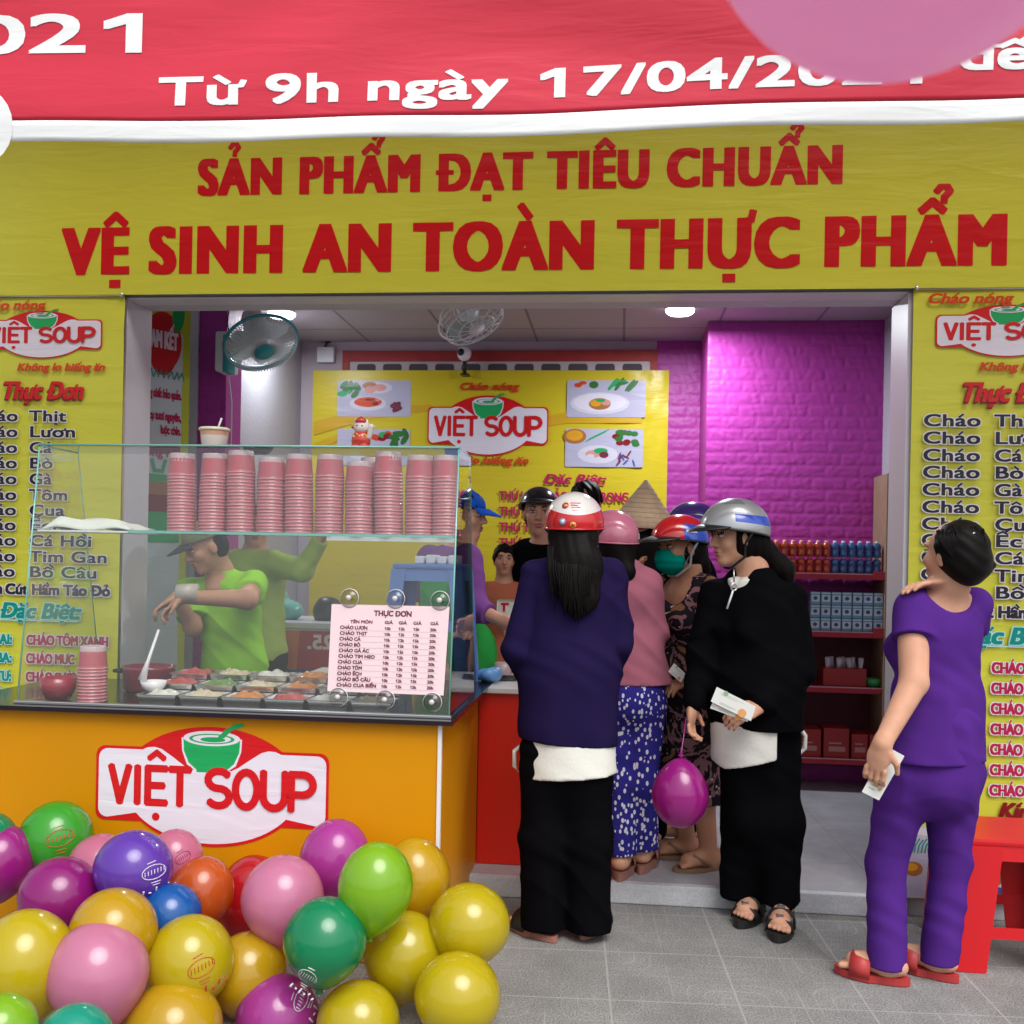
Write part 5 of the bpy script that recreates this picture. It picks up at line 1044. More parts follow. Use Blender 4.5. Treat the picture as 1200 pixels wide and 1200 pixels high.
class Fig:
    """a person: joints (world points), a body field, and clothes hung on the same joints"""
    def __init__(s, label, head, floor, fwd, vox=.006, sc=1.0, skin=SKIN, group=None):
        s.H = V(head); s.fl = floor; s.f = V((fwd[0], fwd[1], 0)).normalized(); s.r = V((s.f.y, -s.f.x, 0)); s.sc = sc; s.skin = skin; s.vox = vox
        s.root = thing('person', (head[0], head[1], floor), label, 'person', group)
        h = s.H.z-floor+.115; c = V((head[0], head[1], 0)); j = s.j = {}
        Z = lambda k: V((0, 0, floor+h*k)); r, f = s.r, s.f
        j['neck'] = c+Z(.845)-f*.01; j['chest'] = c+Z(.74); j['waist'] = c+Z(.61); j['hip'] = c+Z(.52)
        for sd, k in (('L', -1), ('R', 1)):
            j['sh'+sd] = c+Z(.805)+r*.155*k*sc; j['el'+sd] = j['sh'+sd]+V((0, 0, -.28*sc))+r*.05*k; j['wr'+sd] = j['el'+sd]+V((0, 0, -.225*sc))+f*.07
            j['hp'+sd] = c+Z(.50)+r*.085*k*sc; j['kn'+sd] = c+Z(.275)+r*.09*k*sc+f*.015; j['an'+sd] = c+Z(.045)+r*.09*k*sc-f*.02
        s.hf, s.hu = s.f, V((0, 0, 1)); s.S = Sdf(vox); s.extras = []
    def dq(s, d): return (tuple(s.f), d)
    def torso(s, S, inf=0, bust=.0, waist=1.0, low=True):
        j, c = s.j, s.sc
        S.cone(j['shL'], j['shR'], (.046+inf*.4)*c, (.046+inf*.4)*c, .05, s.dq(.95)); up = j['chest']+V((0, 0, .045))
        S.cone(up, j['waist'], (.150+inf)*c, (.122+inf)*c*waist, .06, s.dq(.70)); S.cone(j['waist'], j['hip'], (.122+inf)*c*waist, (.160+inf)*c, .06, s.dq(.70))
        if bust:
            for k in (-1, 1): S.ell(j['chest']+s.r*.065*k*c+s.f*(.075+inf)*c+V((0, 0, -.01)), (bust, bust, bust*1.05), k=.05)
        if low:
            for k in (-1, 1): S.ell(j['hip']+s.r*.07*k*c-s.f*(.055+inf*.5)*c+V((0, 0, -.03)), (.085+inf, .085+inf, .09), k=.05)
    def head(s, big=1.0):
        S, H, f, u = s.S, s.H, V(s.hf).normalized(), V(s.hu).normalized(); r = f.cross(u).normalized(); u = r.cross(f); M = [[r[i], f[i], u[i]] for i in range(3)]; k = big
        A = lambda x, y, z: H+(r*x+f*y+u*z)*k
        S.ell(A(0, -.012, .03), (.076*k, .093*k, .088*k), M, .02); S.ell(A(0, .018, -.035), (.060*k, .070*k, .080*k), M, .03); S.ell(A(0, .062, -.098), (.026*k, .022*k, .02*k), M, .03)
        for q in (-1, 1):
            S.ell(A(.040*q, .058, -.025), (.024*k, .022*k, .026*k), M, .02); S.ell(A(.076*q, -.008, -.012), (.010*k, .020*k, .031*k), M, .006)
            S.ell(A(.032*q, .094, .008), (.020*k, .012*k, .012*k), M, .014, sub=True)
        S.ell(A(0, .080, .032), (.052*k, .014*k, .012*k), M, .015)
        S.cone(A(0, .084, .012), A(0, .106, -.026), .008*k, .0125*k, .010); S.ell(A(.013, .092, -.031), (.009*k, .010*k, .008*k), M, .006); S.ell(A(-.013, .092, -.031), (.009*k, .010*k, .008*k), M, .006)
        S.ell(A(0, .084, -.057), (.024*k, .011*k, .0075*k), M, .006); S.ell(A(0, .082, -.069), (.020*k, .011*k, .0085*k), M, .006); S.ell(A(0, .099, -.0625), (.022*k, .007*k, .0022*k), M, .004, sub=True)
        S.cone(A(0, -.028, -.06), s.j['neck'], .052*k, .056*s.sc, .03); s.A = A; s.M = M; s.k = k
        S.cone(s.j['neck'], (s.j['shL']+s.j['shR'])/2, .056*s.sc, .075*s.sc, .04)
    def face_bits(s, lips=True, eyes=True):
        A, M, k = s.A, Matrix(s.M), s.k
        for q in (-1, 1):
            if eyes:
                m = MB(); m.sphere(A(.032*q, .0775, .006), (.0145*k, .0125*k, .0072*k), EYEW, 12, 8, M); m.sphere(A(.032*q, .0845, .006), (.0062*k, .0062*k, .0062*k), EYED, 10, 6, M); m.sphere(A(.032*q, .0805, .0125), (.0165*k, .0118*k, .0024*k), BROW, 10, 6, M); m.build('eye', s.root)
            m = MB(); pts = [A(.014*q, .0935, .028), A(.032*q, .0915, .035), A(.050*q, .079, .030)]; m.tube(pts, [.0035*k, .0042*k, .002*k], BROW, 6); m.build('eyebrow', s.root)
        if lips:
            m = MB(); m.sphere(A(0, .0905, -.057), (.0215*k, .0075*k, .0052*k), LIPS, 12, 6, M); m.sphere(A(0, .0885, -.0695), (.0185*k, .0075*k, .0062*k), LIPS, 12, 6, M); m.build('lips', s.root)
    def arms(s, S, inf=0, to=1.0, sides='LR', flat=True):
        for sd in sides:
            a, e, w = (s.j[x+sd] for x in ('sh', 'el', 'wr')); c = s.sc
            S.cone(a, e, (.050+inf)*c, (.038+inf)*c, .03)
            S.cone(e, e+(w-e)*to, (.038+inf)*c, (.027+inf*.8)*c, .02)
    def legs(s, S, r=(.085, .055, .036), sides='LR', k=.03, knee_back=0, flat=0):
        for sd in sides:
            h, n, a = (s.j[x+sd] for x in ('hp', 'kn', 'an')); S.cone(h, n, r[0], r[1], k); S.cone(n, a, r[1], r[2], k, None, flat)
    def hand(s, w, d, n, thumb=1, curl=.5, spread=.012, size=1.0, S=None):
        """w wrist, d finger direction, n the way the palm faces; thumb=+1/-1 picks the side"""
        S = S or s.S; d = V(d).normalized(); n = (V(n)-d*V(n).dot(d)).normalized(); sd = d.cross(n)*thumb; z = size; w = V(w); M = [[sd[i], d[i], n[i]] for i in range(3)]
        S.ell(w+d*.045*z, (.039*z, .050*z, .016*z), M, .015); S.cone(w-d*.01, w+d*.03*z, .025*z, .026*z, .02, (tuple(n), .7))
        for i, (o, l) in enumerate(((.030, .070), (.010, .080), (-.010, .075), (-.029, .058))):
            p = w+d*.085*z+sd*o*z; a = .25*curl; dr = d+sd*(o*spread*25)
            for q, fr in enumerate((.45, .30, .25)):
                dd = (dr*math.cos(a)+n*math.sin(a)).normalized(); e = p+dd*l*fr*z; S.cone(p, e, (.0088-.0008*q)*z, (.0084-.001*q)*z, .004); p = e; a += .75*curl*(1 if q == 0 else .8)
        p = w+d*.025*z+sd*.030*z; dr = (d*.62+sd*.62+n*.4*curl).normalized(); e = p+dr*.040*z; S.cone(p, e, .0125*z, .0105*z, .008); dr = (d*.85+sd*.2+n*.5*curl).normalized(); S.cone(e, e+dr*.034*z, .0100*z, .0080*z, .004)
    def foot(s, an, d, fz, S=None, bare=True):
        S = S or s.S; d = V((d[0], d[1], 0)).normalized(); q = V((d.y, -d.x, 0)); b = V((an[0], an[1], fz)); upz = ((0, 0, 1), .75)
        S.cone(an, b-d*.02+V((0, 0, .04)), .036, .036, .02); S.cone(b-d*.035+V((0, 0, .028)), b+d*.10+V((0, 0, .026)), .033, .040, .025, upz); S.cone(b+d*.02+V((0, 0, .055)), b+d*.10+V((0, 0, .025)), .030, .022, .03)
        for i in range(5):
            o = -.032+.0155*i; L = (.150, .152, .147, .139, .128)[i]; S.cone(b+d*.11+q*o+V((0, 0, .016)), b+d*L+q*o*1.15+V((0, 0, .012)), .0095 if i else .012, .0085 if i else .0115, .006)
    def sandal(s, an, d, fz, sole, strap, style='thong', th=.022):
        d = V((d[0], d[1], 0)).normalized(); q = V((d.y, -d.x, 0)); b = V((an[0], an[1], fz)); m = MB(); pts = []
        for k in range(28):
            a = 2*math.pi*k/28; L = .052+.118*max(0, math.cos(a)) if math.cos(a) > 0 else 0; x = .155*math.cos(a)+.055 if math.cos(a) > 0 else .062*math.cos(a)+.055-.06*0-.045*(-math.cos(a)); wd = (.052 if math.cos(a) > -.2 else .042)*math.sin(a)
            x = .128*math.cos(a)+.052; pts.append(b+d*x+q*wd*(1-.12*(-math.cos(a) if math.cos(a) < 0 else 0)))
        n = len(pts); lo = [p+V((0, 0, -th)) for p in pts]; m.add(lo+pts, [tuple(range(n))[::-1], tuple(range(n, 2*n))]+[(i, (i+1) % n, n+(i+1) % n, n+i) for i in range(n)], sole); m.build('sandal_sole', s.root)
        m = MB()
        def band(x, w, h, mm, half=.056):
            vs = []
            for i in range(13):
                a = math.pi*i/12
                for e in (-1, 1): vs.append(b+d*(x+e*w/2)+q*half*math.cos(a)*(1.02)+V((0, 0, -.008+h*math.sin(a)**.7)))
            m.add(vs, [(2*i, 2*i+1, 2*i+3, 2*i+2) for i in range(12)], mm, True)
        if style == 'thong':
            for k in (-1, 1): m.tube([b+d*.13+q*-.012+V((0, 0, .008)), b+d*.09+q*.022*k+V((0, 0, .05)), b+d*.02+q*.052*k+V((0, 0, .012))], [.006, .011, .008], strap, 8)
        elif style == 'slide': band(.085, .07, .068, strap)
        elif style == 'sport':
            band(.11, .032, .056, strap, .052); band(.055, .032, .078, strap); band(-.0, .03, .10, strap, .046); m.tube([b-d*.07+q*.02+V((0, 0, .0)), b-d*.078+V((0, 0, .07)), b-d*.07-q*.02+V((0, 0, .0))], .009, strap, 8)
            for x, h in ((.11, .05), (.055, .07)): m.box(tuple(b+d*x+V((-.014, -.014, h-.002))), tuple(b+d*x+V((.014, .014, h+.008))), STRAPG, .003)
        elif style == 'clog': band(.07, .12, .075, strap); 
        o = m.build('sandal_strap', s.root)
        if style != 'thong':
            so = o.modifiers.new('t', 'SOLIDIFY'); so.thickness = .005
    def finish(s):
        o = s.S.mesh('body', s.skin, s.root); return o
    def wear(s, name, S, m, fold=None): return S.mesh(name, m, s.root, fold)
    # helmets: dome with a brim; az 0 = front
    def helmet(s, name, cols, f=None, u=None, size=1.0, back=1.0, visor=None, strap=BLACKP, low=112, lowf=84, vlen=.055, thr=None):
        f = V(f or s.hf).normalized(); u = V(u or s.hu); r = f.cross(u).normalized(); u = r.cross(f); H = s.H+u*.025; k = size
        rx, ry, rz = .114*k, .138*k, .122*k
        tm = lambda az: R(lowf+(low-lowf)*(1-math.cos(az))/2*1.0)
        def pt(az, t, off=0):
            th = t*tm(az); e = 1+off; return H+r*rx*e*math.sin(th)*math.sin(az)+f*ry*e*math.sin(th)*math.cos(az)+u*rz*e*math.cos(th)
        s.hp = pt
        m = MB(); NA, NT = 72, 24
        def tw(az, t): return t/NT if thr is None else (thr(az)*t/16 if t <= 16 else thr(az)+(1-thr(az))*(t-16)/8)
        vs = [pt(2*math.pi*a/NA, tw(2*math.pi*a/NA, t), 0) for t in range(NT+1) for a in range(NA)]
        for t in range(NT):
            for a in range(NA):
                b = (a+1) % NA; col = cols((a+.5)/NA*360, (t+.5)/NT)
                m.add([vs[t*NA+a], vs[(t+1)*NA+a], vs[(t+1)*NA+b], vs[t*NA+b]], [(0, 1, 2, 3)], col, True)
        bm = bmesh.new(); 
        inn = [pt(2*math.pi*a/NA, 1, -.09) for a in range(NA)]; ed = [pt(2*math.pi*a/NA, 1, 0) for a in range(NA)]
        m.add(ed+inn, [(a, (a+1) % NA, NA+(a+1) % NA, NA+a)[::-1] for a in range(NA)], BLACKP, True); bm.free()
        iv = [pt(2*math.pi*a/NA, t/6, -.09) for t in range(7) for a in range(NA)]; m.add(iv, [(t*NA+a, t*NA+(a+1) % NA, (t+1)*NA+(a+1) % NA, (t+1)*NA+a) for t in range(6) for a in range(NA)], BLACKP, True)
        me_w = m; o = m.build(name, s.root)
        bm = bmesh.new(); bm.from_mesh(o.data); bmesh.ops.remove_doubles(bm, verts=bm.verts, dist=.0004); bm.to_mesh(o.data); bm.free()
        m = MB(); m.tube([pt(2*math.pi*a/NA, 1, .004) for a in range(NA)], .004, BLACKP if visor is None else visor, 6, closed=True); m.build('helmet_rim', o)
        if visor is not None:
            m = MB(); vs = []
            for i in range(21):
                az = R(-62+6.2*i); w_ = math.cos((i-10)/10*math.pi/2)**.6
                for q in range(4): vs.append(pt(az, .97, .01)+(f*math.cos(az)+r*math.sin(az)*.5)*vlen*w_*q/3-u*.022*w_*(q/3)**1.4)
            m.add(vs, [(4*i+q, 4*i+q+1, 4*i+q+5, 4*i+q+4) for i in range(20) for q in range(3)], visor, True); v = m.build('visor', o); so = v.modifiers.new('t', 'SOLIDIFY'); so.thickness = .005
        if strap is not None:
            m = MB()
            for q in (-1, 1):
                p0 = pt(R(90*q+8*q), 1, -.03); c = s.A(0, .045, -.128); mid = s.A(.072*q, .0, -.085); m.tube([p0, s.A(.080*q, -.002, -.03), mid, s.A(.035*q, .045, -.125), c], .006, strap, 6)
            m.build('chin_strap', s.root)
        return o
    def sticker(s, o, az0, az1, t0, t1, m, name='sticker'):
        b = MB(); n = 8; vs = [s.hp(R(az0+(az1-az0)*i/n), t0+(t1-t0)*j/n, .012) for j in range(n+1) for i in range(n+1)]
        if m is not None: b.add(vs, [(j*(n+1)+i, j*(n+1)+i+1, (j+1)*(n+1)+i+1, (j+1)*(n+1)+i) for j in range(n) for i in range(n)], m, True)
        return b.build(name, o)
    def dot(s, o, az, t, r, ms, name='sticker'):
        c = s.hp(R(az), t, .011); e = (s.hp(R(az+3), t, .011)-s.hp(R(az-3), t, .011)).normalized(); d = (s.hp(R(az), t-.03, .011)-s.hp(R(az), t+.03, .011)).normalized(); n = e.cross(d); b = MB()
        for k, (m, q) in enumerate(ms): b.lathe([(r*q, .0005+.0006*k), (r*q*.98, .002+.0006*k), (.0001, .0022+.0006*k)], c, m, ax=n if (c-s.H).dot(n) > 0 else -n, n=20, caps=False)
        return b.build(name, o)
Jm = lambda f, **kw: [f.j.__setitem__(k, P(*v)) for k, v in kw.items()]
def glossy(n, c, r=.18): return mat(n, c, r, coat=.7, spec=.5)
HW, HR, HP, HS, HB_, HK, HV = glossy('helmet_white', (.78, .75, .73)), glossy('helmet_red', (.60, .012, .015)), glossy('helmet_pink', (.62, .19, .28)), mat('helmet_silver', (.42, .44, .46), .28, .45, coat=.6), glossy('helmet_blue', (.02, .08, .55)), glossy('helmet_black', (.010, .010, .012)), glossy('helmet_violet', (.07, .04, .26))
GOLD = glossy('sticker_gold', (.70, .36, .03)); SBLUE = glossy('sticker_blue', (.20, .30, .55))

def strands(F, pts_fn, n, name='loose_strands'):
    """thin tapering locks over the back of the hair, for an uneven outline"""
    m = MB(); rg = random.Random(n)
    for k in range(n):
        pts = pts_fn(rg, k/n); m.tube(pts, [.0045]*(len(pts)-2)+[.003, .0008], HAIR, 5)
    return m.build(name, F.root)
# ---------------------------------------------------------------- A: woman in navy jacket, seen from behind
def woman_navy():
    Y = -.47; H = P(673, 622, Y); F = Fig('person in navy jacket and wide black trousers with white and red helmet, back turned', H, .02, (.10, 1), .0065)
    Jm(F, neck=(672, 654, Y-.02), shL=(627, 676, Y), shR=(716, 672, Y), elL=(606, 762, Y-.02), elR=(725, 754, Y-.0), wrL=(632, 812, Y+.14), wrR=(705, 806, Y+.16), chest=(671, 715, Y), waist=(667, 785, Y), hip=(664, 850, Y), hpL=(640, 870, Y), hpR=(687, 870, Y), knL=(640, 975, Y), knR=(688, 970, Y), anL=(636, 1078, Y-.02), anR=(690, 1075, Y+.04))
    F.hf = V((.05, 1, -.08)); F.head(); S = F.S; F.torso(S, -.02, low=False); F.arms(S); F.legs(S)
    F.hand(F.j['wrL'], (.5, .8, .1), (.6, -.2, -.5), 1); F.hand(F.j['wrR'], (-.5, .8, .1), (-.6, -.2, -.5), -1)
    dL, dR = V((-.75, .65, 0)), V((.35, .95, 0))
    F.foot(F.j['anL'], dL, .028); F.foot(F.j['anR'], dR, .028); F.finish()
    S = Sdf(.0065); F.torso(S, .026, waist=1.22, low=False); j = F.j
    for sd in 'LR': S.cone(j['sh'+sd], j['el'+sd], .060, .060, .014); S.cone(j['el'+sd], j['wr'+sd], .060, .046, .014)
    S.cone(j['waist'], P(666, 905, Y), .168, .176, .06, F.dq(.78)); z = P(666, 871, Y).z; S.cut((0, 0, z), (-.05, 0, -1)); S.cut(F.j['neck']+V((0, 0, .045)), (0, .3, 1)); F.wear('jacket', S, NAVY, folds(.011, 13, 8, 1.0))
    S = Sdf(.0065); a = P(667, 850, Y); S.cone(a, P(669, 940, Y-.005), .172, .188, .04, F.dq(.78)); zb = P(668, 908, Y).z; S.cut((P(668, 0, Y).x, 0, zb), (.08, 0, -1)); F.wear('shirt_tail', S, WHITEC, folds(.004, 18, 5, 2))
    S = Sdf(.0065); S.cone(P(663, 840, Y), P(663, 900, Y), .155, .16, .04, F.dq(.72))
    for a, b, c in (((640, 880), (637, 985), (633, 1150)), ((688, 880), (689, 985), (690, 1150))): S.cone(P(*a, Y), P(*b, Y), .098, .088, .05); S.cone(P(*b, Y), P(*c, Y), .088, .086, .05)
    S.cut((0, 0, .035), (0, 0, -1)); F.wear('trousers', S, BLACKC, folds(.010, 15, 6, .5, True))
    for an, d in ((F.j['anL'], dL), (F.j['anR'], dR)): F.sandal(an, d, .027, SOLEP, SOLE, 'slide', .024)
    S = Sdf(.006); S.ell(H+V((0, -.012, .0)), (.09, .105, .11)); b = P(684, 660, Y-.115); S.cone(H+V((0, -.06, -.03)), P(676, 665, Y-.115), .088, .088, .05, ((0, 1, 0), .5)); S.cone(P(676, 665, Y-.115), P(681, 700, Y-.135), .088, .060, .05, ((0, 1, 0), .36)); S.cone(P(681, 700, Y-.135), P(676, 722, Y-.135), .055, .010, .05, ((0, 1, 0), .4)); S.cut(H+V((0, 0, .05)), (0, 0, 1))
    F.wear('hair', S, HAIR, lambda X, Y_, Z: .0016*np.sin(170*X+6*np.sin(9*Z)+20*Y_))
    def lock(rg, t):
        x0 = 643+58*t+rg.uniform(-2, 2); x1 = 652+44*t+rg.uniform(-7, 7); ye = 724-22*abs(t-.5)*2*rg.uniform(.4, 1.3)+rg.uniform(-8, 10); dy = -.125-.028*math.sin(math.pi*t)
        return [P(x0, 640, Y+dy+.03), P(x0+rg.uniform(-1, 1), 668, Y+dy-.012), P((x0*.5+x1*.5), 696, Y+dy-.016), P(x1, ye-8, Y+dy-.008), P(x1+rg.uniform(-2, 2), ye, Y+dy)]
    strands(F, lock, 70)
    h = F.helmet('helmet', lambda az, t: HR if t*24 > 16 else HW, size=1.02, visor=HR, low=106, lowf=88, thr=lambda a: .70+.07*math.cos(2*a+.35))
    F.dot(h, 193, .60, .013, [(HR, 1), (GOLD, .5)]); F.dot(h, 196, .88, .0135, [(SBLUE, 1), (HW, .6)]); F.dot(h, 176, .93, .012, [(GOLD, 1), (HR, .55)])
    for k, (a0, a1) in enumerate(((161, 184), (166, 182), (163, 180), (166, 178))): F.sticker(h, a0, a1, .54+.045*k, .555+.045*k, HR, 'helmet_print')
    m = MB(); t = P(609, 880, Y+.03); m.tube([t+V((.02, 0, .03)), t+V((-.02, 0, 0)), t+V((-.02, 0, -.06)), t+V((.0, 0, -.085)), t+V((.02, 0, -.05))], .009, WHITEC, 8); m.build('shirt_tie', F.root)
woman_navy()
# ---------------------------------------------------------------- B: woman in pink
def woman_pink():
    Y = .06; H = P(717, 637, Y); F = Fig('person in pink hoodie and blue trousers with white spots and pink helmet', H, FL, (.05, 1), .0075, .95)
    Jm(F, neck=(728, 664, Y), shL=(700, 684, Y), shR=(759, 684, Y), elL=(697, 745, Y), elR=(768, 740, Y), wrL=(705, 785, Y+.18), wrR=(745, 775, Y+.22), chest=(732, 715, Y), waist=(736, 765, Y), hip=(739, 818, Y), hpL=(722, 830, Y), hpR=(757, 830, Y), knL=(726, 915, Y), knR=(752, 915, Y), anL=(728, 1003, Y-.02), anR=(754, 993, Y+.1))
    F.hf = V((-.45, .9, -.12)); F.head(); S = F.S; F.torso(S, -.03, low=False); F.arms(S); F.legs(S); F.hand(F.j['wrR'], (-.6, .7, .1), (-.4, -.3, -.6), -1); F.hand(F.j['wrL'], (.3, .9, .1), (.4, -.3, -.6), 1)
    d1, d2 = V((.12, 1, 0)), V((.2, 1, 0)); F.foot(F.j['anL'], d1, FL+.04); F.foot(F.j['anR'], d2, FL+.04); F.finish()
    S = Sdf(.0075); F.torso(S, .022, low=False); j = F.j
    for sd in 'LR': S.cone(j['sh'+sd], j['el'+sd], .058, .056, .014); S.cone(j['el'+sd], j['wr'+sd], .056, .040, .014)
    S.cone(j['waist'], j['hip']+V((0, 0, .02)), .155, .165, .05, F.dq(.8))
    S.cone(j['neck']+V((0, -.05, -.02)), j['chest']+V((0, -.06, .06)), .07, .09, .05, F.dq(.6)); S.ell(j['neck']+V((0, -.02, -.01)), (.085, .08, .035), k=.02); S.cut((0, 0, P(740, 800, Y).z), (0, 0, -1)); F.wear('hoodie', S, PINKT, folds(.011, 16, 10, 2))
    S = Sdf(.0075); S.cone(j['hip']+V((0, 0, .14)), j['hip'], .135, .15, .04, F.dq(.78)); S.ell(j['hip']-F.f*.05, (.12, .09, .10), k=.05)
    for sd in 'LR': S.cone(j['hp'+sd], j['kn'+sd], .088, .068, .04); S.cone(j['kn'+sd], j['an'+sd]+V((0, 0, -.05)), .068, .070, .04)
    S.cut((0, 0, P(740, 1000, Y).z), (0, 0, -1)); F.wear('trousers', S, SPOTS, folds(.006, 15, 6, 2, True))
    for an, d in ((F.j['anL'], d1), (F.j['anR'], d2)): F.sandal(an, d, FL+.039, SOLEP, SOLEP, 'slide', .037)
    S = Sdf(.0065); S.ell(H+V((.02, -.02, -.02)), (.088, .10, .105)); S.cone(H+V((.02, -.06, -.05)), P(733, 670, Y-.1), .07, .045, .04, F.dq(.55)); S.cut(H+V((0, 0, .05)), (0, 0, 1)); F.wear('hair', S, HAIR)
    h = F.helmet('helmet', lambda az, t: HP, low=110, visor=HP, lowf=86, strap=None); F.sticker(h, 128, 140, .80, .92, mat('sticker_pale', (.5, .62, .62), .3)); F.dot(h, 118, .88, .009, [(BLACKP, 1)], 'strap_rivet')
woman_pink()
# ---------------------------------------------------------------- C: woman with red helmet and teal mask
def woman_mask():
    Y = .22; H = P(797, 641, Y); F = Fig('person in dark floral dress with red helmet and teal face mask', H, FL, (-.75, -.66), .007, .95, SKIND)
    Jm(F, neck=(806, 668, Y+.02), shL=(829, 692, Y-.02), shR=(785, 688, Y+.10), elL=(838, 760, Y), elR=(766, 742, Y-.02), wrR=(758, 690, Y-.10), wrL=(812, 795, Y-.12), chest=(806, 725, Y+.03), waist=(804, 785, Y+.03), hip=(806, 840, Y+.02), hpL=(820, 850, Y), hpR=(790, 850, Y+.06), knL=(824, 935, Y-.02), knR=(796, 930, Y+.06), anL=(832, 1010, Y), anR=(806, 990, Y+.16))
    F.hf = V((-.85, -.52, -.08)); F.head(); S = F.S; F.torso(S, -.02, low=False, bust=.04); F.arms(S); F.legs(S, (.085, .052, .036))
    F.hand(F.j['wrR'], (-.35, -.1, .95), (.8, -.3, .2), -1, .9); F.hand(F.j['wrL'], (-.7, -.5, -.2), (0, .3, -1), 1, .7)
    d1, d2 = V((-.92, -.38, 0)), V((-.95, -.1, 0)); F.foot(F.j['anL'], d1, FL+.02); F.foot(F.j['anR'], d2, FL+.02); F.finish(); F.face_bits(lips=False); j = F.j
    S = Sdf(.007); F.torso(S, .024, bust=.06, low=False)
    for sd in 'LR': S.cone(j['sh'+sd], j['sh'+sd]+(j['el'+sd]-j['sh'+sd])*.85, .060, .058, .04, None, 1)
    S.cone(j['waist'], P(808, 900, Y+.03), .15, .20, .06, F.dq(.8)); S.ell(j['neck']+F.f*.09+V((0, 0, -.055)), (.075, .10, .10), k=.02, sub=True); S.cut((0, 0, P(808, 860, Y).z), (0, 0, -1)); F.wear('blouse', S, FLORAL, folds(.006, 15, 8, 1))
    S = Sdf(.007); S.cone(j['hip'], j['hip']+V((0, 0, -.05)), .165, .17, .05, F.dq(.8))
    for sd in 'LR': S.cone(j['hp'+sd], j['kn'+sd]+V((0, 0, -.03)), .10, .082, .05, None, 1)
    F.wear('shorts', S, FLORAL, folds(.006, 12, 5, 2, True))
    A, k = F.A, 1; S = Sdf(.004); M = F.M; S.ell(A(0, .052, -.058), (.070, .066, .064), M, .02); S.ell(A(0, .10, -.04), (.03, .022, .05), M, .03); S.cut(A(0, .09, -.006), (F.hu*1.0+F.hf*.15)); S.cut(A(0, -.005, 0), -F.hf); F.wear('face_mask', S, TEALM, lambda X, Y_, Z: .0012*np.sin(180*Z))
    m = MB(); [m.tube([A(.066*q, .02, -.03), A(.078*q, -.01, -.002), A(.066*q, .02, -.075)], .0022, WHITEP, 5) for q in (-1, 1)]; m.build('mask_loop', F.root)
    for an, d in ((j['anL'], d1), (j['anR'], d2)): F.sandal(an, d, FL+.020, SOLEB, SOLEB, 'thong', .018)
    S = Sdf(.006); S.ell(A(0, -.03, -.01), (.086, .085, .10), M); S.cone(A(0, -.08, -.02), P(826, 668, Y+.08), .055, .03, .04); S.cut(A(0, 0, .05), (0, 0, 1)); S.cut(A(0, .035, 0), F.hf); F.wear('hair', S, HAIR)
    def col(az, t): return HB_ if t > .60 and 68 < az < 150 or t > .60 and 210 < az < 292 else HR
    h = F.helmet('helmet', col, low=100, lowf=80, visor=BLACKP, vlen=.075, strap=mat('strap_pale', (.40, .40, .40), .6)); F.sticker(h, 262, 286, .74, .80, HW, 'helmet_print'); F.sticker(h, 74, 98, .74, .80, HW, 'helmet_print')
    m = MB(); c = j['chest']+F.f*.19; m.tube([c+V((-.05, 0, .03)), c+V((0, -.01, .015)), c+V((.06, .0, .035))], .003, STEEL, 6); m.build('trim_chain', F.root)
woman_mask()
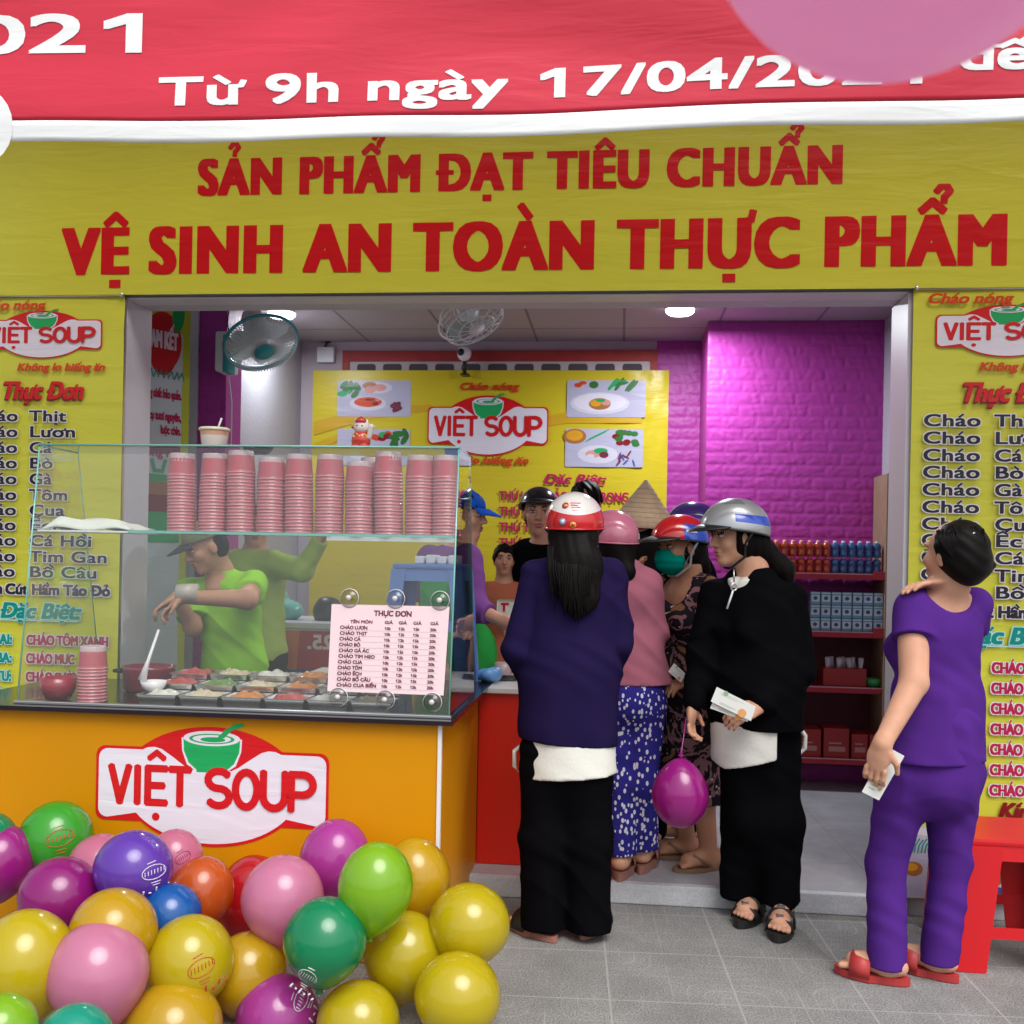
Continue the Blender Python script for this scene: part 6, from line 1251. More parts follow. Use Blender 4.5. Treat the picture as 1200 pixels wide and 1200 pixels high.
# ---------------------------------------------------------------- D: woman with silver helmet, black jacket
def woman_black():
    Y = -.18; H = P(862, 628, Y); F = Fig('person in black jacket and trousers with silver and blue helmet holding cards and a balloon', H, .03, (-.72, -.70), .005, 1.0)
    Jm(F, neck=(882, 668, Y+.02), shL=(925, 702, Y+.0), shR=(838, 698, Y+.03), elL=(936, 785, Y-.05), elR=(822, 775, Y-.0), wrL=(888, 828, Y-.22), wrR=(812, 825, Y-.06), chest=(882, 735, Y), waist=(884, 800, Y), hip=(888, 855, Y), hpL=(908, 868, Y+.0), hpR=(868, 868, Y+.0), knL=(912, 962, Y-.06), knR=(882, 958, Y-.02), anL=(917, 1050, Y-.12), anR=(886, 1032, Y-.03))
    F.j['anL'] = P(917, 1060, Y-.06); F.j['anR'] = P(884, 1042, Y+.06)
    for k in ('anL', 'anR'): F.j[k].z = .095
    F.hf = V((-.93, -.33, -.10)); F.head(); S = F.S; F.torso(S, -.02, low=False, bust=.04); F.arms(S); F.legs(S)
    F.hand(F.j['wrL'], (-.80, -.25, -.35), (-.1, .5, -.6), -1, .95); F.hand(F.j['wrR'], (-.08, -.1, -1), (.75, -.3, 0), -1, .85)
    d1, d2 = V((-.25, -.97, 0)), V((-.45, -.9, 0)); zL, zR = F.j['anL'].z-.062, F.j['anR'].z-.062; F.foot(F.j['anL'], d1, zL); F.foot(F.j['anR'], d2, zR); F.finish(); F.face_bits(); j = F.j; A = F.A; M = F.M
    S = Sdf(.0065); F.torso(S, .036, bust=.05, waist=1.3, low=False)
    for sd in 'LR': S.cone(j['sh'+sd], j['el'+sd], .068, .068, .018); S.cone(j['el'+sd], j['el'+sd]+(j['wr'+sd]-j['el'+sd])*.93, .068, .044, .016)
    S.cone(j['waist'], P(886, 880, Y), .195, .185, .06, F.dq(.85)); S.ell(j['neck']+V((.0, .02, -.015)), (.10, .10, .05), k=.03); S.ell(j['neck']+F.f*.10+V((0, 0, .01)), (.055, .06, .075), k=.02, sub=True); z = P(886, 850, Y).z; S.cut((0, 0, z), (0, .0, -1)); F.wear('jacket', S, BLACKC, folds(.012, 13, 8, 2.2))
    S = Sdf(.006); S.ell(j['neck']+F.f*.030+V((0, 0, -.03)), (.074, .074, .055), k=.02); S.ell(j['neck']+F.f*.045+V((0, 0, -.07)), (.068, .070, .07), k=.03); S.cut(j['neck']+V((0, 0, -.002))-F.f*.02, V((0, 0, 1))+F.f*.30); S.ell(j['neck']+F.f*.10+V((0, 0, .02)), (.036, .045, .075), k=.01, sub=True); F.wear('shirt_collar', S, WHITEC)
    S = Sdf(.006); c = P(878, 870, Y); S.cone(P(884, 835, Y), P(884, 930, Y), .188, .184, .04, F.dq(.85)); zc = P(870, 906, Y-.15).z; S.cut((P(868, 0, Y-.15).x, 0, zc), (.30, 0, -1)); S.cut((P(868, 0, Y-.15).x, 0, zc), (-.45, 0, -1)); S.cut((P(909, 870, Y-.14).x, Y-.14, 0), (1, .1, 0)); F.wear('shirt_tail', S, WHITEC, folds(.0045, 18, 5, 1))
    m = MB(); t = P(940, 862, Y+.02); m.tube([t+V((-.01, 0, .03)), t+V((.012, 0, -.0)), t+V((.012, 0, -.05)), t+V((-.008, 0, -.075)), t+V((-.022, 0, -.05)), t+V((-.02, 0, 0))], .009, WHITEC, 8); m.build('shirt_tie', F.root)
    S = Sdf(.0065); S.cone(P(890, 850, Y), P(890, 890, Y), .15, .155, .04, F.dq(.8))
    for sd, e in (('L', 1.0), ('R', 1.0)): S.cone(j['hp'+sd], j['kn'+sd], .100, .088, .05); S.cone(j['kn'+sd], j['an'+sd]+V((.0, .03, .0)), .088, .078, .05, None, 1)
    S.cone(P(866, 900, Y+.04), P(864, 1045, Y+.06), .07, .072, .05); S.cut((0, 0, P(870, 1040, Y).z-.06), (0, 0, -1)); F.wear('trousers', S, BLACKC, folds(.010, 14, 6, 1.4, True))
    for an, d, z in ((j['anL'], d1, zL), (j['anR'], d2, zR)): F.sandal(an, d, z, SOLE, SOLE, 'sport', .03)
    S = Sdf(.006); S.ell(A(0, -.025, -.005), (.087, .09, .105), M); S.cone(A(0, -.075, -.03), P(916, 668, Y+.07), .062, .045, .05); S.cone(P(916, 668, Y+.07), P(926, 700, Y+.09), .04, .02, .05); S.cut(A(0, 0, .055), (0, 0, 1)); S.cut(A(0, .03, 0), F.hf); 
    F.wear('hair', S, HAIR, lambda X, Y_, Z: .0013*np.sin(140*X+90*Y_+6*np.sin(9*Z)))
    m = MB()
    for k in range(13): x = -.06+.01*k; m.tube([A(x*.9, .07, .07), A(x*1.05, .094-abs(x)*.35, .045), A(x*1.1+.003*math.sin(k*3), .098-abs(x)*.4, .018+.006*math.cos(k*2.1))], [.006, .005, .0015], HAIR, 5)
    m.build('fringe', F.root)
    for q in (-1, 1):
        m = MB(); m.tube([A(.079*q, .03, .04), A(.082*q, .022, .0), A(.078*q, .024, -.045)], [.008, .006, .002], HAIR, 6); m.build('side_lock', F.root)
    def col(az, t):
        a = min(az, 360-az); return HB_ if .66 < t < .84 and a > 72 else (mat('helmet_grey', (.22, .23, .25), .35, .3, coat=.4) if t < .42 and a < 100 and a > 0 and t > .05 else HS)
    h = F.helmet('helmet', col, low=110, lowf=80, visor=BLACKP, vlen=.05, size=1.06)
    m = MB(); t = j['neck']+F.f*.135+V((0, 0, -.095)); t = P(860, 688, Y-.19); m.tube([t+V((0, .01, .07)), t+V((0, 0, .02))], .003, STEEL, 6); ring(m, t, V((.4, -1, 0)), .013, .0035, STEEL, 18); m.tube([t+V((-.003, -.002, -.012)), t+V((-.025, -.004, -.085))], .004, WHITEP, 6); m.build('zip_pull', F.root)
    F.c1 = j['wrL']+V((-.80, -.25, -.35)).normalized()*.09; F.c2 = j['wrR']+V((-.03, -.05, -.10)); return F
FD = woman_black()
# ---------------------------------------------------------------- E: woman in purple
def woman_purple():
    Y = -.72; H = P(1117, 650, Y); F = Fig('person in purple top and trousers and red sandals with a hand on the shoulder', H, .022, (-.50, .87), .0048, 1.0)
    Jm(F, neck=(1112, 690, Y+.02), shL=(1070, 714, Y-.0), shR=(1143, 708, Y+.10), elL=(1071, 800, Y-.12), wrL=(1034, 872, Y-.23), elR=(1122, 762, Y+.26), wrR=(1108, 700, Y+.12), chest=(1100, 760, Y+.04), waist=(1098, 825, Y+.04), hip=(1096, 885, Y+.03), hpL=(1066, 905, Y+.0), hpR=(1118, 905, Y+.05), knL=(1038, 1012, Y+.05), knR=(1114, 1010, Y+.08), anL=(1040, 1132, Y), anR=(1099, 1126, Y+.07))
    F.hf = V((-.62, .78, .04)); F.head(); S = F.S; F.torso(S, -.02, low=False, bust=.045); F.legs(S, (.09, .06, .038)); j = F.j
    S.cone(j['shL'], j['elL'], .055, .047, .012); S.cone(j['elL'], j['wrL'], .047, .029, .012); S.cone(j['shR'], j['elR'], .05, .042, .04); S.cone(j['elR'], P(1113, 685, Y+.05), .042, .028, .03)
    F.hand(j['wrL'], (-.22, .05, -.97), (.45, .85, 0), 1, .8, size=1.0); F.hand(P(1112, 681, Y+.0), (-.95, -.22, -.10), (0, -.1, -1), -1, .42, .018, 1.06)
    d1, d2 = V((-.86, .36, 0)), V((-.75, .62, 0)); F.foot(j['anL'], d1, .030); F.foot(j['anR'], d2, .030); F.finish(); F.face_bits(); A, M = F.A, F.M
    S = Sdf(.0062); F.torso(S, .018, bust=.07, waist=1.10, low=False)
    for sd, t in (('L', .42), ('R', .4)): S.cone(j['sh'+sd], j['sh'+sd]+(j['el'+sd]-j['sh'+sd])*t, .064, .074, .022, None, 1)
    S.cone(j['waist'], P(1089, 915, Y+.02), .150, .188, .06, F.dq(.82)); S.ell(j['neck']+V((.0, -.02, .005))-F.f*.035, (.105, .095, .085), k=.02, sub=True); S.cut((0, 0, P(1092, 891, Y).z), (0, 0, -1)); F.wear('top', S, PURP, folds(.010, 13, 8, .3))
    S = Sdf(.0062); S.cone(j['hip']+V((0, 0, .10)), j['hip']+V((0, 0, -.06)), .165, .172, .05, F.dq(.85))
    for sd in 'LR': S.cone(j['hp'+sd], j['kn'+sd], .100, .068, .03); S.cone(j['kn'+sd], j['an'+sd]+V((0, 0, -.03)), .068, .066, .03)
    S.cut((0, 0, .055), (0, 0, -1)); F.wear('trousers', S, PURP, folds(.009, 14, 6, 2.5, True))
    for an, d in ((j['anL'], d1), (j['anR'], d2)): F.sandal(an, d, .028, SOLER, SOLER, 'slide', .025)
    S = Sdf(.0055); S.ell(A(0, -.028, .022), (.091, .096, .10), M); S.ell(A(0, -.06, -.03), (.08, .07, .075), M, .03); c = P(1145, 663, Y-.04); S.ell(c, (.047, .045, .042), k=.016); S.ell(c+V((.038, 0, .004)), (.026, .022, .014), k=.012); S.ell(A(0, .075, -.02), (.12, .07, .10), M, .01, sub=True)
    F.wear('hair', S, HAIR, lambda X, Y_, Z: .0014*np.sin(120*Z+60*X+5*np.sin(14*X+11*Y_)))
    def lock(rg, t):
        x = 1098+56*t; return [P(x, 616+rg.uniform(0, 8), Y-.085), P(x+3, 634, Y-.10), P(x*.6+1140*.4, 652, Y-.098), P(1140+rg.uniform(-10, 12), 664+rg.uniform(-6, 8), Y-.085)]
    strands(F, lock, 26)
    m = MB(); c = P(1136, 627, Y-.10); m.tube([c, c+V((.018, 0, .008))], .004, STEEL, 6); m.build('hair_clip', F.root)
    m = MB()
    for k in range(26):
        q = P(1030+random.uniform(-6, 6), 850+random.uniform(-22, 24), Y-.02); m.sphere(q, .0, PPINK, 4, 3)
    F.c1 = j['wrL']; return F
FE = woman_purple()
# ---------------------------------------------------------------- F: man with black helmet
def man_black():
    Y = .98; H = P(632, 602, Y); F = Fig('man in black T-shirt and black helmet facing the street behind the counter', H, FL, (.30, -.95), .007, 1.05, SKIN)
    Jm(F, shR=(600, 660, Y), shL=(672, 660, Y), elR=(596, 712, Y-.05), wrR=(625, 745, Y-.25), neck=(640, 636, Y)); F.hf = V((.05, -1, 0)); F.head(1.02); F.torso(F.S, -.018, low=False); F.arms(F.S); F.legs(F.S); j = F.j
    F.hand(j['wrR'], (.6, -.7, 0), (0, 0, -1), -1); F.hand(j['wrL'], (0, -.3, -1), (1, 0, 0), -1); F.foot(j['anL'], F.f, FL+.02); F.foot(j['anR'], F.f, FL+.02); F.finish(); F.face_bits()
    S = Sdf(.007); F.torso(S, .024, low=False)
    for sd in 'LR': S.cone(j['sh'+sd], j['sh'+sd]+(j['el'+sd]-j['sh'+sd])*.78, .082, .075, .04, None, 1)
    S.cut(j['neck']+V((0, 0, .015)), (0, -.35, 1)); S.cut((0, 0, j['hip'].z-.06), (0, 0, -1)); F.wear('t_shirt', S, BLACKC, folds(.005, 13, 8, 1))
    S = Sdf(.008); S.cone(j['hip'], j['hip']+V((0, 0, -.05)), .15, .16, .04, F.dq(.75)); F.legs(S, (.10, .075, .06)); F.wear('trousers', S, BLACKC)
    S = Sdf(.006); S.ell(F.A(0, -.03, .0), (.084, .085, .10), F.M); S.cut(F.A(0, .03, 0), F.hf); S.cut(F.A(0, 0, .06), (0, 0, 1)); F.wear('hair', S, HAIR)
    F.helmet('helmet', lambda az, t: HK, lowf=70, low=98, visor=BLACKP, vlen=.02, size=.98, strap=None)
man_black()
def simple(label, H, fwd, top, trou, hair=True, skin=SKIN, hf=None, sc=1.0, **jm):
    F = Fig(label, H, FL, fwd, .008, sc, skin); Jm(F, **jm); F.hf = V(hf) if hf else F.f; F.head(min(1, sc*1.02)); F.torso(F.S, -.018, low=False); F.arms(F.S); F.legs(F.S); j = F.j
    for sd, k in (('L', -1), ('R', 1)): d = j['wr'+sd]-j['el'+sd]; F.hand(j['wr'+sd], d, F.r*-k+V((0, 0, -.2)), k if False else -k, .7, size=max(.8, sc)); F.foot(j['an'+sd], F.f, FL+.02)
    F.finish(); S = Sdf(.0085); F.torso(S, .026, low=False)
    for sd in 'LR': S.cone(j['sh'+sd], j['sh'+sd]+(j['el'+sd]-j['sh'+sd])*.8, .072*sc, .066*sc, .04, None, 1)
    S.cut(j['neck']+V((0, 0, .01)), (0, 0, 1)); S.cut((0, 0, j['hip'].z-.06), (0, 0, -1)); F.wear('shirt', S, top, folds(.006, 13, 8, H[0]*9))
    S = Sdf(.009); S.cone(j['hip'], j['hip']+V((0, 0, -.05)), .15*sc, .16*sc, .04, F.dq(.75)); F.legs(S, (.10*sc, .075*sc, .06*sc)); F.wear('trousers', S, trou)
    if hair:
        S = Sdf(.006); A, M = F.A, F.M; c = F.k; S.ell(A(0, -.008, .032), (.088*c, .100*c, .092*c), M); S.ell(A(0, .085, -.028), (.1*c, .060*c, .082*c), M, .01, sub=True); S.cut(A(0, 0, -.07), (0, 0, -1)); F.wear('hair', S, HAIR, lambda X, Y_, Z: .006*np.sin(95*X+40*Z)*np.sin(80*Y_+20*X))
    return F
# G, H, I
F = simple('person with spiky black hair mostly hidden behind the white and red helmet', P(687, 590, 1.15), (.2, 1), BLACKC, BLACKC, skin=SKIND)
F = simple('person in conical palm-leaf hat and black clothes between the pink and red helmets', P(752, 634, .62), (.1, 1), BLACKC, BLACKC, hair=False)
S = Sdf(.007); H = F.H; S.ell(H+V((0, -.01, -.01)), (.092, .10, .11)); S.cone(H+V((-.0, -.07, -.04)), H+V((.0, -.11, -.30)), .085, .06, .05, F.dq(.5)); F.wear('hair', S, HAIR)
m = MB(); c = P(754, 616, .62); m.lathe([(.172, -.052), (.175, -.05), (.115, .03), (.055, .112), (.008, .176), (.0001, .178)], c+V((0, 0, .045)), mat('palm_leaf', (.56, .42, .27), .65, var=.2, varscale=30, bump=(90, .5, .004)), ax=V((.05, -.06, 1)), n=40, caps=False); m.lathe([(.17, -.053), (.11, .022), (.05, .1), (.0001, .16)], c+V((0, 0, .045)), mat('palm_leaf', (0, 0, 0)), ax=V((.05, -.06, 1)), n=40, caps=False)
for k in range(9): r_ = .165*(1-k/10); ring(m, c+V((0, 0, .045))+V((.05, -.06, 1)).normalized()*(-.05+.0225*k+.003), V((.05, -.06, 1)), r_+.007, .0012, mat('palm_ring', (.34, .22, .12), .7), 36)
m.build('conical_hat', F.root)
F = simple('person with violet helmet half hidden between red and silver helmets', P(812, 622, .75), (-1, .3), BLACKC, BLACKC, hair=False, skin=SKIND)
F.helmet('helmet', lambda az, t: HV, lowf=82, low=104, visor=HV, strap=None)
# child
F = simple('child in orange shirt peering past the man in black', P(591, 656, .86), (.15, -1), ORAC, NAVY, sc=.66, hair=True, skin=SKIN); F.face_bits()
m = MB(); b = P(594, 712, .73); m.box((b.x-.05, b.y-.004, b.z-.05), (b.x+.05, b.y, b.z+.04), WHITEC, .012); m.box((b.x-.02, b.y-.007, b.z-.02), (b.x-.008, b.y-.0045, b.z+.02), RED); m.box((b.x-.03, b.y-.0068, b.z+.013), (b.x+.012, b.y-.0046, b.z+.024), RED); m.build('bib', F.root)
# ---------------------------------------------------------------- K: worker in lime shirt leaning over the trays
def worker():
    Y = .40; H = P(241, 640, Y-.10); F = Fig('worker in lime green shirt and dark cap leaning over the food trays', H, FL, (-.55, -.83), .006, 1.02)
    Jm(F, neck=(258, 670, Y-.02), shR=(222, 692, Y+.0), shL=(302, 680, Y-.02), elR=(226, 735, Y-.10), wrR=(208, 700, Y-.22), elL=(278, 700, Y-.30), wrL=(208, 690, Y-.28), chest=(268, 722, Y+.04), waist=(275, 780, Y+.05), hip=(278, 850, Y+.08))
    for sd, k in (('L', 1), ('R', -1)):
        for q, z in (('hp', .50), ('kn', .28), ('an', .05)): F.j[q+sd] = V((F.j['hip'].x, F.j['hip'].y, 0))-F.r*.09*k+V((0, 0, FL+1.6*z))
    F.j['shL'] = P(298, 684, Y-.04); F.j['elL'] = P(290, 702, Y-.28); F.j['wrL'] = P(216, 700, Y-.36)
    F.hf = V((-.72, -.60, -.42)); F.hu = V((-.30, -.25, 1)); F.head(); S = F.S; F.torso(S, -.02, low=False); F.legs(S); j = F.j
    S.cone(j['shR'], j['elR'], .05, .04, .03); S.cone(j['elR'], j['wrR'], .04, .03, .03); S.cone(j['shL'], j['elL'], .052, .044, .03); S.cone(j['elL'], j['wrL'], .044, .03, .03)
    F.hand(j['wrL'], (-.75, -.2, -.62), (.3, .0, -1), 1, .9); F.hand(j['wrR'], (-.6, -.3, -.4), (.3, 0, -1), -1, .9); F.foot(j['anL'], F.f, FL+.02); F.foot(j['anR'], F.f, FL+.02); F.finish(); F.face_bits()
    S = Sdf(.0062); F.torso(S, .030, waist=1.15, low=False); S.cone(j['shL'], j['shL']+(j['elL']-j['shL'])*.62, .066, .068, .02, None, 1); S.cone(j['shR'], j['shR']+(j['elR']-j['shR'])*.75, .066, .068, .02, None, 1)
    S.ell(j['neck']+V((0, 0, .0)), (.075, .07, .035), k=.02); S.cone(j['waist'], j['hip']+V((0, 0, -.12)), .155, .18, .05, F.dq(.75)); S.ell(j['neck']+F.f*.07+V((0, 0, .03)), (.05, .05, .06), k=.015, sub=True); S.cut(j['neck']+V((0, 0, .045)), (0, 0, 1)); S.cut((0, 0, j['hip'].z-.06), (0, 0, -1)); F.wear('shirt', S, LIME, folds(.010, 14, 9, 1))
    S = Sdf(.008); F.legs(S, (.10, .08, .065)); S.cone(j['hip'], j['hip']+V((0, 0, -.06)), .155, .16, .04, F.dq(.75)); F.wear('trousers', S, BLACKC)
    A, M = F.A, F.M; S = Sdf(.006); S.ell(A(0, -.03, .0), (.080, .080, .095), M); S.cut(A(0, -.02, 0), F.hf); S.cut(A(0, 0, .05), F.hu); F.wear('hair', S, HAIR)
    S = Sdf(.005); S.ell(A(0, -.01, .045), (.092, .108, .078), M); S.cut(A(0, 0, .038), -F.hu); S2 = cap = F.wear('cap', S, mat('cap_olive', (.16, .20, .10), .8))
    m = MB(); vs = []
    for i in range(13):
        a = R(-60+10*i)
        for q in range(4): vs.append(A(.09*math.sin(a), .09*math.cos(a)+.022+q*.024*math.cos(a), .042-.006*q))
    m.add(vs, [(4*i+q, 4*i+q+1, 4*i+q+5, 4*i+q+4) for i in range(12) for q in range(3)], mat('cap_dark', (.03, .03, .05), .6), True); v = m.build('cap_peak', F.root); so = v.modifiers.new('t', 'SOLIDIFY'); so.thickness = .004
    w = j['wrL']; m = MB(); m.tube([w+V((-.03, -.01, .02)), w+V((.06, .005, .02))], [.040, .044], mat('glove_clear', (.62, .55, .48), .35, coat=.3), 14); m.build('sleeve_guard', F.root)
worker()
# L: second worker behind, arm raised to the right
F = simple('second worker in pale green shirt behind, reaching up with one arm', P(300, 616, .98), (.3, -.9), cloth('cloth_pale_green', (.36, .50, .10)), BLACKC, shL=(318, 660, .93), elL=(354, 668, .82), wrL=(376, 632, .76), shR=(272, 664, .98)); F.face_bits()
S = Sdf(.007); S.cone(F.j['shL'], F.j['elL'], .075, .06, .04); S.cone(F.j['elL'], F.j['wrL'], .06, .042, .04, None, 1); F.wear('sleeve', S, MATS['cloth_pale_green'], folds(.006, 20, 14, 1))
# M: worker in blue cap handing something over
F = simple('worker in violet shirt, green apron and blue cap behind the glass case end', P(546, 603, .62), (.75, -.6), PURPS, BLACKC, hf=(.95, -.2, -.1), shL=(548, 655, .52), shR=(505, 655, .72), elL=(556, 712, .42), wrL=(588, 727, .30), chest=(528, 690, .64), waist=(520, 745, .64), elR=(500, 720, .7)); F.face_bits(); j = F.j
S = Sdf(.007); S.cone(j['shL'], j['elL'], .075, .066, .04); S.cone(j['elL'], j['elL']+(j['wrL']-j['elL'])*.55, .064, .052, .04, None, 1); F.wear('sleeve', S, PURPS, folds(.006, 20, 14, 1))
S = Sdf(.007); F.torso(S, .035, low=False); S.cut(j['chest'], -F.f-F.r*.15); S.cut(j['chest']+V((0, 0, .07)), (0, 0, 1)); F.wear('apron', S, GREENA, folds(.004, 14, 6, 1))
A, M = F.A, F.M; S = Sdf(.005); S.ell(A(0, -.012, .04), (.094, .108, .085), M); S.cut(A(0, 0, .03), (0, 0, -1)); F.wear('cap', S, cloth('cap_blue', (.015, .09, .50)))
m = MB(); vs = []
for i in range(13):
    a = R(-60+10*i)
    for q in range(4): vs.append(A(.09*math.sin(a), .09*math.cos(a)+.022+q*.025*math.cos(a), .036-.010*q))
m.add(vs, [(4*i+q, 4*i+q+1, 4*i+q+5, 4*i+q+4) for i in range(12) for q in range(3)], MATS['cap_blue'], True); v = m.build('cap_peak', F.root); so = v.modifiers.new('t', 'SOLIDIFY'); so.thickness = .004
# ---------------------------------------------------------------- things in hands
CARD = mat('ticket_white', (.76, .77, .74), .45); CG = mat('ticket_green', (.30, .45, .28), .5); CO = mat('ticket_orange', (.75, .36, .12), .5)
def ticket(quad, label, flip=1):
    q = [V(p) for p in quad]; m = MB(); m.slab(q, .0012, CARD); t = thing('ticket', sum(q, V())/4, label, 'ticket'); m.build('paper', t)
    U = q[1]-q[0]; w = U.length; U.normalize(); W_ = q[3]-q[0]; h = W_.length; W_.normalize(); N = U.cross(W_); pr = Print(q[0], U, W_, N, .0006)
    for k, (a, b, zz, mm) in enumerate(((.15, .7, .8, CG), (.15, .55, .7, CG), (.2, .6, .22, CG), (.2, .5, .14, CG))): pr.stroke([(w*a, h*zz), (w*b, h*zz)], h*.02, mm)
    pr.ell(w*.75, h*.2, w*.1, w*.1, CO, 12); pr.ell(w*.25, h*.88, w*.06, w*.06, CG, 12); pr.build('ticket_print', t)
Yc = FE.j['wrL'].y+.022
ticket([P(1010, 928, Yc), P(1030, 938, Yc+.01), P(1060, 886, Yc+.01), P(1040, 875, Yc)], 'white printed ticket held low by the person in purple')
yd = FD.c1.y-.045
ticket([P(833, 822, yd), P(880, 845, yd-.02), P(886, 828, yd-.02), P(840, 805, yd)], 'white ticket held in front by the person in black jacket, upper of the two')
ticket([P(832, 830, yd+.014), P(876, 846, yd-.006), P(882, 836, yd-.006), P(838, 816, yd+.014)], 'white ticket tucked beneath the other one in the hand of the person in black jacket')
ticket([P(783, 787, .02), P(798, 800, .02), P(804, 790, .02), P(790, 777, .02)], 'small white ticket held low in front of the floral dress')
# ================================================================ balloons
BC = dict(pink_thin=(.92, .48, .70), green=(.055, .42, .030), magenta=(.42, .018, .27), pink=(.70, .25, .42), violet=(.16, .055, .50), rose=(.66, .20, .33), purple=(.34, .012, .22), yellow=(.62, .50, .010), gold=(.64, .40, .010), blue=(.008, .13, .50), orange=(.66, .12, .018), red=(.55, .010, .018), lime=(.28, .56, .020), emerald=(.004, .30, .12), teal=(.01, .40, .28), orchid=(.50, .055, .38))
def balloon_mat(n):
    new = 'latex_'+n not in MATS; m = mat('latex_'+n, BC[n], .22, coat=1, spec=.5)
    if new:
        nt = m.node_tree; q = nt.nodes; o = [x for x in q if x.type == 'OUTPUT_MATERIAL'][0]; t = q.new('ShaderNodeBsdfTranslucent'); t.inputs['Color'].default_value = (*[min(1, x**.8) for x in BC[n]], 1); mx = q.new('ShaderNodeMixShader'); mx.inputs[0].default_value = .82 if n == 'pink_thin' else .42
        nt.links.new(q['Principled BSDF'].outputs[0], mx.inputs[1]); nt.links.new(t.outputs[0], mx.inputs[2]); nt.links.new(mx.outputs[0], o.inputs[0])
    return m
PRW = mat('balloon_print_white', (.72, .70, .75), .35); PRR = mat('balloon_print_red', (.50, .05, .02), .35)
def balloon(px, py, rx, ry, col, label, D=.25, tilt=(0, 0), pr=None, yfix=None, string=False, name='balloon'):
    """px,py centre and radii measured on the photograph; D the real diameter, which gives the distance"""
    d = 1200*D/(2*rx); dr = ray(px, py); c = CAM+dr*d
    if yfix is not None: c = P(px, py, yfix); D = 2*rx*(c-CAM).dot(ROT @ V((0, 0, -1)))/1200
    if tilt == (0, 0): q_ = random.Random(int(px)); tilt = (q_.uniform(-.3, .3), q_.uniform(-.6, .6))
    r = D/2; e = ry/rx; ax = V((tilt[0], tilt[1]*.3, 1)).normalized() if tilt != 'up' else V((0, 0, 1))
    if ry < rx: e = 1.0
    flip = -1
    t = thing(name, c, label, 'balloon', 'balloons heaped in front of the food counter' if not string else None)
    prof = []; N = 28
    for i in range(N+1):
        th = math.pi*i/N; z = math.cos(th); x = math.sin(th)
        taper = 1-(.05 if string else .14)*max(0, -z)**1.5; prof.append((max(.0001, r*x*taper), r*e*(z*1.0-(.10*max(0, -z)**6))))
    prof = prof[::-1]; m = MB(); m.lathe(prof, c, balloon_mat(col), ax=ax if not string else -ax*-1, n=44, caps=False); m.build('latex_skin', t)
    m = MB(); k = c-ax*r*e*1.10; m.lathe([(.006, .012), (.005, 0), (.012, -.010), (.010, -.014), (.0001, -.010)], k, balloon_mat(col), ax=ax, n=12, caps=False)
    m.build('knot', t)
    if pr:
        to = (CAM-c).normalized(); u = V((0, 0, 1)).cross(to).normalized(); w = to.cross(u); mm, ox, oz, rot, sc = pr; b = MB()
        rg = random.Random(int(px*7+py))
        def pt(x, z):
            x, z = x*math.cos(rot)-z*math.sin(rot), x*math.sin(rot)+z*math.cos(rot); dd = (u*(ox+x)+w*(oz+z)); l = min(.98, dd.length); v = dd+to*math.sqrt(max(.03, 1-l*l))
            zz = v.dot(ax); rad = v-ax*zz; tp = 1-.16*max(0, -zz)**1.5; return c+(rad*tp+ax*zz*e)*r*1.006
        def ln(p, q, wd=.0022): 
            n = 5; b.tube([pt(p[0]+(q[0]-p[0])*i/n, p[1]+(q[1]-p[1])*i/n) for i in range(n+1)], wd*.6, mm, 4)
        S = sc
        pts = [(.30*math.cos(a), .17*math.sin(a)) for a in np.linspace(0, 6.283, 15)]
        for p, q in zip(pts, pts[1:]): ln((p[0]*S, p[1]*S), (q[0]*S, q[1]*S))
        for k in range(7): x = -.24+.08*k; ln((x*S, -.05*S), ((x+.03)*S, .06*S), .0024)
        ln((-.1*S, .24*S), (.12*S, .25*S)); ln((-.14*S, -.24*S), (.10*S, -.25*S)); ln((-.12*S, -.30*S), (.06*S, -.31*S))
        for k in range(6):
            x = -.42+.16*k; ln((x*S, (-.5+.05*math.sin(k*2))*S), ((x+.06)*S, (-.42+.05*math.cos(k*3))*S), .005)
        b.build('print', t)
    return t, c, r*e, ax
B = balloon
W_, R_ = PRW, PRR
B(-14, 984, 32, 30, 'emerald', 'dark green balloon sliver at the left frame edge above the magenta one', .185)
B(65, 984, 42, 45, 'green', 'bright green balloon with red print high at the left against the orange counter', .25, (.3, 0), (R_, .1, .0, .2, 1.2))
B(0, 1012, 39, 45, 'magenta', 'magenta balloon cut by the left frame edge beside the bright green balloon', .225)
B(118, 1016, 38, 34, 'rose', 'pink balloon half hidden behind the violet balloon on its left side', .22)
B(206, 1006, 31, 34, 'rose', 'small pink balloon with dark print behind the violet balloon on its right side', .178, (-.2, 0), (mat('balloon_print_plum', (.35, .02, .12), .4), .25, .0, .5, 1.0))
B(156, 1019, 45, 43, 'violet', 'violet balloon with white print resting in the middle of the upper heap', .24, (.2, 0), (W_, .5, -.1, .3, 1.0))
B(70, 1052, 47, 44, 'purple', 'dark magenta balloon between the bright green balloon and the yellow ones', .25, (.5, .3))
B(92, 1078, 37, 38, 'yellow', 'yellow balloon half hidden behind the golden balloon, under the dark magenta one', .22)
B(200, 1072, 36, 34, 'blue', 'blue balloon in the middle of the heap under the violet balloon', .190)
B(235, 1048, 38, 44, 'orange', 'orange balloon between the violet balloon and the red balloon', .215, (.25, 0))
B(298, 1056, 43, 53, 'red', 'red balloon mostly hidden behind the large pink balloon', .26, (-.1, 0))
B(392, 1008, 41, 48, 'orchid', 'orchid purple balloon just below the right end of the counter logo', .24, (.2, 0))
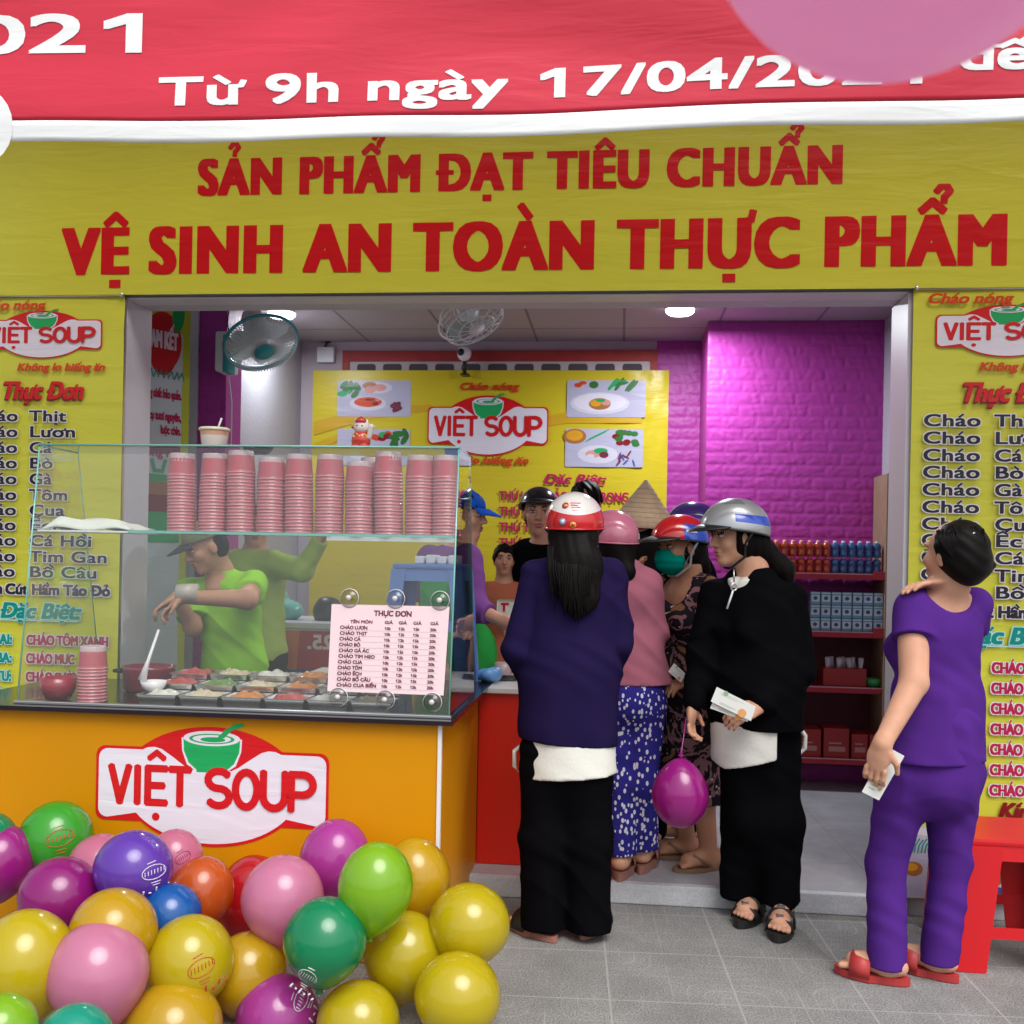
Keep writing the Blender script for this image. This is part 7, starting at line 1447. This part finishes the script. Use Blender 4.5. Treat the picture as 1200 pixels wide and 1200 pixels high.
B(497, 1026, 31, 46, 'gold', 'golden yellow balloon at the right corner of the counter behind the lime one', .21, (-.2, 0)) if False else B(488, 1030, 40, 48, 'gold', 'golden yellow balloon at the right corner of the counter behind the lime one', .228, (-.2, 0))
B(133, 1092, 50, 48, 'gold', 'golden balloon directly behind the large front pink balloon at the left', .25, (.2, 0))
B(331, 1054, 48, 51, 'pink', 'large light pink balloon between the red and the orchid balloons', .26, (.1, 0))
B(440, 1040, 44, 53, 'lime', 'lime green balloon above the emerald and the small yellow balloons', .228, (.1, 0))
B(290, 1142, 45, 49, 'gold', 'golden balloon behind the printed yellow one, above the magenta one at the frame foot', .24, (.1, 0))
B(550, 1084, 48, 48, 'yellow', 'yellow balloon at the right end of the heap beside the black trousers', .26)
B(381, 1103, 49, 51, 'emerald', 'emerald green balloon with white print in the right half of the heap', .248, (.1, 0), (W_, -.4, -.75, -.5, .8))
B(474, 1120, 48, 51, 'yellow', 'yellow balloon below the lime balloon and right of the emerald one', .26, (.1, 0))
B(222, 1128, 51, 55, 'yellow', 'yellow balloon with red print right of the large front pink balloon', .26, (.2, 0), (R_, .25, -.15, .4, 1.0))
B(28, 1134, 58, 67, 'yellow', 'large yellow balloon at the left frame edge left of the front pink balloon', .28, (.1, 0))
B(115, 1142, 58, 61, 'pink', 'large light pink balloon in front at the left between two yellow balloons', .28, (-.15, 0))
B(536, 1168, 51, 47, 'yellow', 'yellow balloon lowest at the right end of the heap, cut by the frame foot', .26)
B(325, 1192, 48, 46, 'orchid', 'orchid purple balloon with white print cut by the frame foot', .25, (0, 0), (W_, .55, .35, 1.2, .9))
B(420, 1200, 49, 48, 'yellow', 'yellow balloon cut by the frame foot right of the orchid purple one', .25)
B(203, 1208, 57, 54, 'gold', 'golden balloon cut by the frame foot below the printed yellow one', .28)
B(2, 1206, 40, 38, 'lime', 'lime balloon in the lower left corner of the photo', .168)
B(88, 1222, 44, 36, 'teal', 'turquoise balloon cut by the frame foot below the front pink balloon', .188)
B(-8, 1070, 22, 20, 'orange', 'orange balloon sliver at the left frame edge above the large yellow one', .16)
# the balloon on a string in the hand of the woman in black
t, c, re, ax = B(797, 931, 33, 39, 'magenta', 'single magenta balloon hanging upside down from the hand of the person in black', .235, 'up', None, FD.c2.y-.06, True, 'held_balloon')
# hang it knot-up
for ch in t.children: ch.scale = (1, 1, -1)
top = c+V((0, 0, re*1.10)); hnd = V((FD.c2.x, FD.c2.y, P(812, 845, FD.c2.y).z))
m = MB(); m.tube([top, top+V((.002, 0, .03)), (top*.5+hnd*.5), hnd+V((0, 0, .01))], [.009, .004, .0025, .0025], balloon_mat('magenta'), 8); m.build('balloon_neck', t)
# big pink balloon close to the camera, upper right
B(1055, -108, 215, 178, 'pink', 'large pink balloon hanging close at the upper right in front of the red banner', .30, (.0, 0), None, None, False)[0].__setitem__('group', 'balloons near the camera') if False else None
t, c, re, ax = balloon(1062, -170, 240, 245, 'pink_thin', 'large blurred pink balloon hanging close at the upper right over the red banner', .29)
for ch in t.children: ch.scale = (1, 1, -1)
del t['group']
